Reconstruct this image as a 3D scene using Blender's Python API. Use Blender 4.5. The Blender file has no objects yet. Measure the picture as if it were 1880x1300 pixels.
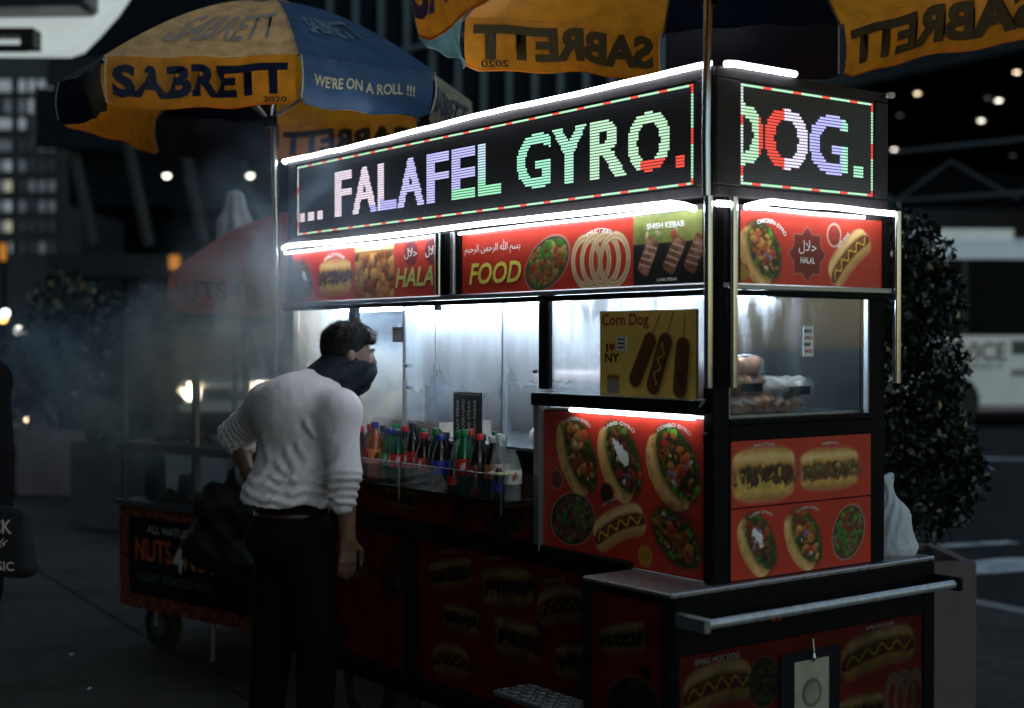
import bpy, bmesh, math, random
import numpy as np
from mathutils import Vector, Matrix

# ------------------------------------------------------------------ camera, sky, sun, exposure
SC = bpy.context.scene
COL = SC.collection
CAM = Vector((2.7537, -2.7309, 1.55))
FWD = Vector((-0.80305, 0.59591, 0.0)).normalized()
RGT = Vector((0.59591, 0.80305, 0.0)).normalized()
cd = bpy.data.cameras.new('camera')
cam = bpy.data.objects.new('camera', cd)
COL.objects.link(cam)
cam.location = CAM
cam.rotation_euler = (Vector((-0.80302, 0.59589, -0.00885))).to_track_quat('-Z', 'Y').to_euler()
cd.sensor_width = 36.0
cd.lens = 2580.0 / 1880.0 * 36.0
cd.clip_start = 0.05
cd.clip_end = 600.0
cd.dof.use_dof = True
cd.dof.focus_distance = 4.5
cd.dof.aperture_fstop = 1.7
SC.camera = cam

wd = bpy.data.worlds.new('World')
SC.world = wd
wd.use_nodes = True
wn = wd.node_tree
wn.nodes.clear()
sky = wn.nodes.new('ShaderNodeTexSky')
sky.sky_type = 'NISHITA'
sky.sun_disc = False
sky.sun_elevation = math.radians(8.0)
sky.sun_rotation = math.radians(307)
sky.altitude = 50.0
sky.air_density = 1.2
sky.ozone_density = 1.2
wb = wn.nodes.new('ShaderNodeBackground')
wb.inputs['Strength'].default_value = 0.15
wo = wn.nodes.new('ShaderNodeOutputWorld')
wn.links.new(sky.outputs[0], wb.inputs[0])
wn.links.new(wb.outputs[0], wo.inputs[0])
sd = bpy.data.lights.new('sun', 'SUN')
sd.energy = 0.02
sd.angle = math.radians(20)
sd.color = (0.85, 0.88, 1.0)
so = bpy.data.objects.new('sun', sd)
COL.objects.link(so)
so.rotation_euler = Vector((.8*math.cos(math.radians(4.5)), -.6*math.cos(math.radians(4.5)), -math.sin(math.radians(4.5)))).to_track_quat('-Z', 'Y').to_euler()
SC.view_settings.view_transform = 'Standard'
SC.view_settings.look = 'None'
SC.view_settings.exposure = 0.8
SC.view_settings.gamma = 1.0
SC.view_settings.use_curve_mapping = False
SC.cycles.use_denoising = True
SC.cycles.volume_step_rate = 1.0
SC.cycles.volume_max_steps = 128
SC.cycles.max_bounces = 8
SC.cycles.transparent_max_bounces = 16
SC.cycles.sample_clamp_indirect = 4.0

random.seed(7)
RNG = np.random.default_rng(7)

# ------------------------------------------------------------------ helpers
def S(r, d, z=0.0):
    """r metres to the right of the viewing axis, d metres along it, z metres above the pavement."""
    p = CAM + FWD * d + RGT * r
    return Vector((p.x, p.y, z))

ANG = math.atan2(RGT.y, RGT.x)      # heading of the right-hand direction

def tag(o, label, cat, group=None):
    o['label'] = label
    o['category'] = cat
    if group: o['group'] = group
    return o

def thing(name, loc, label, cat, rz=0.0, group=None):
    o = bpy.data.objects.new(name, None)
    o.empty_display_size = 0.1
    COL.objects.link(o)
    o.location = loc
    o.rotation_euler = (0, 0, rz)
    return tag(o, label, cat, group)

def base_matrix(o):
    m = Matrix.LocRotScale(o.location, o.rotation_euler, o.scale)
    if o.parent: m = base_matrix(o.parent) @ o.matrix_parent_inverse @ m
    return m

def adopt(o, parent, world=True):
    o.parent = parent
    if world: o.matrix_parent_inverse = base_matrix(parent).inverted()
    return o

def link_mesh(name, me, parent=None, world=True):
    o = bpy.data.objects.new(name, me)
    COL.objects.link(o)
    if parent is not None: adopt(o, parent, world)
    return o

def np_mesh(name, V, F, mat, parent=None, smooth=False, world=True, colors=None):
    """mesh object from numpy vertices and quads/tris"""
    me = bpy.data.meshes.new(name)
    V = np.asarray(V, dtype=np.float32); F = np.asarray(F, dtype=np.int32)
    n, k = F.shape
    me.vertices.add(len(V)); me.vertices.foreach_set('co', V.ravel())
    me.loops.add(n * k); me.loops.foreach_set('vertex_index', F.ravel())
    me.polygons.add(n)
    me.polygons.foreach_set('loop_start', np.arange(0, n * k, k, dtype=np.int32))
    me.polygons.foreach_set('loop_total', np.full(n, k, dtype=np.int32))
    if smooth: me.polygons.foreach_set('use_smooth', np.ones(n, dtype=bool))
    me.update(calc_edges=True)
    if colors is not None:
        a = me.color_attributes.new('Col', 'FLOAT_COLOR', 'POINT')
        c = np.ones((len(V), 4), dtype=np.float32); c[:, :3] = colors
        a.data.foreach_set('color', c.ravel())
    for m in (mat if isinstance(mat, (list, tuple)) else [mat]): me.materials.append(m)
    return link_mesh(name, me, parent, world)

class MB:
    """collects boxes, tubes, lathes and polygons and links them as one mesh object"""
    def __init__(s): s.v = []; s.f = []; s.mi = []; s.cur = 0
    def add(s, vs, fs):
        b = len(s.v); s.v += [tuple(p) for p in vs]
        for f in fs: s.f.append(tuple(i + b for i in f)); s.mi.append(s.cur)
    def box(s, x0, x1, y0, y1, z0, z1, bev=0.0):
        if bev > 0:
            b = min(bev, (x1-x0)*.45, (y1-y0)*.45, (z1-z0)*.45)
            X, Y, Z = (x0, x1), (y0, y1), (z0, z1)
            vs = []; idx = {}
            for i in (0, 1):
                for j in (0, 1):
                    for k in (0, 1):
                        sx, sy, sz = (1 - 2*i), (1 - 2*j), (1 - 2*k)
                        for a in range(3):
                            p = [X[i] + sx*b, Y[j] + sy*b, Z[k] + sz*b]
                            p[a] = (X[i], Y[j], Z[k])[a]
                            idx[i, j, k, a] = len(vs); vs.append(p)
            fs = []
            for a in range(3):
                o1, o2 = [q for q in range(3) if q != a]
                for e in (0, 1):
                    q = []
                    for (u, w) in ((0, 0), (1, 0), (1, 1), (0, 1)):
                        t = [0, 0, 0]; t[a] = e; t[o1] = u; t[o2] = w
                        q.append(idx[t[0], t[1], t[2], a])
                    fs.append(q)
            for a in range(3):
                o1, o2 = [q for q in range(3) if q != a]
                for u in (0, 1):
                    for w in (0, 1):
                        t0 = [0]*3; t1 = [0]*3
                        t0[a] = 0; t1[a] = 1; t0[o1] = t1[o1] = u; t0[o2] = t1[o2] = w
                        fs.append([idx[(*t0, o1)], idx[(*t1, o1)], idx[(*t1, o2)], idx[(*t0, o2)]])
            for i in (0, 1):
                for j in (0, 1):
                    for k in (0, 1): fs.append([idx[i, j, k, 0], idx[i, j, k, 1], idx[i, j, k, 2]])
            s.add(vs, fs)
        else:
            s.add([(x0,y0,z0),(x1,y0,z0),(x1,y1,z0),(x0,y1,z0),(x0,y0,z1),(x1,y0,z1),(x1,y1,z1),(x0,y1,z1)],
                  [(0,3,2,1),(4,5,6,7),(0,1,5,4),(1,2,6,5),(2,3,7,6),(3,0,4,7)])
        return s
    def tube(s, pts, r, n=10, caps=True):
        pts = [Vector(p) for p in pts]
        rr = r if isinstance(r, (list, tuple)) else [r]*len(pts)
        up = None; rings = []; b = len(s.v); vs = []
        for i, p in enumerate(pts):
            t = (pts[min(i+1, len(pts)-1)] - pts[max(i-1, 0)]).normalized()
            if up is None:
                up = t.cross(Vector((0, 0, 1)) if abs(t.z) < .9 else Vector((1, 0, 0))).normalized()
            else: up = (up - t*up.dot(t)).normalized()
            w = t.cross(up)
            for k in range(n):
                a = 2*math.pi*k/n
                vs.append(p + (up*math.cos(a) + w*math.sin(a))*rr[i])
        fs = []
        for i in range(len(pts)-1):
            for k in range(n): fs.append((i*n+k, i*n+(k+1) % n, (i+1)*n+(k+1) % n, (i+1)*n+k))
        if caps: fs.append(tuple(range(n-1, -1, -1))); fs.append(tuple((len(pts)-1)*n+k for k in range(n)))
        s.add(vs, fs); return s
    def lathe(s, prof, c=(0, 0, 0), n=20, cap=True):
        vs = []; fs = []
        for (r, z) in prof:
            for k in range(n):
                a = 2*math.pi*k/n
                vs.append((c[0]+r*math.cos(a), c[1]+r*math.sin(a), c[2]+z))
        for i in range(len(prof)-1):
            for k in range(n): fs.append((i*n+k, i*n+(k+1) % n, (i+1)*n+(k+1) % n, (i+1)*n+k))
        if cap: fs.append(tuple(range(n-1, -1, -1))); fs.append(tuple((len(prof)-1)*n+k for k in range(n)))
        s.add(vs, fs); return s
    def obox(s, c, ax, ay, hx, hy, z0, z1):
        """box turned to the horizontal unit vectors ax, ay about c"""
        vs = []
        for z in (z0, z1):
            for (u, w) in ((-1,-1),(1,-1),(1,1),(-1,1)):
                p = Vector(c) + ax*(u*hx) + ay*(w*hy); vs.append((p.x, p.y, z))
        s.add(vs, [(0,3,2,1),(4,5,6,7),(0,1,5,4),(1,2,6,5),(2,3,7,6),(3,0,4,7)]); return s
    def build(s, name, mat, parent=None, smooth=False, world=True):
        me = bpy.data.meshes.new(name)
        me.from_pydata(s.v, [], s.f); me.update()
        for m in (mat if isinstance(mat, (list, tuple)) else [mat]): me.materials.append(m)
        if any(s.mi): me.polygons.foreach_set('material_index', s.mi)
        if smooth:
            me.polygons.foreach_set('use_smooth', [True]*len(s.f))
            try: me.set_sharp_from_angle(angle=math.radians(40))
            except Exception: pass
        bm = bmesh.new(); bm.from_mesh(me); bmesh.ops.recalc_face_normals(bm, faces=bm.faces); bm.to_mesh(me); bm.free()
        return link_mesh(name, me, parent, world)

# ------------------------------------------------------------------ materials
def mat(name, col=(.5,.5,.5), rough=.5, metal=0.0, emit=None, estr=0.0, var=0.0, scale=20.0, bump=0.0, coat=0.0,
        dirt=0.0, spec=.5, trans=0.0, stretch=None, rvar=0.0, sheen=0.0):
    m = bpy.data.materials.new(name); m.use_nodes = True
    nt = m.node_tree; p = nt.nodes['Principled BSDF']
    p.inputs['Roughness'].default_value = rough
    p.inputs['Metallic'].default_value = metal
    p.inputs['Specular IOR Level'].default_value = spec
    p.inputs['Coat Weight'].default_value = coat
    p.inputs['Sheen Weight'].default_value = sheen
    p.inputs['Transmission Weight'].default_value = trans
    p.inputs['Base Color'].default_value = (*col, 1)
    if emit:
        p.inputs['Emission Color'].default_value = (*emit, 1); p.inputs['Emission Strength'].default_value = estr
    if var or bump or dirt or rvar:
        tc = nt.nodes.new('ShaderNodeTexCoord'); src = tc.outputs['Object']
        if stretch:
            mp = nt.nodes.new('ShaderNodeMapping'); mp.inputs['Scale'].default_value = stretch
            nt.links.new(src, mp.inputs[0]); src = mp.outputs[0]
        nz = nt.nodes.new('ShaderNodeTexNoise'); nz.inputs['Scale'].default_value = scale; nz.inputs['Detail'].default_value = 6
        nt.links.new(src, nz.inputs['Vector'])
        if var or dirt:
            rmp = nt.nodes.new('ShaderNodeValToRGB')
            a = max(0, 1-var); b = 1+var
            rmp.color_ramp.elements[0].position = .3; rmp.color_ramp.elements[1].position = .7
            rmp.color_ramp.elements[0].color = (*[c*a for c in col], 1)
            rmp.color_ramp.elements[1].color = (*[min(1, c*b) for c in col], 1)
            nt.links.new(nz.outputs['Fac'], rmp.inputs[0]); out = rmp.outputs[0]
            if dirt:
                n2 = nt.nodes.new('ShaderNodeTexNoise'); n2.inputs['Scale'].default_value = scale*.23; n2.inputs['Detail'].default_value = 8
                nt.links.new(src, n2.inputs['Vector'])
                r2 = nt.nodes.new('ShaderNodeValToRGB'); r2.color_ramp.elements[0].position = .5; r2.color_ramp.elements[1].position = .72
                r2.color_ramp.elements[0].color = (1,1,1,1); r2.color_ramp.elements[1].color = (1-dirt,1-dirt,1-dirt*1.05,1)
                nt.links.new(n2.outputs['Fac'], r2.inputs[0])
                mx = nt.nodes.new('ShaderNodeMix'); mx.data_type = 'RGBA'; mx.blend_type = 'MULTIPLY'; mx.inputs[0].default_value = 1
                nt.links.new(out, mx.inputs[6]); nt.links.new(r2.outputs[0], mx.inputs[7]); out = mx.outputs[2]
            nt.links.new(out, p.inputs['Base Color'])
        if bump:
            bp = nt.nodes.new('ShaderNodeBump'); bp.inputs['Strength'].default_value = bump; bp.inputs['Distance'].default_value = .01
            nt.links.new(nz.outputs['Fac'], bp.inputs['Height']); nt.links.new(bp.outputs[0], p.inputs['Normal'])
        if rvar:
            mr = nt.nodes.new('ShaderNodeMapRange'); mr.inputs[3].default_value = max(0, rough-rvar); mr.inputs[4].default_value = min(1, rough+rvar)
            nt.links.new(nz.outputs['Fac'], mr.inputs[0]); nt.links.new(mr.outputs[0], p.inputs['Roughness'])
    return m

def mat_print(name, rough=.35, coat=.2, fleck=.08, tone=1.0, spec=.35):
    m = bpy.data.materials.new(name); m.use_nodes = True
    nt = m.node_tree; p = nt.nodes['Principled BSDF']
    at = nt.nodes.new('ShaderNodeVertexColor'); at.layer_name = 'Col'
    tc = nt.nodes.new('ShaderNodeTexCoord')
    nz = nt.nodes.new('ShaderNodeTexNoise'); nz.inputs['Scale'].default_value = 9; nz.inputs['Detail'].default_value = 8
    nt.links.new(tc.outputs['Object'], nz.inputs['Vector'])
    mr = nt.nodes.new('ShaderNodeMapRange'); mr.inputs[1].default_value = .35; mr.inputs[2].default_value = .7
    mr.inputs[3].default_value = (1-fleck*2)*tone; mr.inputs[4].default_value = tone
    nt.links.new(nz.outputs['Fac'], mr.inputs[0])
    mx = nt.nodes.new('ShaderNodeMix'); mx.data_type = 'RGBA'; mx.blend_type = 'MULTIPLY'; mx.inputs[0].default_value = 1
    nt.links.new(at.outputs[0], mx.inputs[6]); nt.links.new(mr.outputs[0], mx.inputs[7])
    nt.links.new(mx.outputs[2], p.inputs['Base Color'])
    p.inputs['Specular IOR Level'].default_value = spec; p.inputs['Roughness'].default_value = rough; p.inputs['Coat Weight'].default_value = coat; p.inputs['Coat Roughness'].default_value = .25
    return m

def mat_emit(name, col, strength):
    m = bpy.data.materials.new(name); m.use_nodes = True
    nt = m.node_tree; nt.nodes.clear()
    e = nt.nodes.new('ShaderNodeEmission'); e.inputs[0].default_value = (*col, 1); e.inputs[1].default_value = strength
    o = nt.nodes.new('ShaderNodeOutputMaterial'); nt.links.new(e.outputs[0], o.inputs[0]); return m

def mat_emit_attr(name, strength):
    m = bpy.data.materials.new(name); m.use_nodes = True
    nt = m.node_tree; nt.nodes.clear()
    at = nt.nodes.new('ShaderNodeVertexColor'); at.layer_name = 'Col'
    e = nt.nodes.new('ShaderNodeEmission'); e.inputs[1].default_value = strength
    o = nt.nodes.new('ShaderNodeOutputMaterial')
    nt.links.new(at.outputs[0], e.inputs[0]); nt.links.new(e.outputs[0], o.inputs[0]); return m

def mat_cloth(name, col, trans=.35, var=.12, scale=14, stain=.3):
    """umbrella cloth: diffuse with light coming through"""
    m = bpy.data.materials.new(name); m.use_nodes = True
    nt = m.node_tree; nt.nodes.clear()
    tc = nt.nodes.new('ShaderNodeTexCoord')
    nz = nt.nodes.new('ShaderNodeTexNoise'); nz.inputs['Scale'].default_value = scale; nz.inputs['Detail'].default_value = 8
    nt.links.new(tc.outputs['Object'], nz.inputs['Vector'])
    rp = nt.nodes.new('ShaderNodeValToRGB')
    rp.color_ramp.elements[0].position = .35; rp.color_ramp.elements[1].position = .62
    rp.color_ramp.elements[0].color = (*[c*(1-stain) for c in col], 1)
    rp.color_ramp.elements[1].color = (*[min(1, c*(1+var)) for c in col], 1)
    nt.links.new(nz.outputs['Fac'], rp.inputs[0])
    d = nt.nodes.new('ShaderNodeBsdfDiffuse'); t = nt.nodes.new('ShaderNodeBsdfTranslucent')
    g = nt.nodes.new('ShaderNodeBsdfGlossy'); g.inputs['Roughness'].default_value = .45; g.inputs[0].default_value = (.8,.8,.8,1)
    mx = nt.nodes.new('ShaderNodeMixShader'); mx.inputs[0].default_value = trans
    m2 = nt.nodes.new('ShaderNodeMixShader'); m2.inputs[0].default_value = .04
    bp = nt.nodes.new('ShaderNodeBump'); bp.inputs['Strength'].default_value = .35; bp.inputs['Distance'].default_value = .02
    n2 = nt.nodes.new('ShaderNodeTexNoise'); n2.inputs['Scale'].default_value = scale*.5; n2.inputs['Detail'].default_value = 5
    nt.links.new(tc.outputs['Object'], n2.inputs['Vector']); nt.links.new(n2.outputs['Fac'], bp.inputs['Height'])
    o = nt.nodes.new('ShaderNodeOutputMaterial')
    for b in (d, t): nt.links.new(rp.outputs[0], b.inputs[0]); nt.links.new(bp.outputs[0], b.inputs['Normal'])
    nt.links.new(d.outputs[0], mx.inputs[1]); nt.links.new(t.outputs[0], mx.inputs[2])
    nt.links.new(mx.outputs[0], m2.inputs[1]); nt.links.new(g.outputs[0], m2.inputs[2]); nt.links.new(m2.outputs[0], o.inputs[0])
    return m

def mat_glass(name, tint=(.9,.95,1.0), steam=0.0, scale=3.0, zlo=1.3, zhi=1.7, refl=.08, streak=True, lo=.35, hi=.75, base=0.0, ygrad=None):
    """thin pane: see-through with a little reflection and, where it is steamed up, a white scattering film"""
    m = bpy.data.materials.new(name); m.use_nodes = True
    nt = m.node_tree; nt.nodes.clear()
    tr = nt.nodes.new('ShaderNodeBsdfTransparent'); tr.inputs[0].default_value = (*tint, 1)
    gl = nt.nodes.new('ShaderNodeBsdfGlossy'); gl.inputs['Roughness'].default_value = .04
    m1 = nt.nodes.new('ShaderNodeMixShader'); m1.inputs[0].default_value = refl
    nt.links.new(tr.outputs[0], m1.inputs[1]); nt.links.new(gl.outputs[0], m1.inputs[2]); out = m1.outputs[0]
    if steam:
        tc = nt.nodes.new('ShaderNodeTexCoord')
        mp = nt.nodes.new('ShaderNodeMapping'); mp.inputs['Scale'].default_value = (3, 3, .7) if streak else (1, 1, 1)
        nt.links.new(tc.outputs['Object'], mp.inputs[0])
        nz = nt.nodes.new('ShaderNodeTexNoise'); nz.inputs['Scale'].default_value = scale; nz.inputs['Detail'].default_value = 10; nz.inputs['Roughness'].default_value = .65
        nt.links.new(mp.outputs[0], nz.inputs['Vector'])
        mr = nt.nodes.new('ShaderNodeMapRange'); mr.inputs[1].default_value = lo; mr.inputs[2].default_value = hi
        mr.inputs[3].default_value = base; mr.inputs[4].default_value = 1.0
        nt.links.new(nz.outputs['Fac'], mr.inputs[0])
        sp = nt.nodes.new('ShaderNodeSeparateXYZ'); nt.links.new(tc.outputs['Object'], sp.inputs[0])
        g2 = nt.nodes.new('ShaderNodeMapRange'); g2.inputs[1].default_value = zlo; g2.inputs[2].default_value = zhi
        g2.inputs[3].default_value = .14; g2.inputs[4].default_value = 1.0
        nt.links.new(sp.outputs['Z'], g2.inputs[0])
        mu = nt.nodes.new('ShaderNodeMath'); mu.operation = 'MULTIPLY'; nt.links.new(mr.outputs[0], mu.inputs[0]); nt.links.new(g2.outputs[0], mu.inputs[1])
        m2 = nt.nodes.new('ShaderNodeMath'); m2.operation = 'MULTIPLY'; m2.inputs[1].default_value = steam; m2.use_clamp = True
        nt.links.new(mu.outputs[0], m2.inputs[0])
        if ygrad:
            g3 = nt.nodes.new('ShaderNodeMapRange'); g3.inputs[1].default_value, g3.inputs[2].default_value = ygrad; g3.inputs[3].default_value = 1.0; g3.inputs[4].default_value = .04
            nt.links.new(sp.outputs['Y'], g3.inputs[0]); m4 = nt.nodes.new('ShaderNodeMath'); m4.operation = 'MULTIPLY'
            nt.links.new(m2.outputs[0], m4.inputs[0]); nt.links.new(g3.outputs[0], m4.inputs[1]); m2 = m4
        d = nt.nodes.new('ShaderNodeBsdfDiffuse'); d.inputs[0].default_value = (.8,.82,.85,1)
        t = nt.nodes.new('ShaderNodeBsdfTranslucent'); t.inputs[0].default_value = (.8,.82,.85,1)
        mm = nt.nodes.new('ShaderNodeMixShader'); mm.inputs[0].default_value = .6
        nt.links.new(d.outputs[0], mm.inputs[1]); nt.links.new(t.outputs[0], mm.inputs[2])
        m3 = nt.nodes.new('ShaderNodeMixShader'); nt.links.new(m2.outputs[0], m3.inputs[0])
        nt.links.new(out, m3.inputs[1]); nt.links.new(mm.outputs[0], m3.inputs[2]); out = m3.outputs[0]
    o = nt.nodes.new('ShaderNodeOutputMaterial'); nt.links.new(out, o.inputs[0]); return m

M = {}
M['steel'] = mat('brushed_steel', (.45,.46,.48), .32, .95, var=.15, scale=60, stretch=(1,1,12), rvar=.12, bump=.03)
M['chrome'] = mat('chrome_tube', (.48,.51,.58), .18, 1.0, var=.08, scale=30, rvar=.06)
M['black'] = mat('black_metal', (.005,.005,.006), .5, .0, var=.3, scale=25, rvar=.15, spec=.05)
M['alu'] = mat('dull_aluminium', (.30,.31,.33), .38, .85, var=.15, scale=40, stretch=(2,2,10), rvar=.1)
M['dark_alu'] = mat('dark_anodised', (.008,.007,.008), .55, .0, var=.3, scale=30, rvar=.12, spec=.03)
M['frame'] = mat('sign_metal', (.034,.028,.030), .5, .3, var=.2, scale=30, rvar=.12, spec=.08)
M['print_low'] = mat_print('printed_panel_shaded', .7, .0, .25, .27, .10)  # flecked print, tone cut down to paint in shade low on the cart
M['print_end'] = mat_print('printed_panel_end_shaded', .7, .0, .25, .17, .10)  # tone cut further, painting shade onto the low cart end
M['led_board'] = mat('sign_face', (.012,.012,.016), .42, .0, var=.3, scale=90, bump=.05)
M['tube'] = mat_emit('white_light_tube', (.84,.94,1.0), 9.5)
M['tube_in'] = mat_emit('counter_light_tube', (.76,.90,1.0), 68.0)
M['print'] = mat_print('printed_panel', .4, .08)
M['print_dull'] = mat_print('printed_panel_worn', .5, .05, .15)
M['caption_ink'] = mat('caption_print', (.50,.46,.42), .5, var=.1, scale=60)
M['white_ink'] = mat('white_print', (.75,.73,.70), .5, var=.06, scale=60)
M['dim_ink'] = mat('shaded_white_print', (.10,.09,.085), .6, var=.15, scale=60)  # white ink darkened to match the shade painted on the low panels
M['yellow_ink'] = mat('yellow_print', (.72,.62,.10), .45, var=.08, scale=60)
M['green_ink'] = mat('green_print', (.42,.50,.12), .45, var=.08, scale=60)
M['red_ink'] = mat('red_print', (.40,.03,.02), .5, var=.08, scale=60)
M['black_ink'] = mat('black_print', (.010,.010,.015), .6, var=.2, scale=60, spec=.05)
M['navy_ink'] = mat('navy_print', (.008,.012,.045), .6, var=.25, scale=50)
M['rubber'] = mat('rubber', (.02,.02,.02), .8, var=.3, scale=40, bump=.1)
M['plastic_white'] = mat('white_plastic', (.70,.70,.70), .4, var=.05, scale=30)
LIT = mat_emit_attr('lit_diodes', .70)

# ------------------------------------------------------------------ lettering: glyph outlines of the built-in font, made in one go
TXT = {}
def register(*specs):
    objs = []
    for body, bold, shear in specs:
        c = bpy.data.curves.new('lettering_outline', 'FONT'); c.body = body; c.offset = bold; c.shear = shear
        c.resolution_u = 3; c.align_x = 'LEFT'
        o = bpy.data.objects.new('lettering_outline', c); COL.objects.link(o); objs.append(o)
    dg = bpy.context.evaluated_depsgraph_get()
    for (body, bold, shear), o in zip(specs, objs):
        me = bpy.data.meshes.new_from_object(o.evaluated_get(dg))
        me.calc_loop_triangles()
        v = np.array([x.co[:2] for x in me.vertices]); t = np.array([list(q.vertices) for q in me.loop_triangles])
        w, h = v[:, 0].max()-v[:, 0].min(), v[:, 1].max()-v[:, 1].min()
        v = (v - v.min(0)) / np.array([w, h])
        TXT[body, bold, shear] = (v, t, w/h)
        bpy.data.meshes.remove(me)
    for o in objs:
        c = o.data; bpy.data.objects.remove(o); bpy.data.curves.remove(c)

AR_HALAL = '\uFEDD\uFEFC\uFEA3'
AR_BISM = '\uFEE2\uFEF4\uFEA3\uFEAE\uFEDF\uFE8D \uFEE6\uFEE4\uFEA3\uFEAE\uFEDF\uFE8D \uFDF2 \uFEE2\uFEB4\uFE91'
B = .022
register(*[(s, B, 0) for s in ('SABRETT','Corn Dog','I','NY','2020','F','A','L','E','G','Y','R','O','D','NUTS','NUT','4','SERVICE','EMERGENCY','MEDICAL',
         'RICK','MUSIC','SHISH KEBAB','CHICKEN GYRO','LAMB GYRO','COMBO GYRO','HOT DOG','SMALL HOT DOG','PRETZEL','HALAL','CHICKEN','BURGER','SAUSAGE','MENU','GYROS','PHILLY STEAK','LAMB STEAK','SANDWICH','BEEF')],
         *[(s, 0.0, 0) for s in (AR_HALAL, AR_BISM, 'NUTS4NUTS', 'ALL NATURAL', 'HONEY ROASTED NUTS', '\u2665', 'CASH ONLY', 'OPEN')],
         *[(s, B, .25) for s in ('HALAL','FOOD','SABRETT')],
         *[(s, .05, 0) for s in ('SABRETT',)],
         *[(s, .015, .0) for s in ("WE'RE ON A ROLL !!!",)])

def text_obj(name, key, parent, material, place, arc=None, flip=False):
    """flat printed lettering; place maps (0..1, 0..1) of the word's box to a 3-D point"""
    v, t, asp = TXT[key]
    P = [place(float(a), float(b)) for a, b in v]
    return np_mesh(name, [tuple(p) for p in P], t[:, ::-1] if flip else t, material, parent)

def flat(o, ux, uz, w, h):
    o, ux, uz = Vector(o), Vector(ux), Vector(uz)
    return lambda a, b: o + ux*(a*w) + uz*(b*h)

def arc_place(o, ux, uz, rad, a0, a1, h):
    """words bent round a circle of radius rad about o, from angle a0 to a1 (degrees, left to right)"""
    o, ux, uz = Vector(o), Vector(ux), Vector(uz)
    def f(a, b):
        t = math.radians(a0 + (a1-a0)*a); r = rad + b*h
        return o + ux*(math.cos(t)*r) + uz*(math.sin(t)*r)
    return f

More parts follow.
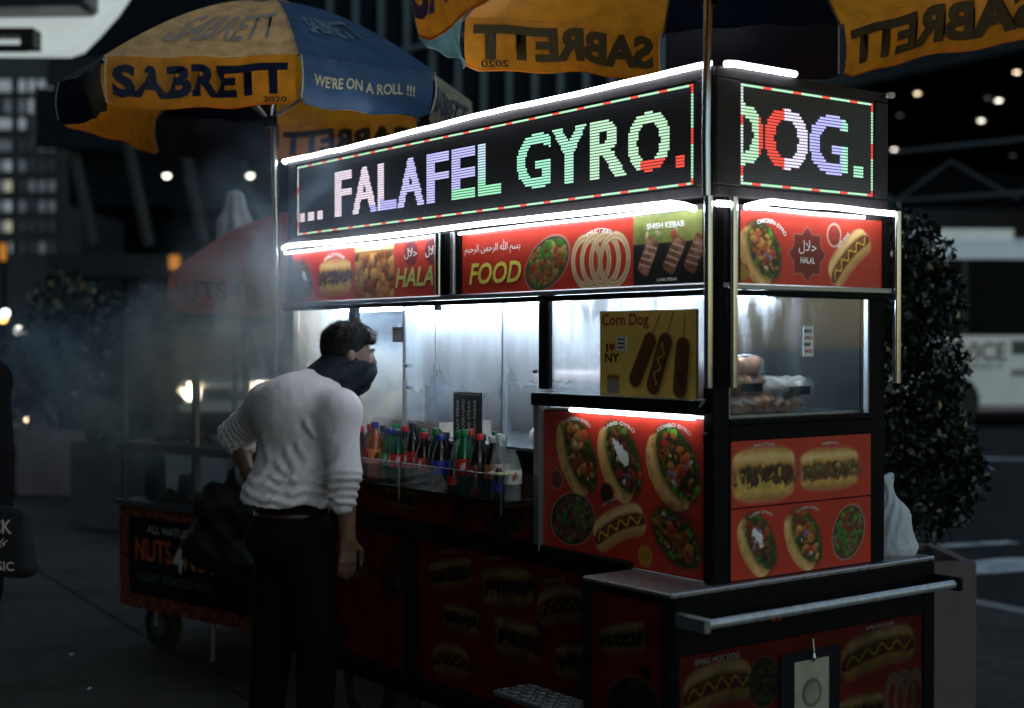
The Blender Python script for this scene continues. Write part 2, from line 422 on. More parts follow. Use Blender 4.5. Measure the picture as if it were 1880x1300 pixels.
# ------------------------------------------------------------------ soft bodies: distance field to mesh (surface nets)
class Field:
    def __init__(s, lo, hi, h):
        s.lo = np.array(lo, float); s.h = h
        s.n = np.ceil((np.array(hi)-s.lo)/h).astype(int)+1
        s.a = np.full(s.n, 1.0, dtype=np.float32)
    def _win(s, lo, hi):
        i0 = np.maximum(np.floor((np.array(lo)-s.lo)/s.h).astype(int), 0)
        i1 = np.minimum(np.ceil((np.array(hi)-s.lo)/s.h).astype(int)+1, s.n)
        if np.any(i1 <= i0): return None
        ax = [s.lo[k]+s.h*np.arange(i0[k], i1[k]) for k in range(3)]
        X, Y, Z = np.meshgrid(*ax, indexing='ij')
        return tuple(slice(i0[k], i1[k]) for k in range(3)), X, Y, Z
    def _put(s, sl, d, k):
        old = s.a[sl]
        if k <= 0: s.a[sl] = np.minimum(old, d); return
        h = np.clip(.5+.5*(old-d)/k, 0, 1)
        s.a[sl] = old*(1-h)+d*h - k*h*(1-h)
    def cone(s, a, b, r1, r2=None, k=.02, flat=None):
        """tapered limb from a to b; flat=(dir, factor) squashes it along dir"""
        r2 = r1 if r2 is None else r2
        a = np.array(a, float); b = np.array(b, float); m = max(r1, r2)*1.6+k+3*s.h
        w = s._win(np.minimum(a, b)-m, np.maximum(a, b)+m)
        if w is None: return s
        sl, X, Y, Z = w
        ab = b-a; L = max(ab@ab, 1e-9)
        px, py, pz = X-a[0], Y-a[1], Z-a[2]
        t = np.clip((px*ab[0]+py*ab[1]+pz*ab[2])/L, 0, 1)
        qx, qy, qz = px-t*ab[0], py-t*ab[1], pz-t*ab[2]
        if flat:
            n, f = np.array(flat[0], float), flat[1]; n /= np.linalg.norm(n)
            q = qx*n[0]+qy*n[1]+qz*n[2]
            qx, qy, qz = qx+n[0]*q*(f-1), qy+n[1]*q*(f-1), qz+n[2]*q*(f-1)
        s._put(sl, np.sqrt(qx*qx+qy*qy+qz*qz)-(r1+(r2-r1)*t), k); return s
    def ball(s, c, rad, k=.02, axes=None):
        c = np.array(c, float); rad = np.array(rad if hasattr(rad, '__len__') else (rad,)*3, float)
        m = rad.max()+k+3*s.h
        w = s._win(c-m, c+m)
        if w is None: return s
        sl, X, Y, Z = w; p = [X-c[0], Y-c[1], Z-c[2]]
        if axes is not None:
            p = [p[0]*a[0]+p[1]*a[1]+p[2]*a[2] for a in axes]
        q = np.sqrt((p[0]/rad[0])**2+(p[1]/rad[1])**2+(p[2]/rad[2])**2)
        s._put(sl, (q-1)*rad.min(), k); return s
    def cut(s, f):
        ax = [s.lo[k]+s.h*np.arange(s.n[k]) for k in range(3)]
        X, Y, Z = np.meshgrid(*ax, indexing='ij'); s.a = np.maximum(s.a, f(X, Y, Z)).astype(np.float32); return s
    def mesh(s):
        a = s.a; n = a.shape; inside = a < 0
        cx = tuple(k-1 for k in n)
        cnt = np.zeros(cx, np.int32); acc = np.zeros((3,)+cx, np.float32)
        g = np.indices(cx).astype(np.float32)
        def sub(o): return tuple(slice(o[k], o[k]+cx[k]) for k in range(3))
        for ax in range(3):
            o1, o2 = [k for k in range(3) if k != ax]
            for u in (0, 1):
                for w in (0, 1):
                    A = [0,0,0]; A[o1] = u; A[o2] = w; Bq = list(A); Bq[ax] = 1
                    va, vb = a[sub(A)], a[sub(Bq)]
                    x = (va < 0) != (vb < 0)
                    t = np.where(x, va/np.where(x, va-vb, 1), 0)
                    cnt += x
                    for k in range(3):
                        acc[k] += np.where(x, g[k]+A[k]+(t if k == ax else 0), 0)
        act = cnt > 0
        idx = np.full(cx, -1, np.int64); idx[act] = np.arange(act.sum())
        V = np.stack([acc[k][act]/cnt[act] for k in range(3)], 1)*s.h+s.lo
        F = []
        for ax in range(3):
            o1, o2 = [(1,2),(2,0),(0,1)][ax]
            lo = [slice(0, n[k]-1) for k in range(3)]; hi = list(lo); hi[ax] = slice(1, n[ax]); lo[ax] = slice(0, n[ax]-1)
            va, vb = inside[tuple(lo)], inside[tuple(hi)]
            x = va != vb
            x[tuple(slice(0, 1) if k == o1 else slice(None) for k in range(3))] = False
            x[tuple(slice(0, 1) if k == o2 else slice(None) for k in range(3))] = False
            I = np.argwhere(x)
            if not len(I): continue
            d1 = np.zeros(3, int); d1[o1] = 1; d2 = np.zeros(3, int); d2[o2] = 1
            q = np.stack([idx[tuple((I-e).T)] for e in (0*d1, d1, d1+d2, d2)], 1)
            fl = ~va[tuple(I.T)]
            q[fl] = q[fl][:, ::-1]
            F.append(q)
        F = np.concatenate(F); F = F[(F >= 0).all(1)]
        return V, F

def relax(V, F, it=2, f=.5):
    e = np.concatenate([F[:, [0,1]], F[:, [1,2]], F[:, [2,3]], F[:, [3,0]]])
    for _ in range(it):
        s = np.zeros_like(V); c = np.zeros(len(V))
        np.add.at(s, e[:, 0], V[e[:, 1]]); np.add.at(c, e[:, 0], 1)
        np.add.at(s, e[:, 1], V[e[:, 0]]); np.add.at(c, e[:, 1], 1)
        V = V*(1-f)+f*s/np.maximum(c, 1)[:, None]
    return V

# ------------------------------------------------------------------ printed food pictures: colour per vertex of a fine flat mesh
def vnoise(x, y, seed=0):
    r = np.random.default_rng(seed).random((64, 64))
    xi = np.floor(x).astype(int); yi = np.floor(y).astype(int); fx = x-xi; fy = y-yi
    fx = fx*fx*(3-2*fx); fy = fy*fy*(3-2*fy)
    g = lambda i, j: r[i % 64, j % 64]
    return (g(xi,yi)*(1-fx)+g(xi+1,yi)*fx)*(1-fy)+(g(xi,yi+1)*(1-fx)+g(xi+1,yi+1)*fx)*fy
def fbm(x, y, seed=0): return .5*vnoise(x,y,seed)+.3*vnoise(x*2.1,y*2.1,seed+1)+.2*vnoise(x*4.3,y*4.3,seed+2)

RED = (.50, .032, .016)
class Canvas:
    def __init__(s, w, h, cell=.0023, base=RED):
        s.w, s.h, s.cell = w, h, cell
        s.nx, s.ny = int(w/cell)+1, int(h/cell)+1
        s.X, s.Y = np.meshgrid(np.linspace(0, w, s.nx), np.linspace(0, h, s.ny), indexing='ij')
        s.c = np.zeros((s.nx, s.ny, 3)); s.c[:] = base
        s.k = 0
    def seed(s): s.k += 1; return s.k*7+int(s.w*1000)
    def put(s, m, col, a=1.0):
        m = np.clip(m, 0, 1)[..., None]*a
        col = np.asarray(col)
        s.c = s.c*(1-m)+m*col
    def m(s, d, soft=1.0): return np.clip(.5-d/(s.cell*1.3*soft), 0, 1)
    def loc(s, cx, cy, ang):
        t = math.radians(ang); x, y = s.X-cx, s.Y-cy
        return x*math.cos(t)+y*math.sin(t), -x*math.sin(t)+y*math.cos(t)
    def ell(s, cx, cy, a, b, ang=0, wob=0, wf=60):
        x, y = s.loc(cx, cy, ang); d = (np.sqrt((x/a)**2+(y/b)**2)-1)*min(a, b)
        if wob: d = d+wob*(fbm(s.X*wf, s.Y*wf, s.seed())-.5)
        return d
    def rbox(s, cx, cy, hx, hy, r, ang=0):
        x, y = s.loc(cx, cy, ang); qx, qy = np.abs(x)-hx+r, np.abs(y)-hy+r
        return np.hypot(np.maximum(qx,0), np.maximum(qy,0))+np.minimum(np.maximum(qx,qy),0)-r
    def tex(s, col, var=.3, f=90):
        n = fbm(s.X*f, s.Y*f, s.seed())[..., None]
        return np.asarray(col)*(1-var+2*var*n)
    def bits(s, region, cols, n, size, box, elong=1.8, ang=None):
        """chopped pieces scattered inside region (mask)"""
        rg = np.random.default_rng(s.seed())
        (x0, x1), (y0, y1) = box
        for i in range(n):
            cx, cy = rg.uniform(x0, x1), rg.uniform(y0, y1)
            i0, j0 = int(cx/s.w*(s.nx-1)), int(cy/s.h*(s.ny-1))
            if not (0 <= i0 < s.nx and 0 <= j0 < s.ny) or region[i0, j0] < .5: continue
            a = size*rg.uniform(.6, 1.3); b = a/rg.uniform(1, elong); t = rg.uniform(0, 180) if ang is None else ang+rg.normal(0, 25)
            R = int(a/s.cell)+4
            sx, sy = slice(max(0,i0-R), i0+R), slice(max(0,j0-R), j0+R)
            X, Y = s.X[sx, sy]-cx, s.Y[sx, sy]-cy; tt = math.radians(t)
            u, v = X*math.cos(tt)+Y*math.sin(tt), -X*math.sin(tt)+Y*math.cos(tt)
            d = (np.sqrt((u/a)**2+(v/b)**2)-1)*b
            c = np.array(cols[rg.integers(len(cols))])*rg.uniform(.7, 1.15)
            sh = 1.12-.75*np.clip(-Y/a*.6+.5, 0, 1)[..., None]
            mm = (np.clip(.5-d/(s.cell*1.3), 0, 1)*region[sx, sy].clip(0, 1))[..., None]
            s.c[sx, sy] = s.c[sx, sy]*(1-mm)+mm*c*sh
    def gyro(s, cx, cy, L, W, ang, kind=0, pita=1):
        """folded flatbread; long axis along ang, open side to the right of it"""
        a, b = L/2, W/2
        t = math.radians(ang); nx, ny = -math.sin(t), math.cos(t)
        s.put(s.m(s.ell(cx, cy, a*1.06, b*1.1, ang), 3), (.10,.03,.02), .55)
        if pita:
            px, py = cx+nx*b*.40, cy+ny*b*.40
            s.put(s.m(s.ell(px, py, a*1.0, b*.86, ang, .004)), s.tex((.76,.43,.14), .3, 70))
            n = fbm(s.X*55, s.Y*55, s.seed()); pm = s.m(s.ell(px, py, a*.98, b*.84, ang))
            s.put(pm*np.clip((n-.55)*6, 0, 1), (.36,.18,.06), .7)
            u_, v_ = s.loc(px, py, ang)
            s.put(pm*np.clip(v_/b*1.4-.35, 0, 1), (.40,.20,.07), .55); s.put(pm*np.clip(1-np.abs(v_/b-.35)*5, 0, 1)*np.clip((n-.3)*2, 0, 1), (.88,.62,.30), .6)
        fx, fy = cx-nx*b*.16, cy-ny*b*.16
        s.put(s.m(s.ell(fx+nx*b*.1, fy+ny*b*.1, a*.98, b*.84, ang), 6), (.05,.03,.01), .8)
        reg = s.m(s.ell(fx, fy, a*.95, b*.80, ang, .016, 70)).clip(0, 1)
        s.put(reg, s.tex((.025,.05,.010), .7, 120))
        bx = ((cx-a, cx+a), (cy-a, cy+a))
        s.bits(reg, [(.06,.24,.02),(.14,.36,.04),(.03,.10,.01)], 110, L*.06, bx, 2)
        reg2 = s.m(s.ell(fx+nx*b*.05, fy+ny*b*.05, a*.86, b*.60, ang, .02, 60)).clip(0, 1)
        s.put(reg2, (.035,.018,.008), .75)
        meat = [[(.58,.21,.04),(.42,.10,.02),(.70,.32,.08),(.20,.06,.02)], [(.12,.045,.02),(.05,.02,.012),(.24,.09,.03)], [(.34,.10,.025),(.10,.04,.015),(.55,.2,.04),(.06,.025,.012)]][kind]
        s.bits(reg2, meat, 230, L*.058, bx, 2.2)
        s.bits(reg, [(.50,.03,.02),(.62,.10,.03)], 14, L*.075, bx, 2.5)
        s.bits(reg2, [(.35,.16,.32),(.55,.40,.52)], 7, L*.06, bx, 3)
        if kind == 1:
            s.put(s.m(s.ell(cx-nx*b*.12+math.cos(t)*a*.15, cy-ny*b*.12+math.sin(t)*a*.15, a*.36, b*.24, ang+12, .02, 60)), (.80,.78,.75))
        s.bits(reg, [(.70,.66,.55)], 6, L*.04, bx, 2)
    def dog(s, cx, cy, L, H, ang, relish=False):
        a, b = L/2, H/2
        x, y = s.loc(cx, cy, ang)
        y = y+b*.35*(x/a)**2-b*.12                      # a slight bow
        def cap(x0, y0, hx, hy):
            r = min(hx, hy)*.98; qx, qy = np.abs(x-x0)-hx+r, np.abs(y-y0)-hy+r
            return np.hypot(np.maximum(qx, 0), np.maximum(qy, 0))+np.minimum(np.maximum(qx, qy), 0)-r
        s.put(s.m(cap(0, 0, a*1.06, b*1.12), 3), (.6,.45,.35), .35)
        for y0, hx, c_ in ((-b*.46, a*.97, (.70,.38,.11)), (b*.42, a, (.80,.47,.16))):
            m_ = s.m(cap(0, y0, hx, b*.56)); s.put(m_, s.tex(c_, .2, 40)); v = (y-y0)/(b*.56)
            s.put(m_*np.clip(-v*.9-.1, 0, 1), (.30,.12,.035), .8); s.put(m_*np.clip(1-np.abs(v-.45)*3.5, 0, 1), (.85,.66,.38), .55)
        s.put(s.m(cap(0, -b*.02, a*.98, b*.46), 3), (.10,.03,.01), .8)
        s.put(s.m(cap(0, -b*.05, a*1.03, b*.34)), s.tex((.15,.028,.012), .4, 60))
        s.put(s.m(cap(0, b*.10, a*.96, b*.07), 2), (.42,.13,.07), .6)
        z = np.abs(y+b*.05-b*.22*np.sin(x/a*15))-b*.075
        s.put(s.m(z-b*.03)*s.m(np.abs(x)-a*.9), (.25,.10,.01)); s.put(s.m(z)*s.m(np.abs(x)-a*.9), (.70,.44,.04))
    def sub(s, cx, cy, W, H, fill=((.08,.03,.015),(.14,.05,.02),(.05,.02,.012)), cheese=True, ang=0):
        a, b = W/2, H/2
        x, y = s.loc(cx, cy, ang); bx = ((cx-a, cx+a), (cy-a, cy+a))
        def cap(y0, hx, hy, p=3.2): return ((np.abs(x)/hx)**p+(np.abs(y-y0)/hy)**p)**(1/p)*min(hx, hy)-min(hx, hy)
        s.put(s.m(cap(0, a*1.07, b*1.1), 4), (.55,.35,.22), .4)
        m_ = s.m(cap(-b*.58, a*.97, b*.42)); s.put(m_, s.tex((.70,.38,.10), .3, 40)); s.put(m_*np.clip(-(y+b*.58)/(b*.42), 0, 1), (.26,.10,.03), .8)
        m_ = s.m(cap(b*.46, a, b*.54)); s.put(m_, s.tex((.74,.40,.11), .28, 40)); v = (y-b*.46)/(b*.54)
        s.put(m_*np.clip(1-np.abs(v-.40)*2.6, 0, 1), (.86,.64,.34), .6); s.put(m_*np.clip(v*2-1.2, 0, 1), (.36,.15,.04), .8); s.put(m_*np.clip(-v*1.5-.2, 0, 1), (.30,.12,.03), .8)
        edge = .022*(fbm(s.X*70, s.Y*30, s.seed())-.5)
        reg = s.m(cap(-b*.10, a*.99, b*.40, 4)+edge)
        s.put(s.m(cap(-b*.06, a, b*.46, 4)+edge, 4), (.04,.02,.008), .85); s.put(reg, s.tex(fill[0], .6, 130))
        s.bits(reg, list(fill), 200, W*.042, bx, 2.4, 75+ang)
        if cheese:
            drip = s.m(cap(-b*.26, a*.94, b*.44, 4)+.05*(fbm(s.X*55, s.Y*8, s.seed())-.42)); s.put(drip*.85, s.tex((.62,.40,.08), .35, 60)); s.bits(reg, list(fill), 130, W*.045, ((cx-a, cx+a), (cy-b*.3, cy+b*.35)), 2.6, 75+ang)
        else: s.bits(reg, [(.10,.24,.03),(.45,.06,.02),(.55,.40,.15)], 46, W*.035, bx, 2.6, 60+ang)
    def platter(s, cx, cy, a, b, ang, dark=1.0):
        s.put(s.m(s.ell(cx, cy, a*1.05, b*1.05, ang), 2), (.5,.4,.34), .5)
        s.put(s.m(s.ell(cx, cy, a, b, ang)), (.03,.04,.03))
        reg = s.m(s.ell(cx, cy, a*.94, b*.92, ang, .01)).clip(0, 1)
        s.put(reg, s.tex((.05*dark,.09*dark,.02), .6, 90)); bx = ((cx-a, cx+a), (cy-a, cy+a))
        s.bits(reg, [(.42*dark,.20*dark,.06),(.30*dark,.09*dark,.03),(.5*dark,.3*dark,.1)], 170, a*.13, bx, 2)
        s.bits(reg, [(.05,.2,.02),(.1,.3,.03)], 34, a*.14, bx, 2.2)
        s.bits(reg, [(.5*dark,.04,.02)], 12, a*.12, bx, 2)
    def disc(s, cx, cy, r, col, rim=(.55,.35,.3)):
        s.put(s.m(s.ell(cx, cy, r*1.14, r*1.14)), rim); s.put(s.m(s.ell(cx, cy, r, r, 0, .004)), s.tex(col, .5, 120))
    def rings(s, cx, cy, w, h, cream=(.66,.46,.26), n=3):
        for k in range(n):
            u = (k/(n-1)-.5)*2
            for dx in ((u*.55,) if n > 1 else (0,)):
                d = np.abs(s.ell(cx+dx*w/2, cy-abs(u)*h*.02, w*.27, h*.49, -u*9))-h*.065
                s.put(s.m(d-h*.012), (.16,.05,.02)); s.put(s.m(d), s.tex(cream, .18, 60))
                s.put(s.m(np.abs(s.ell(cx+dx*w/2, cy-abs(u)*h*.02, w*.27, h*.49, -u*9))-h*.012), (.34,.15,.06), .7)
    def fade(s, m, col): s.put(m, col)
    def build(s, name, parent, o, ux, uz, material, label=None):
        o, ux, uz = np.array(o, float), np.array(ux, float), np.array(uz, float)
        P = o + s.X[..., None]*ux + s.Y[..., None]*uz
        i = np.arange(s.nx*s.ny).reshape(s.nx, s.ny)
        F = np.stack([i[:-1,:-1], i[1:,:-1], i[1:,1:], i[:-1,1:]], -1).reshape(-1, 4)
        ob = np_mesh(name, P.reshape(-1, 3), F, material, parent, colors=s.c.reshape(-1, 3).clip(0, 1))
        if label: ob['label'] = label
        return ob

# ------------------------------------------------------------------ setting: pavement, kerb, road
M['concrete'] = mat('pavement_concrete', (.055,.053,.050), .8, var=.25, scale=7, bump=.3, dirt=.5, rvar=.14, spec=.06)
M['joint'] = mat('pavement_bed', (.02,.021,.022), .9, var=.3, scale=30, bump=.2)
M['asphalt'] = mat('asphalt', (.018,.018,.020), .75, var=.35, scale=35, bump=.5, dirt=.3, rvar=.15, spec=.08)
M['paint'] = mat('road_paint', (.50,.51,.52), .6, var=.25, scale=18, dirt=.6, bump=.1)
M['kerbstone'] = mat('kerb_granite', (.17,.17,.17), .7, var=.2, scale=25, bump=.2)
PA = math.radians(-5.5)                       # the paving runs a few degrees off the cart
pu = Vector((math.cos(PA), math.sin(PA), 0)); pv = Vector((-math.sin(PA), math.cos(PA), 0))
def PV(a, b, z=0): p = pu*a + pv*b; return Vector((p.x, p.y, z))

KERB = 4.3
def sheet(name, a0, a1, b0, b1, z, m):
    vs = [PV(a0,b0,z), PV(a1,b0,z), PV(a1,b1,z), PV(a0,b1,z)]
    mb = MB(); mb.add(vs, [(0,1,2,3)]); o = mb.build(name, m); o['kind'] = 'structure'; return o
mb = MB(); mb.obox(PV(-18, KERB/2-30), pu, pv, 80, 30+KERB/2-.0, -.2, -.012)
sidewalk = mb.build('sidewalk', M['joint']); sidewalk['kind'] = 'structure'
# paving slabs that can be told apart, one object each
slab_me = {}
def slab(a0, a1, b0, b1, rnd):
    mb = MB(); g = .007
    mb.box(a0+g, a1-g, b0+g, b1-g, -.03, rnd, .006)
    mb.v = [tuple(PV(x, y, z)) for x, y, z in mb.v]
    return mb.build('paving_slab', M['concrete'], sidewalk)
rr = random.Random(3)
bs = [-5.6, -3.75, -1.9, -.30, 1.4, 2.9, KERB-.16]
for j in range(len(bs)-1):
    for i in range(14):
        a1 = 1.6 - i*1.55 + .3*(j % 2); slab(a1-1.55, a1, bs[j], bs[j+1], rr.uniform(-.002, .003))
mb = MB(); mb.obox(PV(-48, -1), pu, pv, 27.5, 5.25, -.012, .0)
o = mb.build('far_pavement', M['concrete'], None); o['kind'] = 'structure'
mb = MB()
for i in range(24):
    a = 3-i*1.5; mb.obox(PV(a-.75, KERB-.075), pu, pv, .745, .075, -.13, .003)
o = mb.build('kerb', M['kerbstone']); o['kind'] = 'structure'
road = sheet('road', -150, 60, KERB, 160, -.13, M['asphalt'])
lower = sheet('ground', -300, 200, -200, 300, -.22, M['joint'])
# crossing bars and lane lines seen beyond the cart
def bar(c0, c1, w, name):
    d = (Vector(c1)-Vector(c0)); n = Vector((-d.y, d.x, 0)).normalized()*w/2
    mb = MB(); vs = []
    N = 14; rg = random.Random(int(c0[0]*100))
    for i in range(N+1):
        p = Vector(c0)+d*(i/N)
        a = n*(1+rg.uniform(-.12,.12)); b_ = n*(1+rg.uniform(-.12,.12))
        vs += [(p+a)[:], (p-b_)[:]]
    mb.add([(x, y, -.126) for x, y, *_ in vs], [(2*i, 2*i+1, 2*i+3, 2*i+2) for i in range(N)])
    o = mb.build(name, M['paint']); o['kind'] = 'structure'; return o
for r0, r1, d0, d1, w in ((2.95, 5.2, 10.25, 11.1, .52), (2.75, 4.2, 11.25, 11.75, .16), (5.5, 9.5, 20.6, 19.2, .30)):
    bar(S(r0, d0), S(r1, d1), w, 'road_marking')

# ------------------------------------------------------------------ the food cart (long side on y=0, end on x=0)
cart = thing('food_cart', (-1.25, .36, 0), 'long steel food cart with red picture panels and a lit scrolling sign on its roof', 'food cart')
CY = .72; XL = -2.50
def part(mb, name, m, parent=cart, smooth=False, label=None):
    o = mb.build(name, m, parent, smooth)
    if label: o['label'] = label
    return o
# chassis and lower body
mb = MB(); mb.box(XL, -.335, .012, CY, .28, .868); part(mb, 'lower_body', M['dark_alu'])
mb = MB(); mb.box(XL, -.336, -.012, .0115, .845, .905, .004); part(mb, 'sill_rail', M['black'])
mb = MB(); mb.box(XL, -.80, -.004, .0115, 1.03, 1.045, .003); part(mb, 'sill_rail', M['black'])
for x in (-2.49, -1.535, -.355):
    mb = MB(); mb.box(x-.022, x+.022, -.02, .0115, .27, .844, .006); part(mb, 'corner_post', M['black'])
mb = MB(); mb.box(XL, -.336, -.015, .0115, .27, .345, .006); part(mb, 'bottom_rail', M['black'])
# cabinet at the near end
mb = MB(); mb.box(-.322, .028, -.178, .918, .10, .868); part(mb, 'end_cabinet', M['dark_alu'])
mb = MB(); mb.box(-.335, .036, -.19, .925, .869, .884, .004); part(mb, 'cabinet_top', mat('cabinet_top_steel', (.40,.39,.40), .3, .9, var=.2, scale=50, stretch=(12,1,1), rvar=.12))
mb = MB()
mb.box(-.334, -.302, -.189, -.1785, .10, .868, .003); mb.box(-.006, .034, -.189, -.1785, .10, .868, .003); mb.box(-.302, -.006, -.188, -.1785, .852, .868, .002)
part(mb, 'cabinet_trim', M['black'])
mb = MB()
mb.box(.0285, .037, -.178, -.16, .10, .868, .002); mb.box(.0285, .037, .868, .92, .10, .868, .002); mb.box(.0285, .036, -.16, .868, .713, .868, .002)
part(mb, 'cabinet_trim', M['black'])
mb = MB(); mb.tube([(.135, -.16, .815), (.135, .88, .815)], .013, 14)
part(mb, 'push_bar', mat('worn_bar', (.42,.45,.50), .35, .6, var=.2, scale=40), smooth=True)
for y in (-.172, .89):
    mb = MB(); mb.box(.037, .155, y-.011, y+.011, .795, .835, .004); part(mb, 'bar_bracket', M['alu'] if y < 0 else M['black'])
mb = MB(); mb.tube([(.0365, .19, .78), (.043, .19, .78)], .012, 12); mb.tube([(.0365, .215, .775), (.043, .215, .775)], .008, 12)
part(mb, 'reflector', mat('red_reflector', (.3,.02,.015), .2))
# wheels under the cart
for x in (-2.0, -.75):
    mb = MB(); mb.tube([(x, .10, .2), (x, .22, .2)], .2, 24); w = part(mb, 'wheel', M['rubber'])
    mb = MB(); mb.tube([(x, .09, .2), (x, .0985, .2)], .11, 20); part(mb, 'rim', M['alu'], w)
# diamond plate step
mb = MB(); mb.box(-.80, -.345, -.17, -.021, .445, .462, .003); step = part(mb, 'step', M['alu'])
mb = MB()
for i in range(16):
    for j in range(5):
        cx, cy = -.785+i*.028, -.157+j*.03; a = math.radians(45 if (i+j) % 2 else -45)
        ux, uy = Vector((math.cos(a), math.sin(a), 0)), Vector((-math.sin(a), math.cos(a), 0))
        mb.obox((cx, cy, 0), ux, uy, .0105, .0035, .462, .4655)
o = part(mb, 'tread_stud', mat('step_bright', (.62,.63,.65), .28, .9, var=.1, scale=60), step); o['kind'] = 'stuff'
# upper body shell
mb = MB(); mb.box(-.763, -.004, .006, CY-.004, .885, 1.335); part(mb, 'display_base', M['dark_alu'])
mb = MB(); mb.box(XL, -.764, .012, CY-.004, .906, 1.195); part(mb, 'counter_base', M['dark_alu'])
mb = MB(); mb.box(XL+.01, -.764, .012, CY-.02, 1.1955, 1.205); part(mb, 'counter', M['steel'])
mb = MB(); mb.box(-.763, -.03, .012, CY-.02, 1.3355, 1.343); part(mb, 'counter', M['steel'])
# corner and window posts
def post(x0, x1, y0, y1, z0, z1, m='black', bev=.004, name='post'):
    mb = MB(); mb.box(x0, x1, y0, y1, z0, z1, bev); return part(mb, name, M[m])
post(-.036, .004, -.008, .058, .885, 1.70)
post(-.04, .004, .656, CY, .885, 1.70, 'black')
post(-.775, -.722, -.01, .02, 1.40, 1.698)
post(-2.50, -2.43, -.008, .05, .905, 1.698, 'alu')
post(-1.99, -1.945, .0, .03, 1.205, 1.698)
post(-.80, -.765, -.012, .02, .905, 1.385, 'alu')
post(-2.50, -.04, CY-.03, CY, 1.205, 1.70, 'dark_alu')
M['steel_dim'] = mat('dull_steel', (.20,.21,.23), .45, .6, var=.2, scale=30, stretch=(1,1,8), rvar=.15)
# interior back wall, ceiling
mb = MB(); mb.box(-2.43, -.80, .60, .612, 1.206, 1.69); part(mb, 'back_wall', M['steel_dim'])
mb = MB(); mb.box(-2.43, -2.42, .05, .599, 1.206, 1.69); part(mb, 'side_wall', M['steel_dim'])
mb = MB(); mb.box(-.80, -.04, .655, .662, 1.344, 1.69); part(mb, 'back_wall', mat('dark_back_glass', (.006,.009,.009), .6, var=.4, scale=8, spec=.1))
mb = MB(); mb.box(XL, 0, .02, CY, 1.699, 1.712); part(mb, 'ceiling', mat('cart_ceiling', (.5,.5,.52), .5, .3, var=.1))
mb = MB(); mb.box(-1.60, -1.59, .10, .598, 1.206, 1.68); part(mb, 'partition', M['dark_alu'])
# header band
mb = MB(); mb.box(XL, .0, .0, CY, 1.713, 1.93); part(mb, 'header_box', M['frame'])
mb = MB()
mb.box(XL-.004, .0, -.018, -.0005, 1.694, 1.711, .003); mb.box(.0005, .016, .06, CY+.02, 1.694, 1.711, .003)
part(mb, 'header_rail', M['alu'])
mb = MB()
mb.box(XL-.004, .0, -.014, -.0005, 1.676, 1.6935, .003); mb.box(.0005, .012, .06, CY, 1.676, 1.6935, .003)
part(mb, 'header_rail', M['black'])
# header picture panels
def hl_text(o, h, key, x, z, w, hh, m, y=-.0052): return text_obj('lettering', key, o, m, flat((x, y, z), (1,0,0), (0,0,1), w, hh))
c = Canvas(1.10, .203); X0, Z0 = -2.443, 1.7115
c.put(c.m(c.rbox(.01, .05, .10, .12, .02), 8), (.02,.05,.05), .8)
c.gyro(-2.335-X0, 1.80-Z0, .16, .10, 118, 1, 0)
c.sub(-2.087-X0, 1.803-Z0, .245, .135, ((.12,.06,.07),(.20,.10,.10),(.07,.03,.04)))
c.put(c.m(c.rbox(-1.79-X0, 1.813-Z0, .142, .101, .001)), (.30,.13,.03))
sq = c.m(c.rbox(-1.79-X0, 1.80-Z0, .141, .084, .002)).clip(0,1)
c.put(sq, c.tex((.22,.07,.02), .6, 80)); c.bits(sq, [(.55,.22,.04),(.40,.10,.02),(.62,.34,.08),(.2,.05,.02)], 190, .024, ((-1.94-X0, -1.64-X0), (0, .2)), 1.7)
c.put(c.m(c.rbox(-1.79-X0, 1.903-Z0, .142, .011, .001)), (.62,.52,.22))
c.disc(-1.533-X0, 1.868-Z0, .043, (.14,.012,.02), (.30,.02,.02)); c.disc(-1.395-X0, 1.868-Z0, .043, (.14,.012,.02), (.30,.02,.02))
h1 = c.build('header_panel', cart, (X0, -.0035, Z0), (1,0,0), (0,0,1), M['print'], 'red panel with sandwich pictures left of the post')
hl_text(h1, 0, (AR_HALAL, 0.0, 0), -1.575, 1.848, .085, .040, M['white_ink'])
hl_text(h1, 0, (AR_HALAL, 0.0, 0), -1.435, 1.848, .080, .040, M['white_ink'])
hl_text(h1, 0, ('HALAL', B, .25), -1.637, 1.748, .305, .070, M['green_ink'])
hl_text(h1, 0, ('CHICKEN', B, 0), -1.88, 1.893, .17, .016, M['white_ink'])
text_obj('lettering', ('PHILLY STEAK', B, 0), h1, M['white_ink'], arc_place((-2.087, -.0052, 1.72), (1,0,0), (0,0,1), .165, 118, 62, .013))

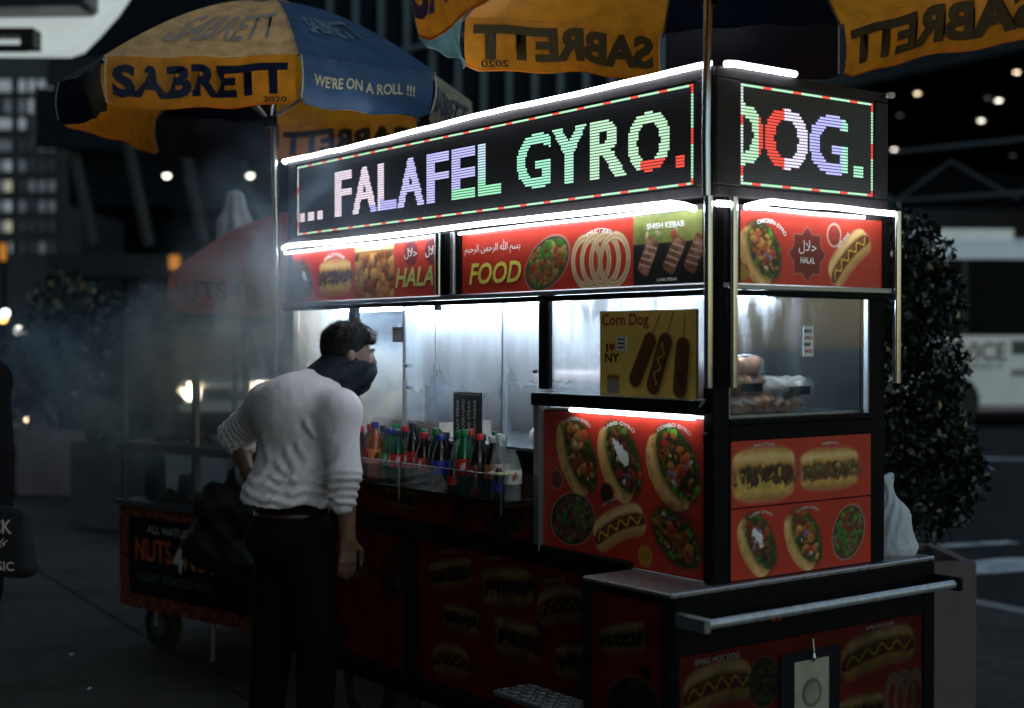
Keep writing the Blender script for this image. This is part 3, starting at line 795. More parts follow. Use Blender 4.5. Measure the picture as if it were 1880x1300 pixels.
c = Canvas(1.165, .203); X0 = -1.207
c.platter(-.738-X0, 1.797-Z0, .118, .073, 26)
c.bits(c.m(c.ell(-.735-X0, 1.84-Z0, .06, .025, 20)).clip(0,1), [(.06,.25,.03),(.12,.35,.04)], 16, .018, ((-.83-X0,-.64-X0),(.08,.2)), 2)
c.rings(-.478-X0, 1.795-Z0, .235, .150, n=4)
c.put(c.m(c.rbox(-.183-X0, 1.813-Z0, .145, .104, .001)), (.012,.012,.012))
yy = (c.Y-(1.80-Z0))/.11
c.put(c.m(c.rbox(-.183-X0, 1.875-Z0, .145, .044, .001)), c.tex((.22,.24,.06), .7, 14))
for kx, ka in ((-.265, 62), (-.155, 58), (-.07, 60)):
    rg_ = c.m(c.rbox(kx-X0, 1.795-Z0, .055, .026, .012, ka)).clip(0,1)
    c.put(rg_, c.tex((.22,.08,.04), .5, 110)); c.bits(rg_, [(.30,.10,.05),(.16,.05,.03),(.45,.2,.12)], 40, .016, ((kx-.07-X0, kx+.07-X0), (.02,.18)), 2, ka+90)
    for q in (-.03, -.01, .01, .03): c.put(c.m(c.rbox(kx-X0+q*.5, 1.795-Z0+q*.86, .024, .0022, .002, ka-75)), (.55,.42,.34))
    c.bits(c.m(c.ell(kx+.02-X0, 1.853-Z0, .035, .018)).clip(0,1), [(.2,.35,.06),(.6,.5,.3),(.5,.1,.05)], 14, .014, ((kx-.05-X0, kx+.08-X0), (.1,.19)), 2.4)
h2 = c.build('header_panel', cart, (X0, -.0035, Z0), (1,0,0), (0,0,1), M['print'], 'red panel with a platter, pretzels and skewers right of the post')
hl_text(h2, 0, (AR_BISM, 0.0, 0), -1.190, 1.838, .315, .048, M['white_ink'])
hl_text(h2, 0, ('FOOD', B, .25), -1.165, 1.742, .295, .072, M['yellow_ink'])
hl_text(h2, 0, ('SHISH KEBAB', B, 0), -.268, 1.872, .155, .017, M['white_ink'])
hl_text(h2, 0, ('LAMB STEAK', B, 0), -.225, 1.722, .085, .009, M['white_ink'])
text_obj('lettering', ('PRETZEL', B, 0), h2, M['white_ink'], arc_place((-.478, -.0052, 1.72), (1,0,0), (0,0,1), .158, 112, 68, .012))
def post_r(x, y, r, z0, z1, m='chrome', name='header_post'):
    mb = MB(); mb.tube([(x, y, z0), (x, y, z1)], r, 14); return part(mb, name, M[m], smooth=True)
mb = MB(); mb.box(-1.342, -1.208, -.012, -.0005, 1.7115, 1.925, .003); part(mb, 'header_post', M['black'])
post_r(-1.318, -.026, .014, 1.712, 1.925); post_r(-1.235, -.022, .010, 1.712, 1.925, 'alu')

c = Canvas(.612, .203); Y0 = .092
c.gyro(.185-Y0, 1.803-Z0, .185, .135, 122, 0)
st = c.m(np.maximum(c.rbox(.371-Y0, 1.802-Z0, .058, .058, .001), -9)).clip(0,1); st = np.maximum(st, c.m(c.rbox(.371-Y0, 1.802-Z0, .058, .058, .001, 45)).clip(0,1))
inn = np.maximum(c.m(c.rbox(.371-Y0, 1.802-Z0, .055, .055, .001)).clip(0,1), c.m(c.rbox(.371-Y0, 1.802-Z0, .055, .055, .001, 45)).clip(0,1))
c.put(st, (.42,.14,.12)); c.put(inn, (.17,.015,.012))
c.put(c.m(c.ell(.487-Y0, 1.862-Z0, .032, .036)), (.65,.35,.28)); c.put(c.m(c.ell(.487-Y0, 1.862-Z0, .026, .030)), c.tex((.32,.03,.02), .5, 130))
c.dog(.553-Y0, 1.803-Z0, .205, .085, 40)
c.disc(.108-Y0, 1.742-Z0, .022, (.35,.18,.02), (.3,.08,.02))
h3 = c.build('header_panel', cart, (.0035, Y0, Z0), (0,1,0), (0,0,1), M['print'], 'red panel with a gyro, an eight-pointed star and a hot dog on the cart end')
def he_text(o, key, y, z, w, hh, m, x=.0052): return text_obj('lettering', key, o, m, flat((x, y, z), (0,1,0), (0,0,1), w, hh))
he_text(h3, (AR_HALAL, 0.0, 0), .333, 1.802, .076, .040, M['white_ink'])
he_text(h3, ('HALAL', B, 0), .340, 1.775, .062, .018, M['white_ink'])
text_obj('lettering', ('CHICKEN GYRO', B, 0), h3, M['white_ink'], arc_place((.0052, .20, 1.79), (0,1,0), (0,0,1), .094, 112, 38, .012))
d_ = Vector((0, math.cos(math.radians(42)), math.sin(math.radians(42)))); u_ = Vector((0, -d_.z, d_.y))
text_obj('lettering', ('HOT DOG', B, 0), h3, M['white_ink'], flat(Vector((.0052, .505, 1.822)), d_, u_, .065, .011))
mb = MB(); mb.box(.0005, .012, .058, .0915, 1.7115, 1.925, .003); part(mb, 'header_post', M['black']); mb = MB(); mb.box(.0005, .012, .7045, CY+.015, 1.7115, 1.925, .003); part(mb, 'header_post', M['black'])
# chrome tubes that hang from the roof frame at the corners
for x, y, z0 in ((.006, -.028, 1.424), (.024, .050, 1.424), (.022, .752, 1.424)):
    post_r(x, y, .0125, z0, 1.945, name='hanging_tube')
mb = MB(); mb.box(-.020, .010, .0, .03, 1.43, 1.935, .004); part(mb, 'corner_post', M['dark_alu'])

# lit tubes: under the sign, over the header panels
def wavy(p0, p1, n, amp, seed, ends=0.0):
    rg = random.Random(seed); P = []
    for i in range(n+1):
        t = i/n; p = Vector(p0).lerp(Vector(p1), t); p.z += amp*math.sin(t*9+seed)+rg.uniform(-amp, amp)*.5; P.append(p)
    return P
def light(name, pts, r, m='tube'):
    mb = MB(); mb.tube(pts, r, 10); return part(mb, name, M[m], smooth=True)
light('light_tube', [(-2.43,-.05,1.932)]+wavy((-2.40,-.05,1.937), (-.12,-.05,1.935), 16, .002, 2)+[(-.07,-.048,1.925),(-.03,-.045,1.912)], .0085)
light('light_tube', wavy((-2.47,-.022,1.916), (-1.36,-.022,1.918), 6, .001, 4), .0045)
light('light_tube', wavy((-1.20,-.022,1.918), (-.06,-.022,1.920), 6, .001, 5), .0045)
light('light_tube', [(.045,.075,1.918),(.05,.13,1.932)]+wavy((.05,.17,1.938), (.05,.705,1.934), 8, .0015, 3), .0080)
light('light_tube', wavy((.022,.095,1.920), (.022,.60,1.918), 5, .001, 6), .0045)
light('light_tube', [(.02,-.012,1.925),(.03,.03,1.925)], .008)
# sign on the roof
mb = MB(); mb.box(-2.47, -.012, .012, CY-.0, 1.950, 2.295); sg = part(mb, 'sign_box', M['frame'])
mb = MB()
mb.box(-2.475, -.010, -.006, .0115, 2.272, 2.302, .003); mb.box(-2.475, -.010, -.006, .0115, 1.948, 1.979, .003)
mb.box(-2.475, -2.404, -.006, .0115, 1.9795, 2.2715, .003); mb.box(-.066, -.010, -.006, .0115, 1.9795, 2.2715, .003)
part(mb, 'sign_frame', M['frame'], sg)
mb = MB()
mb.box(-.0115, .008, .0, CY+.008, 2.272, 2.302, .003); mb.box(-.0115, .008, .0, CY+.008, 1.948, 1.979, .003)
mb.box(-.0115, .008, .0, .094, 1.9795, 2.2715, .003); mb.box(-.0115, .008, .667, CY+.008, 1.9795, 2.2715, .003)
part(mb, 'sign_frame', M['frame'], sg)
mb = MB(); mb.box(-2.4035, -.0665, .0, .0115, 1.98, 2.271); part(mb, 'sign_face', M['led_board'], sg)
mb = MB(); mb.box(-.0115, .002, .0945, .6665, 1.98, 2.271); part(mb, 'sign_face', M['led_board'], sg)

PITCH = .281/32
def glyph_cells(ch, ncols, nrows, bold):
    v, t, _ = TXT[ch, B, 0]
    gx, gy = np.meshgrid((np.arange(ncols)+.5)/ncols, (np.arange(nrows)+.5)/nrows, indexing='ij')
    on = np.zeros((ncols, nrows), bool)
    for dx in bold:
        for tri in t:
            a, b_, c_ = v[tri]; x, y = gx+dx/ncols, gy
            d1 = (x-b_[0])*(a[1]-b_[1])-(a[0]-b_[0])*(y-b_[1]); d2 = (x-c_[0])*(b_[1]-c_[1])-(b_[0]-c_[0])*(y-c_[1]); d3 = (x-a[0])*(c_[1]-a[1])-(c_[0]-a[0])*(y-a[1])
            on |= ~(((d1 < 0)|(d2 < 0)|(d3 < 0)) & ((d1 > 0)|(d2 > 0)|(d3 > 0)))
    return on
PINKW, LAV, GRN, MINT, REDL, WHT = (1.0,.86,.98), (.55,.56,1.15), (.36,.88,.55), (.50,.95,.62), (1.0,.10,.07), (.92,.86,1.1)
def diodes(name, ncols, letters, o, ux, uz, board, dark):
    o, ux, uz = np.array(o), np.array(ux, float), np.array(uz, float); n = np.cross(ux, uz)
    lit = {}
    for ch, c0, c1, colf in letters:
        if ch == '.': cells = np.ones((c1-c0, 4), bool)
        else: cells = glyph_cells(ch, c1-c0, 20, (-.45, .45))
        for i, j in np.argwhere(cells):
            if 0 <= c0+i < ncols: lit[c0+i, 6+j] = colf(c0+i, 6+j)
    per = 14
    for i in range(ncols):
        k = i % per
        lit[i, 31] = REDL if k >= per-4 else MINT; lit[i, 0] = REDL if (k+5) % per >= per-4 else MINT
    for j in range(32):
        k = (j+3) % 16; lit[ncols-1, j] = REDL if k < 5 else MINT; lit[0, j] = REDL if 5 < k < 9 else (.80,.95,.88)
    V = []; F = []; Cc = []
    for (i, j), col in lit.items():
        edge = j in (0, 31)
        x0, x1 = i*PITCH+PITCH*.04, (i+1)*PITCH-PITCH*.04; z0, z1 = j*PITCH+PITCH*(.15), (j+1)*PITCH-PITCH*.17
        b = len(V)
        for (x, z) in ((x0,z0),(x1,z0),(x1,z1),(x0,z1)): V.append(o+ux*x+uz*z+n*.0012); Cc.append(col)
        F.append((b, b+1, b+2, b+3))
    ob = np_mesh(name, V, F, LIT, sg, colors=np.array(Cc)); ob['kind'] = 'stuff'
    # the unlit diodes: a raised louvre under every row and a rib between columns
    mb = MB(); W = ncols*PITCH
    for j in range(33):
        z = j*PITCH; p0, p1 = o+uz*(z-.0006), o+uz*(z+.0006)
        mb.add([p0, p0+ux*W, p1+ux*W, p1, p0+n*.0009, p0+ux*W+n*.0009, p1+ux*W+n*.0009, p1+n*.0009], [(4,5,6,7),(0,1,5,4),(3,7,6,2)])
    for i in range(ncols+1):
        x = i*PITCH; p0, p1 = o+ux*(x-.0005), o+ux*(x+.0005)
        mb.add([p0+n*.0007, p1+n*.0007, p1+uz*.281+n*.0007, p0+uz*.281+n*.0007], [(0,1,2,3)])
    g = mb.build('louvre_grid', dark, sg); g['kind'] = 'stuff'
GRID = mat('sign_louvres', (.05,.05,.06), .5, .1, var=.3, scale=80)
K = lambda c: (lambda i, j: c)
L_ = [('.',2,7,lambda i, j: (1.0,.45,.35) if i < 3 else PINKW), ('.',10,16,K(PINKW)), ('.',19,24,K(PINKW)), ('F',35,50,K(PINKW)), ('A',51,71,lambda i, j: LAV if j < 9 and i > 64 else PINKW),
      ('L',72,87,lambda i, j: LAV if j < 11 and i > 73 else PINKW), ('A',88,108,K((.66,.66,1.15))), ('F',110,126,K((.62,.62,1.15))), ('E',128,144,lambda i, j: GRN if j < 10 else (.58,.58,1.15)),
      ('L',146,161,lambda i, j: GRN if j < 12 else (.52,.85,.85) if j < 18 else (.62,.80,1.0)), ('G',171,191,K((.40,.92,.66))), ('Y',192,211,K((.46,.92,.66))), ('R',213,232,K((.58,.92,.64))),
      ('O',233,253,lambda i, j: REDL if j < 10 and i > 238 and (i+j*.2) < 253 else (.58,.93,.62)), ('.',256,260,K(REDL))]
diodes('lit_diode', 264, L_, (-2.399, -.0002, 1.985), (1,0,0), (0,0,1), M['led_board'], GRID)
E_ = [('D',-8,10,lambda i, j: REDL if i > 7 else (.56,.93,.60)), ('O',11,31,lambda i, j: REDL if i < 20 else WHT), ('G',32,51,lambda i, j: (.45,.95,.7) if i > 47 else (.55,.56,1.15)), ('.',54,59,K((.42,.92,.62)))]
diodes('lit_diode', 64, E_, (.0022, .099, 1.985), (0,1,0), (0,0,1), M['led_board'], GRID)
# light rope along the top edge of the sign
light('light_rope', [(-2.50,-.012,2.30),(-2.485,-.014,2.292)]+wavy((-2.46,-.016,2.296), (-.03,-.016,2.310), 22, .0035, 9)+[(-.002,-.012,2.309)], .0075)
light('light_rope', [(.012,.03,2.309),(.016,.06,2.312),(.016,.30,2.311),(.016,.305,2.311)], .0085)
mb = MB(); mb.box(.0085, .03, .71, .735, 2.285, 2.303, .004); part(mb, 'end_clip', mat('pale_clip', (.6,.6,.62), .4))
# lights over the counter
light('light_tube', [(-2.40,.20,1.682),(-1.66,.20,1.682)], .009, 'tube_in')
light('light_tube', [(-1.56,.085,1.684),(-.10,.085,1.684)], .010, 'tube_in')
light('light_tube', [(-.035,.085,1.684),(-.035,.24,1.684)], .007, 'tube_in')

# windows
M['pane_steam'] = mat_glass('steamed_glass', steam=1.35, scale=2.2, zlo=1.36, zhi=1.64, lo=.30, hi=.75, base=.34)
M['pane_door'] = mat_glass('steamed_sliding_glass', steam=1.0, scale=1.6, zlo=1.25, zhi=1.64, lo=.3, hi=.8, base=.30)
M['pane_end'] = mat_glass('smeared_glass', steam=.75, scale=4.5, zlo=1.52, zhi=1.67, lo=.46, hi=.85, base=.03, ygrad=(.15, .50))
M['acrylic'] = mat_glass('clear_acrylic', (.92,.95,.96), refl=.10)
def pane(name, x0, x1, y0, y1, z0, z1, m): mb = MB(); mb.box(x0, x1, y0, y1, z0, z1); return part(mb, name, M[m])
pane('window_pane', -.720, -.038, .004, .009, 1.392, 1.692, 'pane_steam')
pane('sliding_pane', -1.61, -.985, .020, .025, 1.206, 1.690, 'pane_door')
pane('sliding_pane', -.99, -.776, .008, .013, 1.206, 1.690, 'pane_door')
pane('window_pane', -2.42, -1.992, .018, .023, 1.206, 1.690, 'pane_door')
pane('end_pane', -.009, -.004, .062, .652, 1.338, 1.692, 'pane_end')
mb = MB(); mb.box(-1.616, -1.6085, .012, .03, 1.206, 1.692, .002); mb.box(-.994, -.9895, .006, .028, 1.206, 1.692, .001); mb.box(-1.41, -1.407, .0185, .0195, 1.206, 1.69)
part(mb, 'pane_edge', M['alu'])
for x, z in ((-1.565, 1.462), (-1.555, 1.385), (-.80, 1.455)):
    mb = MB(); mb.tube([(x, .018, z), (x, -.004, z)], .007, 12); mb.box(x-.004, x+.014, -.010, -.004, z-.004, z+.005, .001); part(mb, 'pane_knob', M['chrome'], smooth=False)
mb = MB(); mb.box(-1.382, -1.360, -.006, .016, 1.660, 1.690, .003); part(mb, 'hinge', M['black'])
mb = MB(); mb.box(-.02, -.003, .648, .656, 1.334, 1.69, .001); mb.box(-.02, -.003, .060, .0655, 1.334, 1.69, .001); part(mb, 'pane_edge', M['alu'])
mb = MB(); mb.box(-.012, .008, .058, .66, 1.318, 1.336, .003); part(mb, 'window_sill', M['black'])
mb = MB(); mb.box(-.010, .007, .058, .66, 1.276, 1.3175, .002); part(mb, 'window_sill', M['dark_alu'])
mb = MB(); mb.box(-.73, -.02, -.075, .010, 1.352, 1.389, .004); part(mb, 'window_sill', M['black'])
mb = MB(); mb.box(-.73, -.02, -.076, .003, 1.3892, 1.3915); part(mb, 'window_sill', M['alu'])
mb = MB(); mb.tube([(-.035,-.02,1.372),(-.015,-.04,1.375),(.005,-.045,1.388)], .005, 8); mb.lathe([(.009,0),(.012,.006),(.009,.014)], (-.035,-.03,1.352), 10); part(mb, 'latch', M['chrome'])
light('light_tube', [(-.60,-.018,1.3415),(-.06,-.018,1.3395)], .0065)
# lower picture panels: display base, long side
c = Canvas(.758, .444, .0023); X0, Z0 = -.762, .889
for gx, gz, L, W, A, k in ((-.590,1.203,.25,.15,118,0), (-.388,1.199,.245,.155,120,1), (-.158,1.200,.245,.175,126,2)): c.gyro(gx-X0, gz-Z0, L, W, A, k)
c.disc(-.697-X0, 1.118-Z0, .028, (.14,.03,.02), (.42,.18,.14)); c.disc(-.455-X0, 1.095-Z0, .029, (.04,.02,.015), (.35,.05,.03))
c.platter(-.618-X0, 1.002-Z0, .105, .078, 12, .55)
c.dog(-.402-X0, 1.003-Z0, .235, .095, 22)
c.gyro(-.150-X0, 1.002-Z0, .22, .155, -32, 2, 0)
c.disc(-.283-X0, .928-Z0, .027, (.40,.20,.02), (.42,.22,.04))
q = c.build('menu_panel', cart, (X0, .0035, Z0), (1,0,0), (0,0,1), M['print'], 'red panel with three gyros above a platter and a hot dog')
for (x, z, txt) in ((-.60, 1.19, 'CHICKEN GYRO'), (-.40, 1.185, 'LAMB GYRO'), (-.165, 1.19, 'COMBO GYRO')):
    text_obj('lettering', (txt, B, 0), q, M['caption_ink'], arc_place((x, .0015, z), (1,0,0), (0,0,1), .118, 122, 54, .011))
text_obj('lettering', ('HOT DOG', B, 0), q, M['caption_ink'], flat((-.47, .0015, 1.055), (math.cos(.4),0,math.sin(.4)), (-math.sin(.4),0,math.cos(.4)), .07, .009))
mb = MB(); mb.box(-.772, -.7635, -.014, .006, .885, 1.351, .002); mb.box(-.763, -.036, -.004, .005, .876, .8885, .002); part(mb, 'panel_trim', M['alu'])
mb = MB(); mb.box(-.03, -.012, -.014, -.0085, 1.27, 1.30, .002); part(mb, 'latch_plate', M['black'])
# end panels
c = Canvas(.592, .184, .0023); Y0 = .061; Z0 = 1.0895
c.sub(.192-Y0, 1.177-Z0, .245, .145); c.sub(.468-Y0, 1.178-Z0, .245, .115, ((.14,.06,.02),(.24,.12,.04),(.07,.05,.02)), False)
q = c.build('menu_panel', cart, (.0048, Y0, Z0), (0,1,0), (0,0,1), M['print'], 'red panel with two long sandwiches')
text_obj('lettering', ('PHILLY STEAK', B, 0), q, M['caption_ink'], arc_place((.0065, .192, 1.02), (0,1,0), (0,0,1), .238, 100, 80, .008))
text_obj('lettering', ('SANDWICH', B, 0), q, M['caption_ink'], arc_place((.0065, .468, 1.02), (0,1,0), (0,0,1), .230, 99, 81, .008))
c = Canvas(.592, .198, .0023); Z0 = .888
c.gyro(.172-Y0, .985-Z0, .19, .115, 122, 1); c.gyro(.362-Y0, .985-Z0, .19, .12, 124, 0); c.platter(.552-Y0, .985-Z0, .082, .066, 60, .6)
q = c.build('menu_panel', cart, (.0048, Y0, Z0), (0,1,0), (0,0,1), M['print'], 'red panel with two gyros and a dish of meat')
for (y, txt) in ((.178, 'LAMB GYRO'), (.372, 'COMBO GYRO')):
    text_obj('lettering', (txt, B, 0), q, M['caption_ink'], arc_place((.0065, y, .975), (0,1,0), (0,0,1), .093, 118, 62, .008))
mb = MB(); mb.box(-.004, .0044, .059, .655, .886, 1.2765); part(mb, 'panel_back', M['dark_alu'])
mb = MB(); mb.box(.0045, .0075, .059, .655, 1.0862, 1.0892); part(mb, 'panel_trim', M['black'])
# red strip under the bottle shelf, lower long-side panels
c = Canvas(1.55, .124, .004); X0, Z0 = -2.36, .9055
c.sub(-1.62-X0, .975-Z0, .22, .075); c.platter(-.97-X0, .96-Z0, .10, .045, 10, .4); c.dog(-2.05-X0, .97-Z0, .2, .06, 8)
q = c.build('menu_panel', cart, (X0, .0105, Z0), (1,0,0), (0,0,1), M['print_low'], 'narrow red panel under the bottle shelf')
mb = MB(); mb.box(-1.24, -1.228, -.012, .009, .925, 1.02, .002); part(mb, 'panel_trim', M['dark_alu'])
c = Canvas(1.13, .498, .0033); X0, Z0 = -1.51, .346
c.sub(-1.30-X0, .742-Z0, .255, .10, ((.04,.02,.015),(.10,.05,.03),(.3,.2,.1)), False, 12); c.sub(-.968-X0, .742-Z0, .27, .125, ((.05,.025,.02),(.10,.05,.04),(.16,.10,.08)), True, 8)
c.dog(-.688-X0, .722-Z0, .23, .11, 14); c.sub(-1.235-X0, .595-Z0, .21, .085, ((.05,.025,.02),(.09,.04,.02),(.12,.06,.04)), False)
c.sub(-.915-X0, .578-Z0, .235, .13); c.sub(-.60-X0, .56-Z0, .2, .11, ((.05,.025,.02),(.09,.04,.02),(.12,.06,.04)), True, 10); c.dog(-1.3-X0, .44-Z0, .22, .1, 5)
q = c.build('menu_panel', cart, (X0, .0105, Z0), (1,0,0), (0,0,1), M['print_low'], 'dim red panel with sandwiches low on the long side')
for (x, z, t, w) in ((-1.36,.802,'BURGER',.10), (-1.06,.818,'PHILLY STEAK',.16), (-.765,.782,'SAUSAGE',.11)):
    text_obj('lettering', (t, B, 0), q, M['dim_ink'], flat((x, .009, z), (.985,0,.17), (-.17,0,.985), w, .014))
c = Canvas(.80, .498, .005); X0 = -2.36
c.gyro(-1.68-X0, .70-Z0, .22, .16, 60, 2, 0); c.sub(-2.0-X0, .7-Z0, .24, .12)
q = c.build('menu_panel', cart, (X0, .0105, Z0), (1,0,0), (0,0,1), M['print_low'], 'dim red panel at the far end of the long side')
# cabinet panels
c = Canvas(.294, .74, .0028); X0, Z0 = -.301, .108
c.sub(-.168-X0, .732-Z0, .185, .085, ((.03,.02,.015),(.10,.06,.04),(.45,.38,.30)), False, 14); c.platter(-.13-X0, .545-Z0, .11, .085, 20, .3); c.disc(-.075-X0, .655-Z0, .018, (.03,.015,.01), (.08,.02,.01))
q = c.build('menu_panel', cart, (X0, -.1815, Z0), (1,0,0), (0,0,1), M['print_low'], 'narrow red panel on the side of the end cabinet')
c = Canvas(1.03, .60, .003); Y0, Z0 = -.163, .111
c.dog(-.012-Y0, .618-Z0, .255, .11, 4); c.platter(.165-Y0, .60-Z0, .06, .07, 0, .4); c.dog(.66-Y0, .625-Z0, .33, .11, 5); c.rings(.785-Y0, .46-Z0, .16, .15, (.42,.24,.16), 3); c.sub(.58-Y0, .45-Z0, .2, .1)
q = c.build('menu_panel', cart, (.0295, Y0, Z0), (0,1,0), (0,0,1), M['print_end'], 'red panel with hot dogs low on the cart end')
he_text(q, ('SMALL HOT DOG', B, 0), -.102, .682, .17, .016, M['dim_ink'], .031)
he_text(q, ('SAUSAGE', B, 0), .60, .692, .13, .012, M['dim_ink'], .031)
# notices on the glass
def notice(name, o, ux, w, h, body):
    ux = Vector(ux); n = ux.cross(Vector((0,0,1))); o = Vector(o)
    mb = MB()
    p = [o, o+ux*w, o+ux*w+Vector((0,0,h)), o+Vector((0,0,h))]
    mb.add([a+n*.0 for a in p]+[a-n*.0012 for a in p], [(0,1,2,3),(7,6,5,4),(0,4,5,1),(1,5,6,2),(2,6,7,3),(3,7,4,0)])
    s = part(mb, name, M['plastic_white'])
    for k, (t, ww) in enumerate(body):
        text_obj('lettering', (t, B, 0), s, M['black_ink' if k % 2 == 0 else 'red_ink'], flat(o+ux*(w*.12)+n*.001+Vector((0,0,h*(.78-.22*k))), ux, (0,0,1), w*ww, h*.11))
    return s
notice('notice', (-1.688, .014, 1.548), (1,0,0), .072, .055, [('MENU', .7), ('BEEF', .5)])
notice('notice', (.001, .357, 1.507), (0,1,0), .044, .088, [('MENU', .7), ('GYROS', .75), ('BEEF', .6), ('LAMB GYRO', .75)])

# old gum and stains trodden into the paving
mb = MB(); rg = random.Random(31)
for k in range(170):
    a, b_ = rg.uniform(-9, 1.2), rg.uniform(-4.5, 2.8); r_ = rg.uniform(.008, .022); n_ = 7; c_ = PV(a, b_)
    ring = [(c_.x+math.cos(6.283*i/n_)*r_*rg.uniform(.7,1.2), c_.y+math.sin(6.283*i/n_)*r_*rg.uniform(.7,1.2), .0042) for i in range(n_)]
    mb.add(ring+[(c_.x, c_.y, .0062)], [(i, (i+1) % n_, n_) for i in range(n_)])
o = mb.build('trodden_gum', mat('trodden_gum', (.075,.072,.07), .8, var=.6, scale=3, spec=.1), sidewalk); o['kind'] = 'stuff'

# ------------------------------------------------------------------ things on and in the cart
# yellow poster standing on the sill
c = Canvas(.404, .245, .0022, (.95,.60,.13))
c.put(np.clip((fbm(c.X*6, c.Y*6, 4)-.4)*2, 0, 1), (.90,.54,.09), .6)
PX, PZ = -.432, 1.3925
def corn(cx, cy, L, W, ang, sauce):
    c.put(c.m(c.rbox(cx+.01, cy-.006, L/2, W/2, W/2, ang), 5), (.30,.17,.02), .6)
    c.put(c.m(c.rbox(cx, cy, L/2, W/2, W/2, ang)), c.tex((.17,.062,.018), .5, 130))
    x, y = c.loc(cx, cy, ang); body = c.m(c.rbox(cx, cy, L/2, W/2, W/2, ang)).clip(0, 1)
    c.put(body*np.clip(.5-y/W*1.6, 0, 1), (.09,.03,.01), .6)
    if sauce: c.put(c.m(np.abs(y-W*.16*np.sin(x/L*26))-W*.06)*c.m(np.abs(x)-L*.33), (.62,.40,.05))
    t = math.radians(ang)
    c.put(c.m(c.rbox(cx+math.cos(t)*(L/2+.03), cy+math.sin(t)*(L/2+.03), .035, .0022, .002, ang)), (.25,.14,.04))
corn(.185, .105, .175, .052, 60, False); corn(.255, .095, .185, .056, 68, True); corn(.345, .085, .17, .056, 84, False)
c.put(c.m(c.ell(.345, .055, .014, .02)), (.10,.03,.015))
c.put(c.m(c.rbox(.057, .03, .028, .025, .008)), (.30,.26,.24)); c.put(c.m(c.ell(.057, .054, .030, .008)), (.34,.14,.03))
mb = MB(); mb.box(PX-.003, PX+.407, -.040, -.034, PZ-.001, PZ+.247)
po = mb.build('poster', mat('poster_board', (.10,.07,.03), .6, var=.2)); tag(po, 'yellow picture poster of three fried sausages on sticks, standing on the window sill', 'poster')
pp = c.build('printed_sheet', po, (PX, -.0405, PZ), (1,0,0), (0,0,1), M['print'])
T_ = lambda key, x, z, w, h, m: text_obj('lettering', key, pp, m, flat((PX+x, -.0416, PZ+z), (1,0,0), (0,0,1), w, h))
T_(('Corn Dog', B, 0), .008, .194, .205, .045, M['red_ink'])
T_(('I', B, 0), .027, .128, .009, .024, M['black_ink']); T_(('\u2665', 0.0, 0), .040, .128, .026, .024, M['red_ink']); T_(('NY', B, 0), .022, .096, .064, .028, M['black_ink'])
mb = MB(); mb.box(PX+.072, PX+.118, -.0425, -.0412, PZ+.130, PZ+.172); nt_ = mb.build('paper_tag', M['plastic_white'], po)
for k in range(3):
    mb = MB(); mb.box(PX+.079, PX+.111, -.0432, -.0426, PZ+.138+k*.012, PZ+.142+k*.012); mb.build('printed_line', M['black_ink'], nt_)
# black menu card behind the sliding pane
mb = MB(); mb.box(-1.275, -1.105, .004, .010, 1.205, 1.378, .002)
mc = mb.build('menu_card', mat('card_black', (.02,.02,.025), .4, var=.3)); tag(mc, 'black menu card with columns of pale writing hung above the bottles', 'menu card')
for k, w_ in enumerate(('PHILLY STEAK','CHICKEN GYRO','LAMB STEAK','SHISH KEBAB')):
    x = -1.252+k*.034; s_ = text_obj('lettering', (w_, B, 0), mc, M['white_ink'], flat((x+.016, .0025, 1.222), (0,0,1), (-1,0,0), .13, .016))
mb = MB(); mb.box(-1.268, -1.112, .0032, .0036, 1.369, 1.3715); mb.build('printed_line', M['white_ink'], mc)
# bottle shelf is part of the cart
mb = MB(); mb.box(-2.05, -.80, -.135, -.0125, 1.036, 1.046, .002); part(mb, 'bottle_shelf', M['black'])
mb = MB(); mb.box(-2.05, -.785, -.1365, -.1325, 1.0465, 1.128); part(mb, 'shelf_guard', M['acrylic'])
mb = MB(); mb.box(-2.05, -.785, -.138, -.132, 1.1285, 1.132, .001); part(mb, 'shelf_rail', mat('rail_bright', (.62,.64,.66), .25, .9, var=.1))
mb = MB(); mb.box(-.800, -.775, -.138, -.012, 1.030, 1.131, .001); part(mb, 'shelf_end', M['acrylic'])
for x in (-1.40, -.80):
    mb = MB(); mb.box(x-.004, x+.004, -.1385, -.1375, 1.0, 1.128); part(mb, 'shelf_bracket', M['alu'])
mb = MB(); mb.box(-.88, -.79, -.130, -.06, 1.1325, 1.1355); tag(mb.build('paper_slip', mat('paper_yellow', (.55,.5,.2), .7, var=.1)), 'yellowish paper slip on the near end of the bottle shelf rail', 'paper slip')

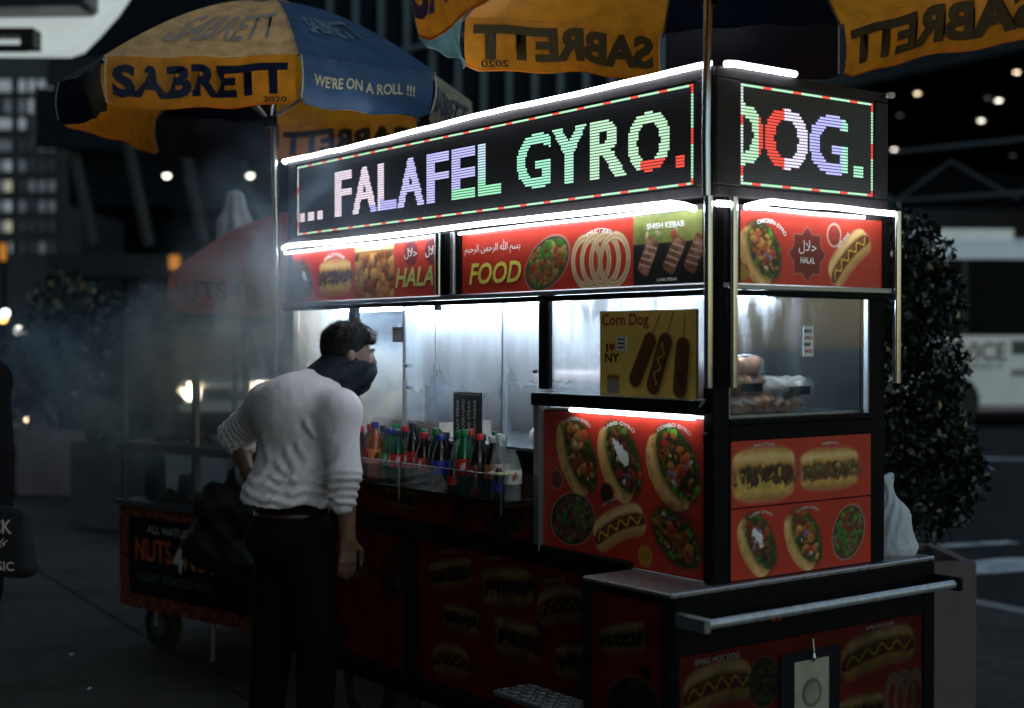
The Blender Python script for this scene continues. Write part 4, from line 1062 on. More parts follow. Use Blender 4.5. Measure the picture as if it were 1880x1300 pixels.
def liquid(name, col, clear):
    m = bpy.data.materials.new(name); m.use_nodes = True
    nt = m.node_tree; nt.nodes.clear()
    tc = nt.nodes.new('ShaderNodeTexCoord'); nz = nt.nodes.new('ShaderNodeTexNoise'); nz.inputs['Scale'].default_value = 30; nt.links.new(tc.outputs['Object'], nz.inputs['Vector'])
    d = nt.nodes.new('ShaderNodeBsdfPrincipled'); d.inputs['Base Color'].default_value = (*col, 1); d.inputs['Roughness'].default_value = .08; d.inputs['Coat Weight'].default_value = .6
    t = nt.nodes.new('ShaderNodeBsdfTransparent'); t.inputs[0].default_value = (*[.4+.6*min(1, c*3+.3) for c in col], 1)
    bp = nt.nodes.new('ShaderNodeBump'); bp.inputs['Strength'].default_value = .15; nt.links.new(nz.outputs['Fac'], bp.inputs['Height']); nt.links.new(bp.outputs[0], d.inputs['Normal'])
    mx = nt.nodes.new('ShaderNodeMixShader'); mx.inputs[0].default_value = 1-clear
    o = nt.nodes.new('ShaderNodeOutputMaterial')
    nt.links.new(t.outputs[0], mx.inputs[1]); nt.links.new(d.outputs[0], mx.inputs[2]); nt.links.new(mx.outputs[0], o.inputs[0]); return m
LQ = {'cola': liquid('cola', (.012,.006,.005), .12), 'red': liquid('red_drink', (.10,.01,.012), .15), 'orange': liquid('orange_drink', (.22,.045,.008), .1), 'green': liquid('green_plastic', (.008,.10,.03), .2),
      'dgreen': liquid('dark_green_plastic', (.008,.06,.03), .2), 'clear': liquid('clear_plastic', (.45,.50,.52), .72), 'blue': liquid('blue_drink', (.01,.02,.14), .15)}
CAPS = {k: mat('cap_'+k, c, .4, var=.1) for k, c in dict(red=(.40,.015,.015), blue=(.015,.03,.20), navy=(.012,.02,.08), green=(.008,.16,.05), white=(.6,.6,.6), black=(.015,.015,.02)).items()}
LABS = {k: mat('label_'+k, c, .45, var=.35, scale=35) for k, c in dict(red=(.50,.02,.02), dark=(.02,.015,.02), blue=(.01,.03,.32), green=(.01,.20,.05), orange=(.55,.14,.03), pink=(.62,.45,.50), white=(.7,.7,.7), sky=(.12,.25,.5)).items()}
BOT = [('red','red','dark','red capped bottle of dark red drink half hidden by the man'), ('red','red','red','dark red bottle with an orange-red cap, second from the man'),
       ('blue','orange','orange','bottle of orange drink with a blue cap'), ('blue','green','green','green bottle with a flat blue cap beside the orange drink'),
       ('navy','dgreen','red','dark green bottle with a navy cap and red label'), ('black','cola','red','cola bottle with a black cap and red label'),
       ('red','cola','red','cola bottle with a bright red cap and round red label'), ('green','dgreen','dark','dark bottle with a green cap between the red capped cola and the blue labelled bottle'),
       ('blue','cola','blue','dark bottle with a blue cap and deep blue label'), ('green','clear','green','clear bottle with a green cap and white letters'),
       ('green','green','red','bright green bottle with a slanted red label'), ('red','cola','dark','dark bottle with a deep red cap right of the green bottle'),
       ('white','cola','orange','dark bottle with a white cap and orange label'), ('white','clear','pink','clear water bottle with a white cap and pink and blue label'),
       (None,'clear','white','clear round-shouldered bottle with red dots, nearest the shelf end')]
BX = [-1.771,-1.701,-1.635,-1.571,-1.505,-1.426,-1.345,-1.275,-1.21,-1.144,-1.074,-1.008,-.941,-.881,-.818]
prof = [(.026,0),(.030,.006),(.0305,.03),(.0285,.06),(.0300,.09),(.0305,.115),(.028,.135),(.019,.163),(.0125,.178),(.0120,.188)]
for (cp, lq, lb, lab), x in zip(BOT, BX):
    rg = random.Random(int(-x*1000)); sc = rg.uniform(.90, 1.06) if cp else .86
    b = thing('drink_bottle', (x+rg.uniform(-.010,.010), -.072+rg.uniform(-.02,.016), 1.0465), lab, 'bottle', rg.uniform(0, 6), 'drink bottles on the shelf')
    mb = MB(); mb.lathe([(r, z*sc) for r, z in prof], n=18); mb.build('bottle_body', LQ[lq], b, True, world=False)
    if cp: mb = MB(); mb.lathe([(.0145,.184*sc),(.0150,.187*sc),(.0150,.203*sc),(.0135,.206*sc)], n=18); mb.build('cap', CAPS[cp], b, True, world=False)
    mb = MB(); mb.lathe([(.0312,.062*sc),(.0318,.066*sc),(.0322,.108*sc),(.0316,.112*sc)], n=18, cap=False); l = mb.build('label', LABS[lb], b, True, world=False)
    if lb in ('red','pink','white','green','orange'):
        mk = {'red': M['white_ink'], 'pink': LABS['sky'], 'white': LABS['red'], 'green': M['white_ink'], 'orange': M['black_ink']}[lb]
        mb = MB()
        for a in range(5):
            t = a*1.2566; z0 = (.074 if lb != 'pink' else .064)*sc
            for s0 in range(3):
                aa = t+s0*.16; vs = []
                for (da, dz) in ((0,0),(.12,0),(.12,.02),(0,.02+.006*(s0 % 2))): vs.append((.0329*math.cos(aa+da), .0329*math.sin(aa+da), z0+dz+.004*s0))
                mb.add(vs, [(0,1,2,3)])
        mb.build('label_print', mk, l, world=False)
# a second, nearer row of small bottles behind the guard
for k, (x, lq, lb, lab) in enumerate(((-1.10,'cola','red','small dark bottle with a red label low behind the shelf guard, under the green bottle'), (-.975,'red','dark','small red bottle low behind the shelf guard'), (-.845,'cola','blue','small dark bottle with a blue label at the shelf end'))):
    b = thing('small_bottle', (x, -.113, 1.0465), lab, 'bottle', k, 'small bottles behind the shelf guard')
    mb = MB(); mb.lathe([(r*.68, z*.55) for r, z in prof], n=14); mb.build('bottle_body', LQ[lq], b, True, world=False)
    mb = MB(); mb.lathe([(.0214,.03),(.0217,.06)], n=14, cap=False); mb.build('label', LABS[lb], b, True, world=False)
# back row, standing against the cart
for k in range(12):
    rg = random.Random(k+50); x = -1.74+k*.070+rg.uniform(-.012,.012)
    lq, cp, lb, lab = [('cola','red','red','dark cola bottle in the back row of the shelf'), ('cola','black','dark','black capped dark bottle in the back row of the shelf'), ('dgreen','green','green','dark green bottle in the back row of the shelf')][k % 3]
    b = thing('drink_bottle', (x, -.034, 1.0465), lab+', '+['first','second','third','fourth','fifth','sixth','seventh','eighth','ninth','tenth','eleventh','twelfth','thirteenth'][k]+' along from the man', 'bottle', rg.uniform(0,6), 'drink bottles in the back row')
    sc = rg.uniform(.93, 1.03)
    mb = MB(); mb.lathe([(r*.72, z*sc) for r, z in prof], n=14); mb.build('bottle_body', LQ[lq], b, True, world=False)
    mb = MB(); mb.lathe([(.0125,.184*sc),(.0130,.187*sc),(.0130,.203*sc),(.0115,.206*sc)], n=14); mb.build('cap', CAPS[cp], b, True, world=False)
    mb = MB(); mb.lathe([(.0228,.066*sc),(.0232,.108*sc)], n=14, cap=False); mb.build('label', LABS[lb], b, True, world=False)
# cardboard tray on the counter, food inside
mb = MB()
for (x0,x1,y0,y1,z0,z1) in ((-1.86,-1.40,.03,.036,1.207,1.262),(-1.86,-1.40,.25,.256,1.207,1.262),(-1.86,-1.854,.036,.25,1.207,1.262),(-1.406,-1.40,.036,.25,1.207,1.262),(-1.854,-1.406,.036,.25,1.207,1.212)): mb.box(x0,x1,y0,y1,z0,z1)
mb.box(-1.632,-1.628,.0295,.0365,1.207,1.263)
tag(mb.build('cardboard_tray', mat('cardboard', (.30,.22,.17), .8, var=.15, scale=30)), 'low brown cardboard tray on the counter behind the bottles', 'tray')
def blob(name, lo, hi, h, fn, material, label, cat, group=None, rel=1, parent=None, noise=0, nf=30):
    f = Field(lo, hi, h); fn(f); V, F = f.mesh(); V = relax(V, F, rel)
    if noise:
        n = fbm(V[:,0]*nf+V[:,2]*nf*.7, V[:,1]*nf+V[:,2]*nf*.6, 5)-.5; c_ = V.mean(0); d = V-c_; d /= np.linalg.norm(d, axis=1)[:, None]+1e-9; V = V+d*(n*noise)[:, None]
    o = np_mesh(name, V, F, material, parent, smooth=True)
    if label: tag(o, label, cat, group)
    return o
M['bun'] = mat('wrapped_bun', (.44,.185,.08), .35, var=.7, scale=14, coat=.8, dirt=.4)
M['meat'] = mat('wrapped_meat', (.45,.30,.27), .35, var=.25, scale=25, coat=.5)
M['film'] = mat_glass('cling_film', (.97,.97,.98), refl=.15, steam=.5, scale=16, zlo=1.36, zhi=1.50, streak=False, lo=.42, hi=.7, base=.04)
def loaf(f): f.cone((-.93,.12,1.235), (-.82,.16,1.245), .035, .028, .03); f.cone((-.90,.14,1.25), (-.84,.15,1.275), .03, .02, .03)
blob('meat_cut', (-1.02,.02,1.206), (-.76,.24,1.34), .007, loaf, M['meat'], 'pale pink wrapped cut of meat behind the narrow sliding pane', 'meat', noise=.02)
for k, (x, y) in enumerate(((-1.16,.40),(-.99,.42),(-.70,.44),(-.53,.45))):
    def tr(f, x=x, y=y): f.cone((x-.075,y,1.435),(x+.075,y,1.437),.030,.030,.02,((0,0,1),1.5)); f.cone((x-.07,y-.05,1.432),(x+.07,y-.05,1.432),.026,.026,.02)
    blob('bread_row', (x-.12,y-.10,1.38), (x+.12,y+.06,1.49), .008, tr, M['meat'], ['pinkish row of bread on the inner shelf, farthest left', 'pinkish row of bread on the inner shelf beside the narrow pane', 'pinkish row of bread seen through the steamed window', 'pinkish row of bread behind the yellow poster'][k], 'bread', 'bread rows on the inner shelf')
mb = MB(); mb.box(-1.585, -.41, .31, .50, 1.392, 1.400, .002); part(mb, 'inner_shelf', M['steel'])
for x in (-1.5, -.45):
    mb = MB(); mb.box(x-.01, x+.01, .395, .415, 1.206 if x < -.8 else 1.344, 1.3915); part(mb, 'shelf_leg', M['steel'])
# packs of rolls in the end window
packs = [(-.12,.150,1.370,'bottom pack of brown rolls in film, at the left of the end window'), (-.12,.300,1.366,'low flat pack of brown rolls in film, in the middle of the end window'), (-.12,.145,1.424,'middle pack of rolls with a dark label, on the stack in the end window'),
         (-.12,.135,1.478,'top pack of rolls under shiny film on the stack in the end window'), (-.12,.345,1.412,'white wrapped loaf lying at the right of the roll stack')]
M['pale_loaf'] = mat('pale_loaf', (.50,.42,.34), .4, var=.4, scale=20, coat=.5)
for k, (x, y, z, lab) in enumerate(packs):
    r_ = thing('bread_pack', (x, y, z-.03), lab, 'bread pack', 0, 'packs of rolls in the end window')
    def fn(f, x=x, y=y, z=z, k=k):
        rg = random.Random(k+20)
        hy = .085 if k != 4 else .07
        for q in (-.05, 0, .05): f.cone((x+q, y-hy, z), (x+q, y+hy, z), .026, .025, .02)
        for i in range(6):
            for j in range(3): f.ball((x-.055+j*.055+rg.uniform(-.01,.01), y-hy+i*hy*.4+rg.uniform(-.01,.01), z+.010+rg.uniform(-.006,.006)), (.030,.022,.022), .006)
    blob('rolls', (x-.12,y-.14,z-.045), (x+.12,y+.14,z+.06), .006, fn, M['bun'] if k != 4 else M['pale_loaf'], None, None, parent=r_, noise=.016, nf=42)
    def fw(f, x=x, y=y, z=z, k=k):
        for q in (-.05, 0, .05): f.cone((x+q, y-.095, z+.004), (x+q, y+.095, z+.004), .032, .032, .02)
    blob('film_wrap', (x-.15,y-.16,z-.05), (x+.15,y+.16,z+.065), .007, fw, M['film'], None, None, parent=r_, noise=.020, nf=50)
    if k in (2, 4):
        mb = MB(); mb.box(x+.088, x+.0935, y-.01, y+.075, z-.016, z+.008, .002); mb.build('label', M['black_ink'], r_)
# white carrier bag on the far corner of the cabinet
f = Field((-.18,.73,.8845), (.06,.97,1.17), .0055)
f.cone((-.06,.845,.92),(-.06,.838,1.00),.060,.050,.03); f.cone((-.06,.85,.915),(-.07,.87,.92),.05,.05,.03); f.cone((-.06,.838,1.00),(-.058,.820,1.085),.045,.012,.02); f.ball((-.05,.85,.905),(.06,.055,.03),.02)
f.cone((-.058,.820,1.085),(-.052,.800,1.125),.010,.014,.008); f.cone((-.058,.820,1.085),(-.066,.834,1.130),.010,.013,.008)
V, F = f.mesh(); V = relax(V, F, 2)
an = np.arctan2(V[:,1]-.842, V[:,0]+.06); up_ = np.clip((V[:,2]-.90)/.1, 0, 1)
d_ = np.stack([np.cos(an), np.sin(an), 0*an], 1)
V = V+d_*(up_*.0045*np.sin(an*11+3*np.sin(V[:,2]*22))+.010*(fbm(an*4+9, V[:,2]*26, 5)-.5)*(V[:,2] < 1.08))[:,None]
bg_m = mat_cloth('white_film_bag', (.72,.75,.80), .45, stain=.08)
bg = np_mesh('carrier_bag', V, F, bg_m, smooth=True); tag(bg, 'white plastic carrier bag knotted at the top on the far corner of the cart', 'carrier bag')
mb = MB(); mb.box(-.25, -.02, .9255, .985, .86, .884, .004); part(mb, 'side_ledge', M['black'])
# paper card and pin hung on the end panel
mb = MB(); mb.box(.0375, .0385, .225, .475, .40, .668); o = mb.build('back_card', M['black_ink']); tag(o, 'black card hung flat on the low end panel', 'card')
mb = MB(); mb.box(.0390, .0405, .280, .425, .42, .640); pc = mb.build('permit_card', mat('permit_paper', (.30,.29,.22), .7, var=.15, scale=25)); tag(pc, 'pale permit card with a round seal hung under the push bar', 'permit card')
mb = MB(); mb.tube([(.0408,.352,.545),(.0412,.352,.545)], .042, 24); mb.build('seal', mat('seal_print', (.10,.10,.07), .7, var=.3), pc)
mb = MB(); mb.tube([(.0412,.352,.545),(.0415,.352,.545)], .031, 24); s2 = mb.build('seal_centre', mat('seal_print_light', (.2,.19,.14), .7, var=.3), pc)
mb = MB(); mb.tube([(.045,.352,.640),(.047,.352,.665),(.043,.352,.70)], .004, 8); mb.lathe([(.003,0),(.008,.012),(.004,.028)], (.046,.352,.635), 10); mb.build('hanging_clip', M['chrome'], pc)

# ------------------------------------------------------------------ umbrellas
CLO = {'y': mat_cloth('yellow_cloth', (.90,.33,.022), .5, stain=.15), 'b': mat_cloth('blue_cloth', (.026,.070,.15), .12), 'n': mat_cloth('navy_cloth', (.006,.011,.030), .05), 'w': mat_cloth('worn_cloth', (.34,.29,.22), .3),
       't': mat_cloth('teal_cloth', (.16,.36,.40), .35), 'r': mat_cloth('red_cloth', (.90,.21,.19), .38, stain=.12), 'p': mat_cloth('pale_cloth', (.82,.46,.18), .3)}
M['binding'] = mat('binding_tape', (.50,.48,.42), .8, var=.2, scale=40)
M['tb'] = mat('dark_print_through', (.075,.058,.022), .8, var=.2, scale=40)
def umbrella(name, label, c, zr, zt, verts, drops, cols, texts=(), name_pole_z=None, pole_r=.014, pole_pts=None, tops=None, crown=.5):
    """verts: (angle from the right-hand direction, radius); one cloth gore and one valance per side"""
    root = thing(name, (c.x, c.y, 0), label, 'umbrella')
    n = len(verts); P = []
    for (a, r) in verts:
        t = math.radians(a); P.append(Vector((c.x, c.y, 0)) + RGT*(math.cos(t)*r) + FWD*(math.sin(t)*r))
    ctr = Vector((c.x, c.y, 0))
    def rib(i, t):
        p = ctr.lerp(P[i % n], t); p.z = zr+(zt-zr)*(1-t**(1.6)); return p
    for i in range(n):
        NS, NT = 10, 14
        V = []; F = []
        def gp(s, t, i=i):
            p = rib(i, t).lerp(rib(i+1, t), s); sag = math.sin(math.pi*s)*t
            q = p-ctr; q.z = 0
            p = p - q*(.05*sag); p.z -= .02*sag*(1-t)*2 - .006*math.sin(s*17+i)*t*math.sin(math.pi*s); return p
        for a in range(NS+1):
            for b in range(NT+1): V.append(gp(a/NS, .04+.96*b/NT))
        F = [(a*(NT+1)+b, (a+1)*(NT+1)+b, (a+1)*(NT+1)+b+1, a*(NT+1)+b+1) for a in range(NS) for b in range(NT)]
        mb = MB(); mb.add(V, F); g = mb.build('canopy_panel', CLO[(tops or cols)[i]], root, True)
        d0, d1 = drops[i], drops[(i+1) % n]
        out = ((P[i]+P[(i+1) % n])/2-ctr); out.z = 0; out.normalize()
        def vp(s, t, i=i, d0=d0, d1=d1, out=out):
            p = gp(s, 1.0); d = d0+(d1-d0)*s
            e = .5-abs(s-.5)
            d *= 1-.16*max(0, 1-e/.07)*t if False else 1
            p.z -= d*t; return p + out*(.018*math.sin(math.pi*t*.9) + .010*math.sin(s*9+i*2)*t - .02*t)
        NS = 18; NT = 6; V = []; F = []
        lo, hi = .015, .985
        for a in range(NS+1):
            for b in range(NT+1):
                s = lo+(hi-lo)*a/NS
                e = min(s-lo, hi-s)/.05
                V.append(vp(s, b/NT*(1-.10*max(0, 1-e)**2)))
        F = [(a*(NT+1)+b, (a+1)*(NT+1)+b, (a+1)*(NT+1)+b+1, a*(NT+1)+b+1) for a in range(NS) for b in range(NT)]
        mb = MB(); mb.add(V, F); v = mb.build('valance', CLO[cols[i]], root, True)
        for (k, key, m, s0, s1, t0, t1, both, on_top) in texts:
            if k != i: continue
            fn = gp if on_top else vp
            # outside reading order: left to right as seen from outside
            A, Bq = vp(0, .5), vp(1, .5)
            rt = out.cross(Vector((0,0,1)))*-1
            flipd = (Bq-A).dot(rt) < 0
            for sgn, mm in ((1, m),)+(((-1, both),) if both else ()):
                def pl(a, b, sgn=sgn):
                    s = s0+(s1-s0)*a; t = t1+(t0-t1)*b
                    return fn(1-s if flipd else s, t) + (out*(.0042*sgn) if not on_top else Vector((0,0,.005)))
                text_obj('lettering', key, v if not on_top else g, mm, pl)
        # binding along the hem
        mb = MB(); mb.tube([vp(lo+(hi-lo)*a/18, 1.0 if 0 < a < 18 else .9) for a in range(19)], .0035, 5); mb.build('hem', CLO[cols[i]], v, True)
        mb = MB(); mb.tube([vp(lo, q/5*.9) for q in range(6)], .003, 5); mb.build('edge_tape', M['binding'], v, True)
        mb = MB(); mb.tube([rib(i, t/10)-Vector((0,0,.012)) for t in range(1, 11)], .005, 6); mb.build('rib', M['alu'], root, True)
        mb = MB(); mb.tube([rib(i, .55)-Vector((0,0,.012)), Vector((c.x, c.y, zr-.12))], .004, 6); mb.build('strut', M['alu'], root, True)
    # vent cap, finial, pole
    mb = MB(); mb.lathe([(.20,zt-.085),(.14,zt-.03),(.05,zt+.012),(.01,zt+.02)], (c.x, c.y, 0), 16, cap=False); mb.build('vent_cap', mat(name+'_vent', (.18,.07,.03), .8, var=.3), root, True)
    mb = MB(); mb.lathe([(.012,zt+.015),(.022,zt+.025),(.028,zt+.04),(.018,zt+.055),(.004,zt+.06)], (c.x, c.y, 0), 12); mb.build('finial', M['navy_ink'], root, True)
    mb = MB(); mb.tube(pole_pts or [(c.x, c.y, .9), (c.x, c.y, zt)], pole_r, 14); mb.build('pole', M['chrome'], root, True)
    mb = MB(); mb.lathe([(.024,zr-.15),(.028,zr-.14),(.028,zr-.09),(.022,zr-.08)], (c.x, c.y, 0), 12); mb.build('hub', M['black'], root, True)
    return root
# far umbrella, yellow and blue, over the far end of the cart
U1 = S(-1.0, 5.83)
v1 = [(236,.87), (287,.80), (329,.82), (16,.86), (51,.90), (98,.90), (134,.92), (194,.84)]
S1 = ('SABRETT', .05, 0)
umbrella('market_umbrella', 'yellow and blue umbrella seen whole, at the far end of the food cart', U1, 2.585, 2.955, v1, [.185,.175,.17,.17,.17,.18,.18,.17],
         ['y','b','w','n','y','n','y','n'],
         [(0, S1, M['navy_ink'], .05, .95, .17, .82, M['tb'], False), (0, ('2020', 0.0 if ('2020',0.0,0) in TXT else B, 0), M['navy_ink'], .82, .94, .86, .96, None, False),
          (1, ("WE'RE ON A ROLL !!!", .015, 0), mat('cream_print', (.50,.44,.28), .6, var=.1), .10, .86, .36, .60, None, False),
          (2, ('SABRETT', B, .25), M['navy_ink'], .08, .92, .2, .8, None, False), (4, S1, M['tb'], .05, .95, .2, .85, M['tb'], False),
          (0, ('SABRETT', B, .25), mat('washed_print', (.40,.28,.20), .7, var=.2), .16, .92, .55, .86, None, True), (1, ('SABRETT', B, .25), mat('washed_print_blue', (.09,.12,.17), .7, var=.2), .2, .8, .55, .75, None, True)],
         pole_pts=[(-2.53,-.03,.02), (-2.53,-.03,2.0), (U1.x, U1.y, 2.94)], tops=['p','b','w','n','y','n','y','n'])
# near umbrella overhead, standing at the near corner
U2 = S(.543, 3.86)
v2 = [(91,1.03), (132,1.06), (170,.84), (240,.95), (290,1.05), (335,1.05), (12,1.06), (57.5,1.06)]
umbrella('market_umbrella', 'yellow and navy umbrella overhead with its pole at the near corner of the food cart', U2, 2.62, 2.98, v2, [.165,.175,.225,.2,.18,.18,.18,.185],
         ['y','t','y','n','y','n','y','n'],
         [(0, S1, M['navy_ink'], .05, .95, .12, .80, M['tb'], False), (0, ('2020', B, 0), M['navy_ink'], .80, .92, .80, .94, M['tb'], False), (6, S1, M['navy_ink'], .05, .95, .15, .82, M['tb'], False),
          (2, S1, mat('violet_print', (.20,.06,.26), .7, var=.3), .02, .9, .05, .75, None, False)],
         pole_pts=[(.0,-.030,1.946), (-.004,-.028,2.1), (U2.x, U2.y, 2.97)], pole_r=.012)

# ------------------------------------------------------------------ people
M['skin'] = mat('skin', (.15,.08,.052), .5, var=.15, scale=25)
M['hair'] = mat('dark_hair', (.006,.005,.005), .7, var=.4, scale=60, bump=.6, spec=.25)
M['knit'] = mat('pale_knit', (.60,.54,.57), .85, var=.06, scale=120, bump=.12, sheen=.2)
M['jeans'] = mat('black_trousers', (.004,.004,.005), .9, var=.3, scale=40, bump=.15, spec=.08)
M['gaiter'] = mat('dark_gaiter', (.009,.012,.018), .75, var=.25, scale=60, bump=.1, spec=.15)
M['shoe'] = mat('dark_shoe', (.015,.014,.014), .5, var=.3)
M['eye'] = mat('eye', (.5,.5,.5), .2)
M['iris'] = mat('iris', (.01,.008,.006), .2)
def fdir(r, d, z): v = RGT*r+FWD*d; return Vector((v.x, v.y, z))

def hand(f, w, tip_dir, palm_n, side, s=1.0, curl=.4):
    """palm with four bent fingers of different length and a thumb leaving its side; w wrist, tip_dir along the hand, palm_n out of the back of the hand, side towards the thumb"""
    w, t, n, u = Vector(w), Vector(tip_dir).normalized(), Vector(palm_n).normalized(), Vector(side).normalized()
    k0 = w+t*(.085*s)
    f.cone(w, w+t*.03*s, .024*s, .026*s, .015, (n, 1.3))
    for q in (-.024, -.008, .008, .024): f.cone(w+t*.02*s+u*q*.7*s, k0+u*q*s, .013*s, .012*s, .01)
    for q, L in ((.027,.070),(.009,.080),(-.009,.074),(-.027,.058)):
        a = k0+u*q*s; d1 = (t-n*curl*.5).normalized(); b = a+d1*L*.45*s
        d2 = (t-n*curl*1.3).normalized(); c = b+d2*L*.32*s; d3 = (t*.8-n*curl*2.0).normalized(); e = c+d3*L*.25*s
        f.cone(a, b, .0095*s, .0088*s, .003); f.cone(b, c, .0088*s, .008*s, .003); f.cone(c, e, .008*s, .0068*s, .003)
    a = w+t*.022*s+u*.022*s; b = a+(t*.6+u*.7-n*.2).normalized()*.045*s; c = b+(t*.95+u*.15-n*.3).normalized()*.034*s; e = c+t*.024*s
    f.cone(a, b, .014*s, .011*s, .01); f.cone(b, c, .011*s, .0095*s, .003); f.cone(c, e, .0095*s, .007*s, .003)

def head_frame(fw, up):
    fw = Vector(fw).normalized(); up = (Vector(up)-fw*Vector(up).dot(fw)).normalized(); rt = fw.cross(up); return fw, up, rt
def add_head(f, c, fw, up, s=1.0):
    fw, up, rt = head_frame(fw, up); ax = [tuple(rt), tuple(fw), tuple(up)]
    at = lambda a, b, d: c+rt*a*s+fw*b*s+up*d*s
    f.ball(at(0,-.012,.030), (.076*s,.098*s,.088*s), .02, ax)
    f.ball(at(0,.035,-.030), (.062*s,.066*s,.085*s), .03, ax)
    f.cone(at(0,.070,-.092), at(0,.05,-.085), .026*s, .03*s, .03)
    f.cone(at(0,.094,.010), at(0,.112,-.026), .010*s, .014*s, .012)
    for q in (-1, 1):
        f.cone(at(.016*q,.094,.022), at(.05*q,.078,.024), .010*s, .009*s, .012)
        f.ball(at(.044*q,.074,-.02), (.02*s,.016*s,.018*s), .015, ax)
        f.ball(at(.078*q,-.008,-.006), (.008*s,.018*s,.028*s), .006, ax)
    f.cone(at(-.018,.094,-.058), at(.018,.094,-.058), .009*s, .009*s, .008); f.cone(at(-.014,.092,-.072), at(.014,.092,-.072), .010*s, .010*s, .008)
    return fw, up, rt

# --- the man buying food
J = dict(hip=(-.785,5.03,.93), waist=(-.795,5.03,1.06), chest=(-.755,5.07,1.27), neck=(-.690,5.10,1.405), head=(-.602,5.155,1.500),
         rs=(-.612,4.96,1.300), ls=(-.900,5.19,1.315), re=(-.585,4.90,1.085), rc=(-.592,4.895,1.000), rw=(-.577,4.92,.865),
         le=(-1.055,5.34,1.195), lc=(-1.020,5.31,1.150), lw=(-.985,5.245,1.060), rh=(-.738,4.985,.87), lh=(-.832,5.075,.87), rk=(-.69,4.98,.50), lk=(-.87,5.12,.50), ra=(-.70,4.94,.09), la=(-.90,5.06,.09))
J = {k: S(*v) for k, v in J.items()}
face = fdir(.93, .36, -.06); bodyf = fdir(.86, .50, 0)
box_lo = [min(v[i] for v in J.values())-.28 for i in range(3)]; box_hi = [max(v[i] for v in J.values())+.28 for i in range(3)]; box_lo[2] = 0
n_back = tuple(bodyf); side_v = Vector((bodyf.y, -bodyf.x, 0))
f = Field(box_lo, box_hi, .0065)
HS = .90
fw, up, rt = add_head(f, J['head'], face, Vector((0,0,1))+fdir(.12,.05,0), HS)
f.cone(J['neck'], J['head']-up*.05-fw*.02, .060, .056, .03)
f.cone(J['waist'], J['chest'], .10, .12, .04, (n_back, 1.3)); f.cone(J['hip'], J['waist'], .10, .10, .05, (n_back, 1.2)); f.cone(J['chest'], J['neck'], .105, .06, .05)
f.cone(J['ls'], J['rs'], .062, .062, .05)
for a, b, c, d in (('rs','re','rc','rw'), ('ls','le','lc','lw')):
    f.cone(J[a], J[b], .055, .043, .03); f.cone(J[b], J[d], .043, .028, .02)
for a, b, c in (('rh','rk','ra'), ('lh','lk','la')): f.cone(J[a], J[b], .088, .06, .04); f.cone(J[b], J[c], .055, .038, .02); f.cone(J[c], J[c]+bodyf*.15-Vector((0,0,.05)), .035, .03, .02)
hand(f, J['rw'], (0,0,-1), side_v, bodyf, 1.0, .45)
hand(f, J['lw'], fdir(.45,-.25,-.85), -bodyf, fdir(.7,.6,.3), 1.0, .6)
V, F = f.mesh(); V = relax(V, F, 1, .4)
man = np_mesh('person', V, F, M['skin'], smooth=True)
tag(man, 'man in a pale long-sleeved sweater and dark neck gaiter bending towards the food cart window', 'person')
# sweater
f = Field(box_lo, box_hi, .0062)
f.cone(J['waist']-Vector((0,0,.11)), J['chest'], .150, .152, .05, (n_back, 1.08)); f.ball(J['waist']-bodyf*.055-Vector((0,0,.07)), (.125,.125,.10), .05); f.cone(J['chest'], J['neck']-Vector((0,0,.015)), .135, .078, .06)
f.cone(J['ls'], J['rs'], .080, .080, .06); f.ball(J['chest']-bodyf*.05+Vector((0,0,.03)), (.13,.13,.12), .06)
f.cone(J['rs'], J['re'], .072, .057, .045); f.cone(J['re'], J['rc'], .057, .053, .02)
f.cone(J['ls'], J['le'], .072, .058, .045); f.cone(J['le'], J['lc'], .058, .050, .02)
hz = J['waist'].z-.092
wx, wy = J['waist'].x, J['waist'].y
f.cut(lambda X, Y, Z: np.where((X-wx)*RGT.x+(Y-wy)*RGT.y < .140, hz+.008*np.sin(((X-wx)*RGT.x+(Y-wy)*RGT.y)*22)-.12*((X-wx)*RGT.x+(Y-wy)*RGT.y)-Z, -1))
V, F = f.mesh(); V = relax(V, F, 2, .5)
def seg_t(P, a, b):
    a, b = np.array(a), np.array(b); ab = b-a; t = ((P-a)@ab)/(ab@ab); d = np.linalg.norm(P-(a+np.clip(t,0,1)[:,None]*ab), axis=1); return t, d, np.linalg.norm(ab)
# folds: rings on the pushed-up sleeves, drag lines over the back
me_n = np.zeros_like(V)
tri = V[F]; nn = np.cross(tri[:,1]-tri[:,0], tri[:,2]-tri[:,0])
for k in range(4): np.add.at(me_n, F[:,k], nn)
me_n /= np.linalg.norm(me_n, axis=1)[:,None]+1e-12
disp = np.zeros(len(V))
for a, b, amp, t0 in (('rs','rc',.0038,.66), ('ls','le',.0036,.40), ('le','lc',.0034,-.6)):
    t, d, L = seg_t(V, J[a], J[b]); m = np.clip((t-t0)*7, 0, 1)*np.clip((.105-d)/.02, 0, 1)
    wob = fbm(V[:,0]*14, V[:,1]*14+V[:,2]*6, 3)*5
    disp += m*amp*np.sin(t*L*230+wob)
rl = (V[:,0]-wx)*RGT.x+(V[:,1]-wy)*RGT.y; zz = V[:,2]
torso = np.clip((.20-np.abs(rl-.02))/.05, 0, 1)*np.clip((1.26-zz)/.12, 0, 1)
ph = (rl*.72+(zz-1.1)*-.55)
disp += torso*.015*(fbm(ph*24+7, (rl*.5+zz)*5, 11)-.5)*2.0
disp += torso*np.clip((1.10-zz)/.06, 0, 1)*.0045*np.sin((zz*1.0+rl*.18)*150+fbm(rl*12, zz*4, 8)*6)
disp += .010*(fbm(rl*11+20, zz*9, 21)-.5)
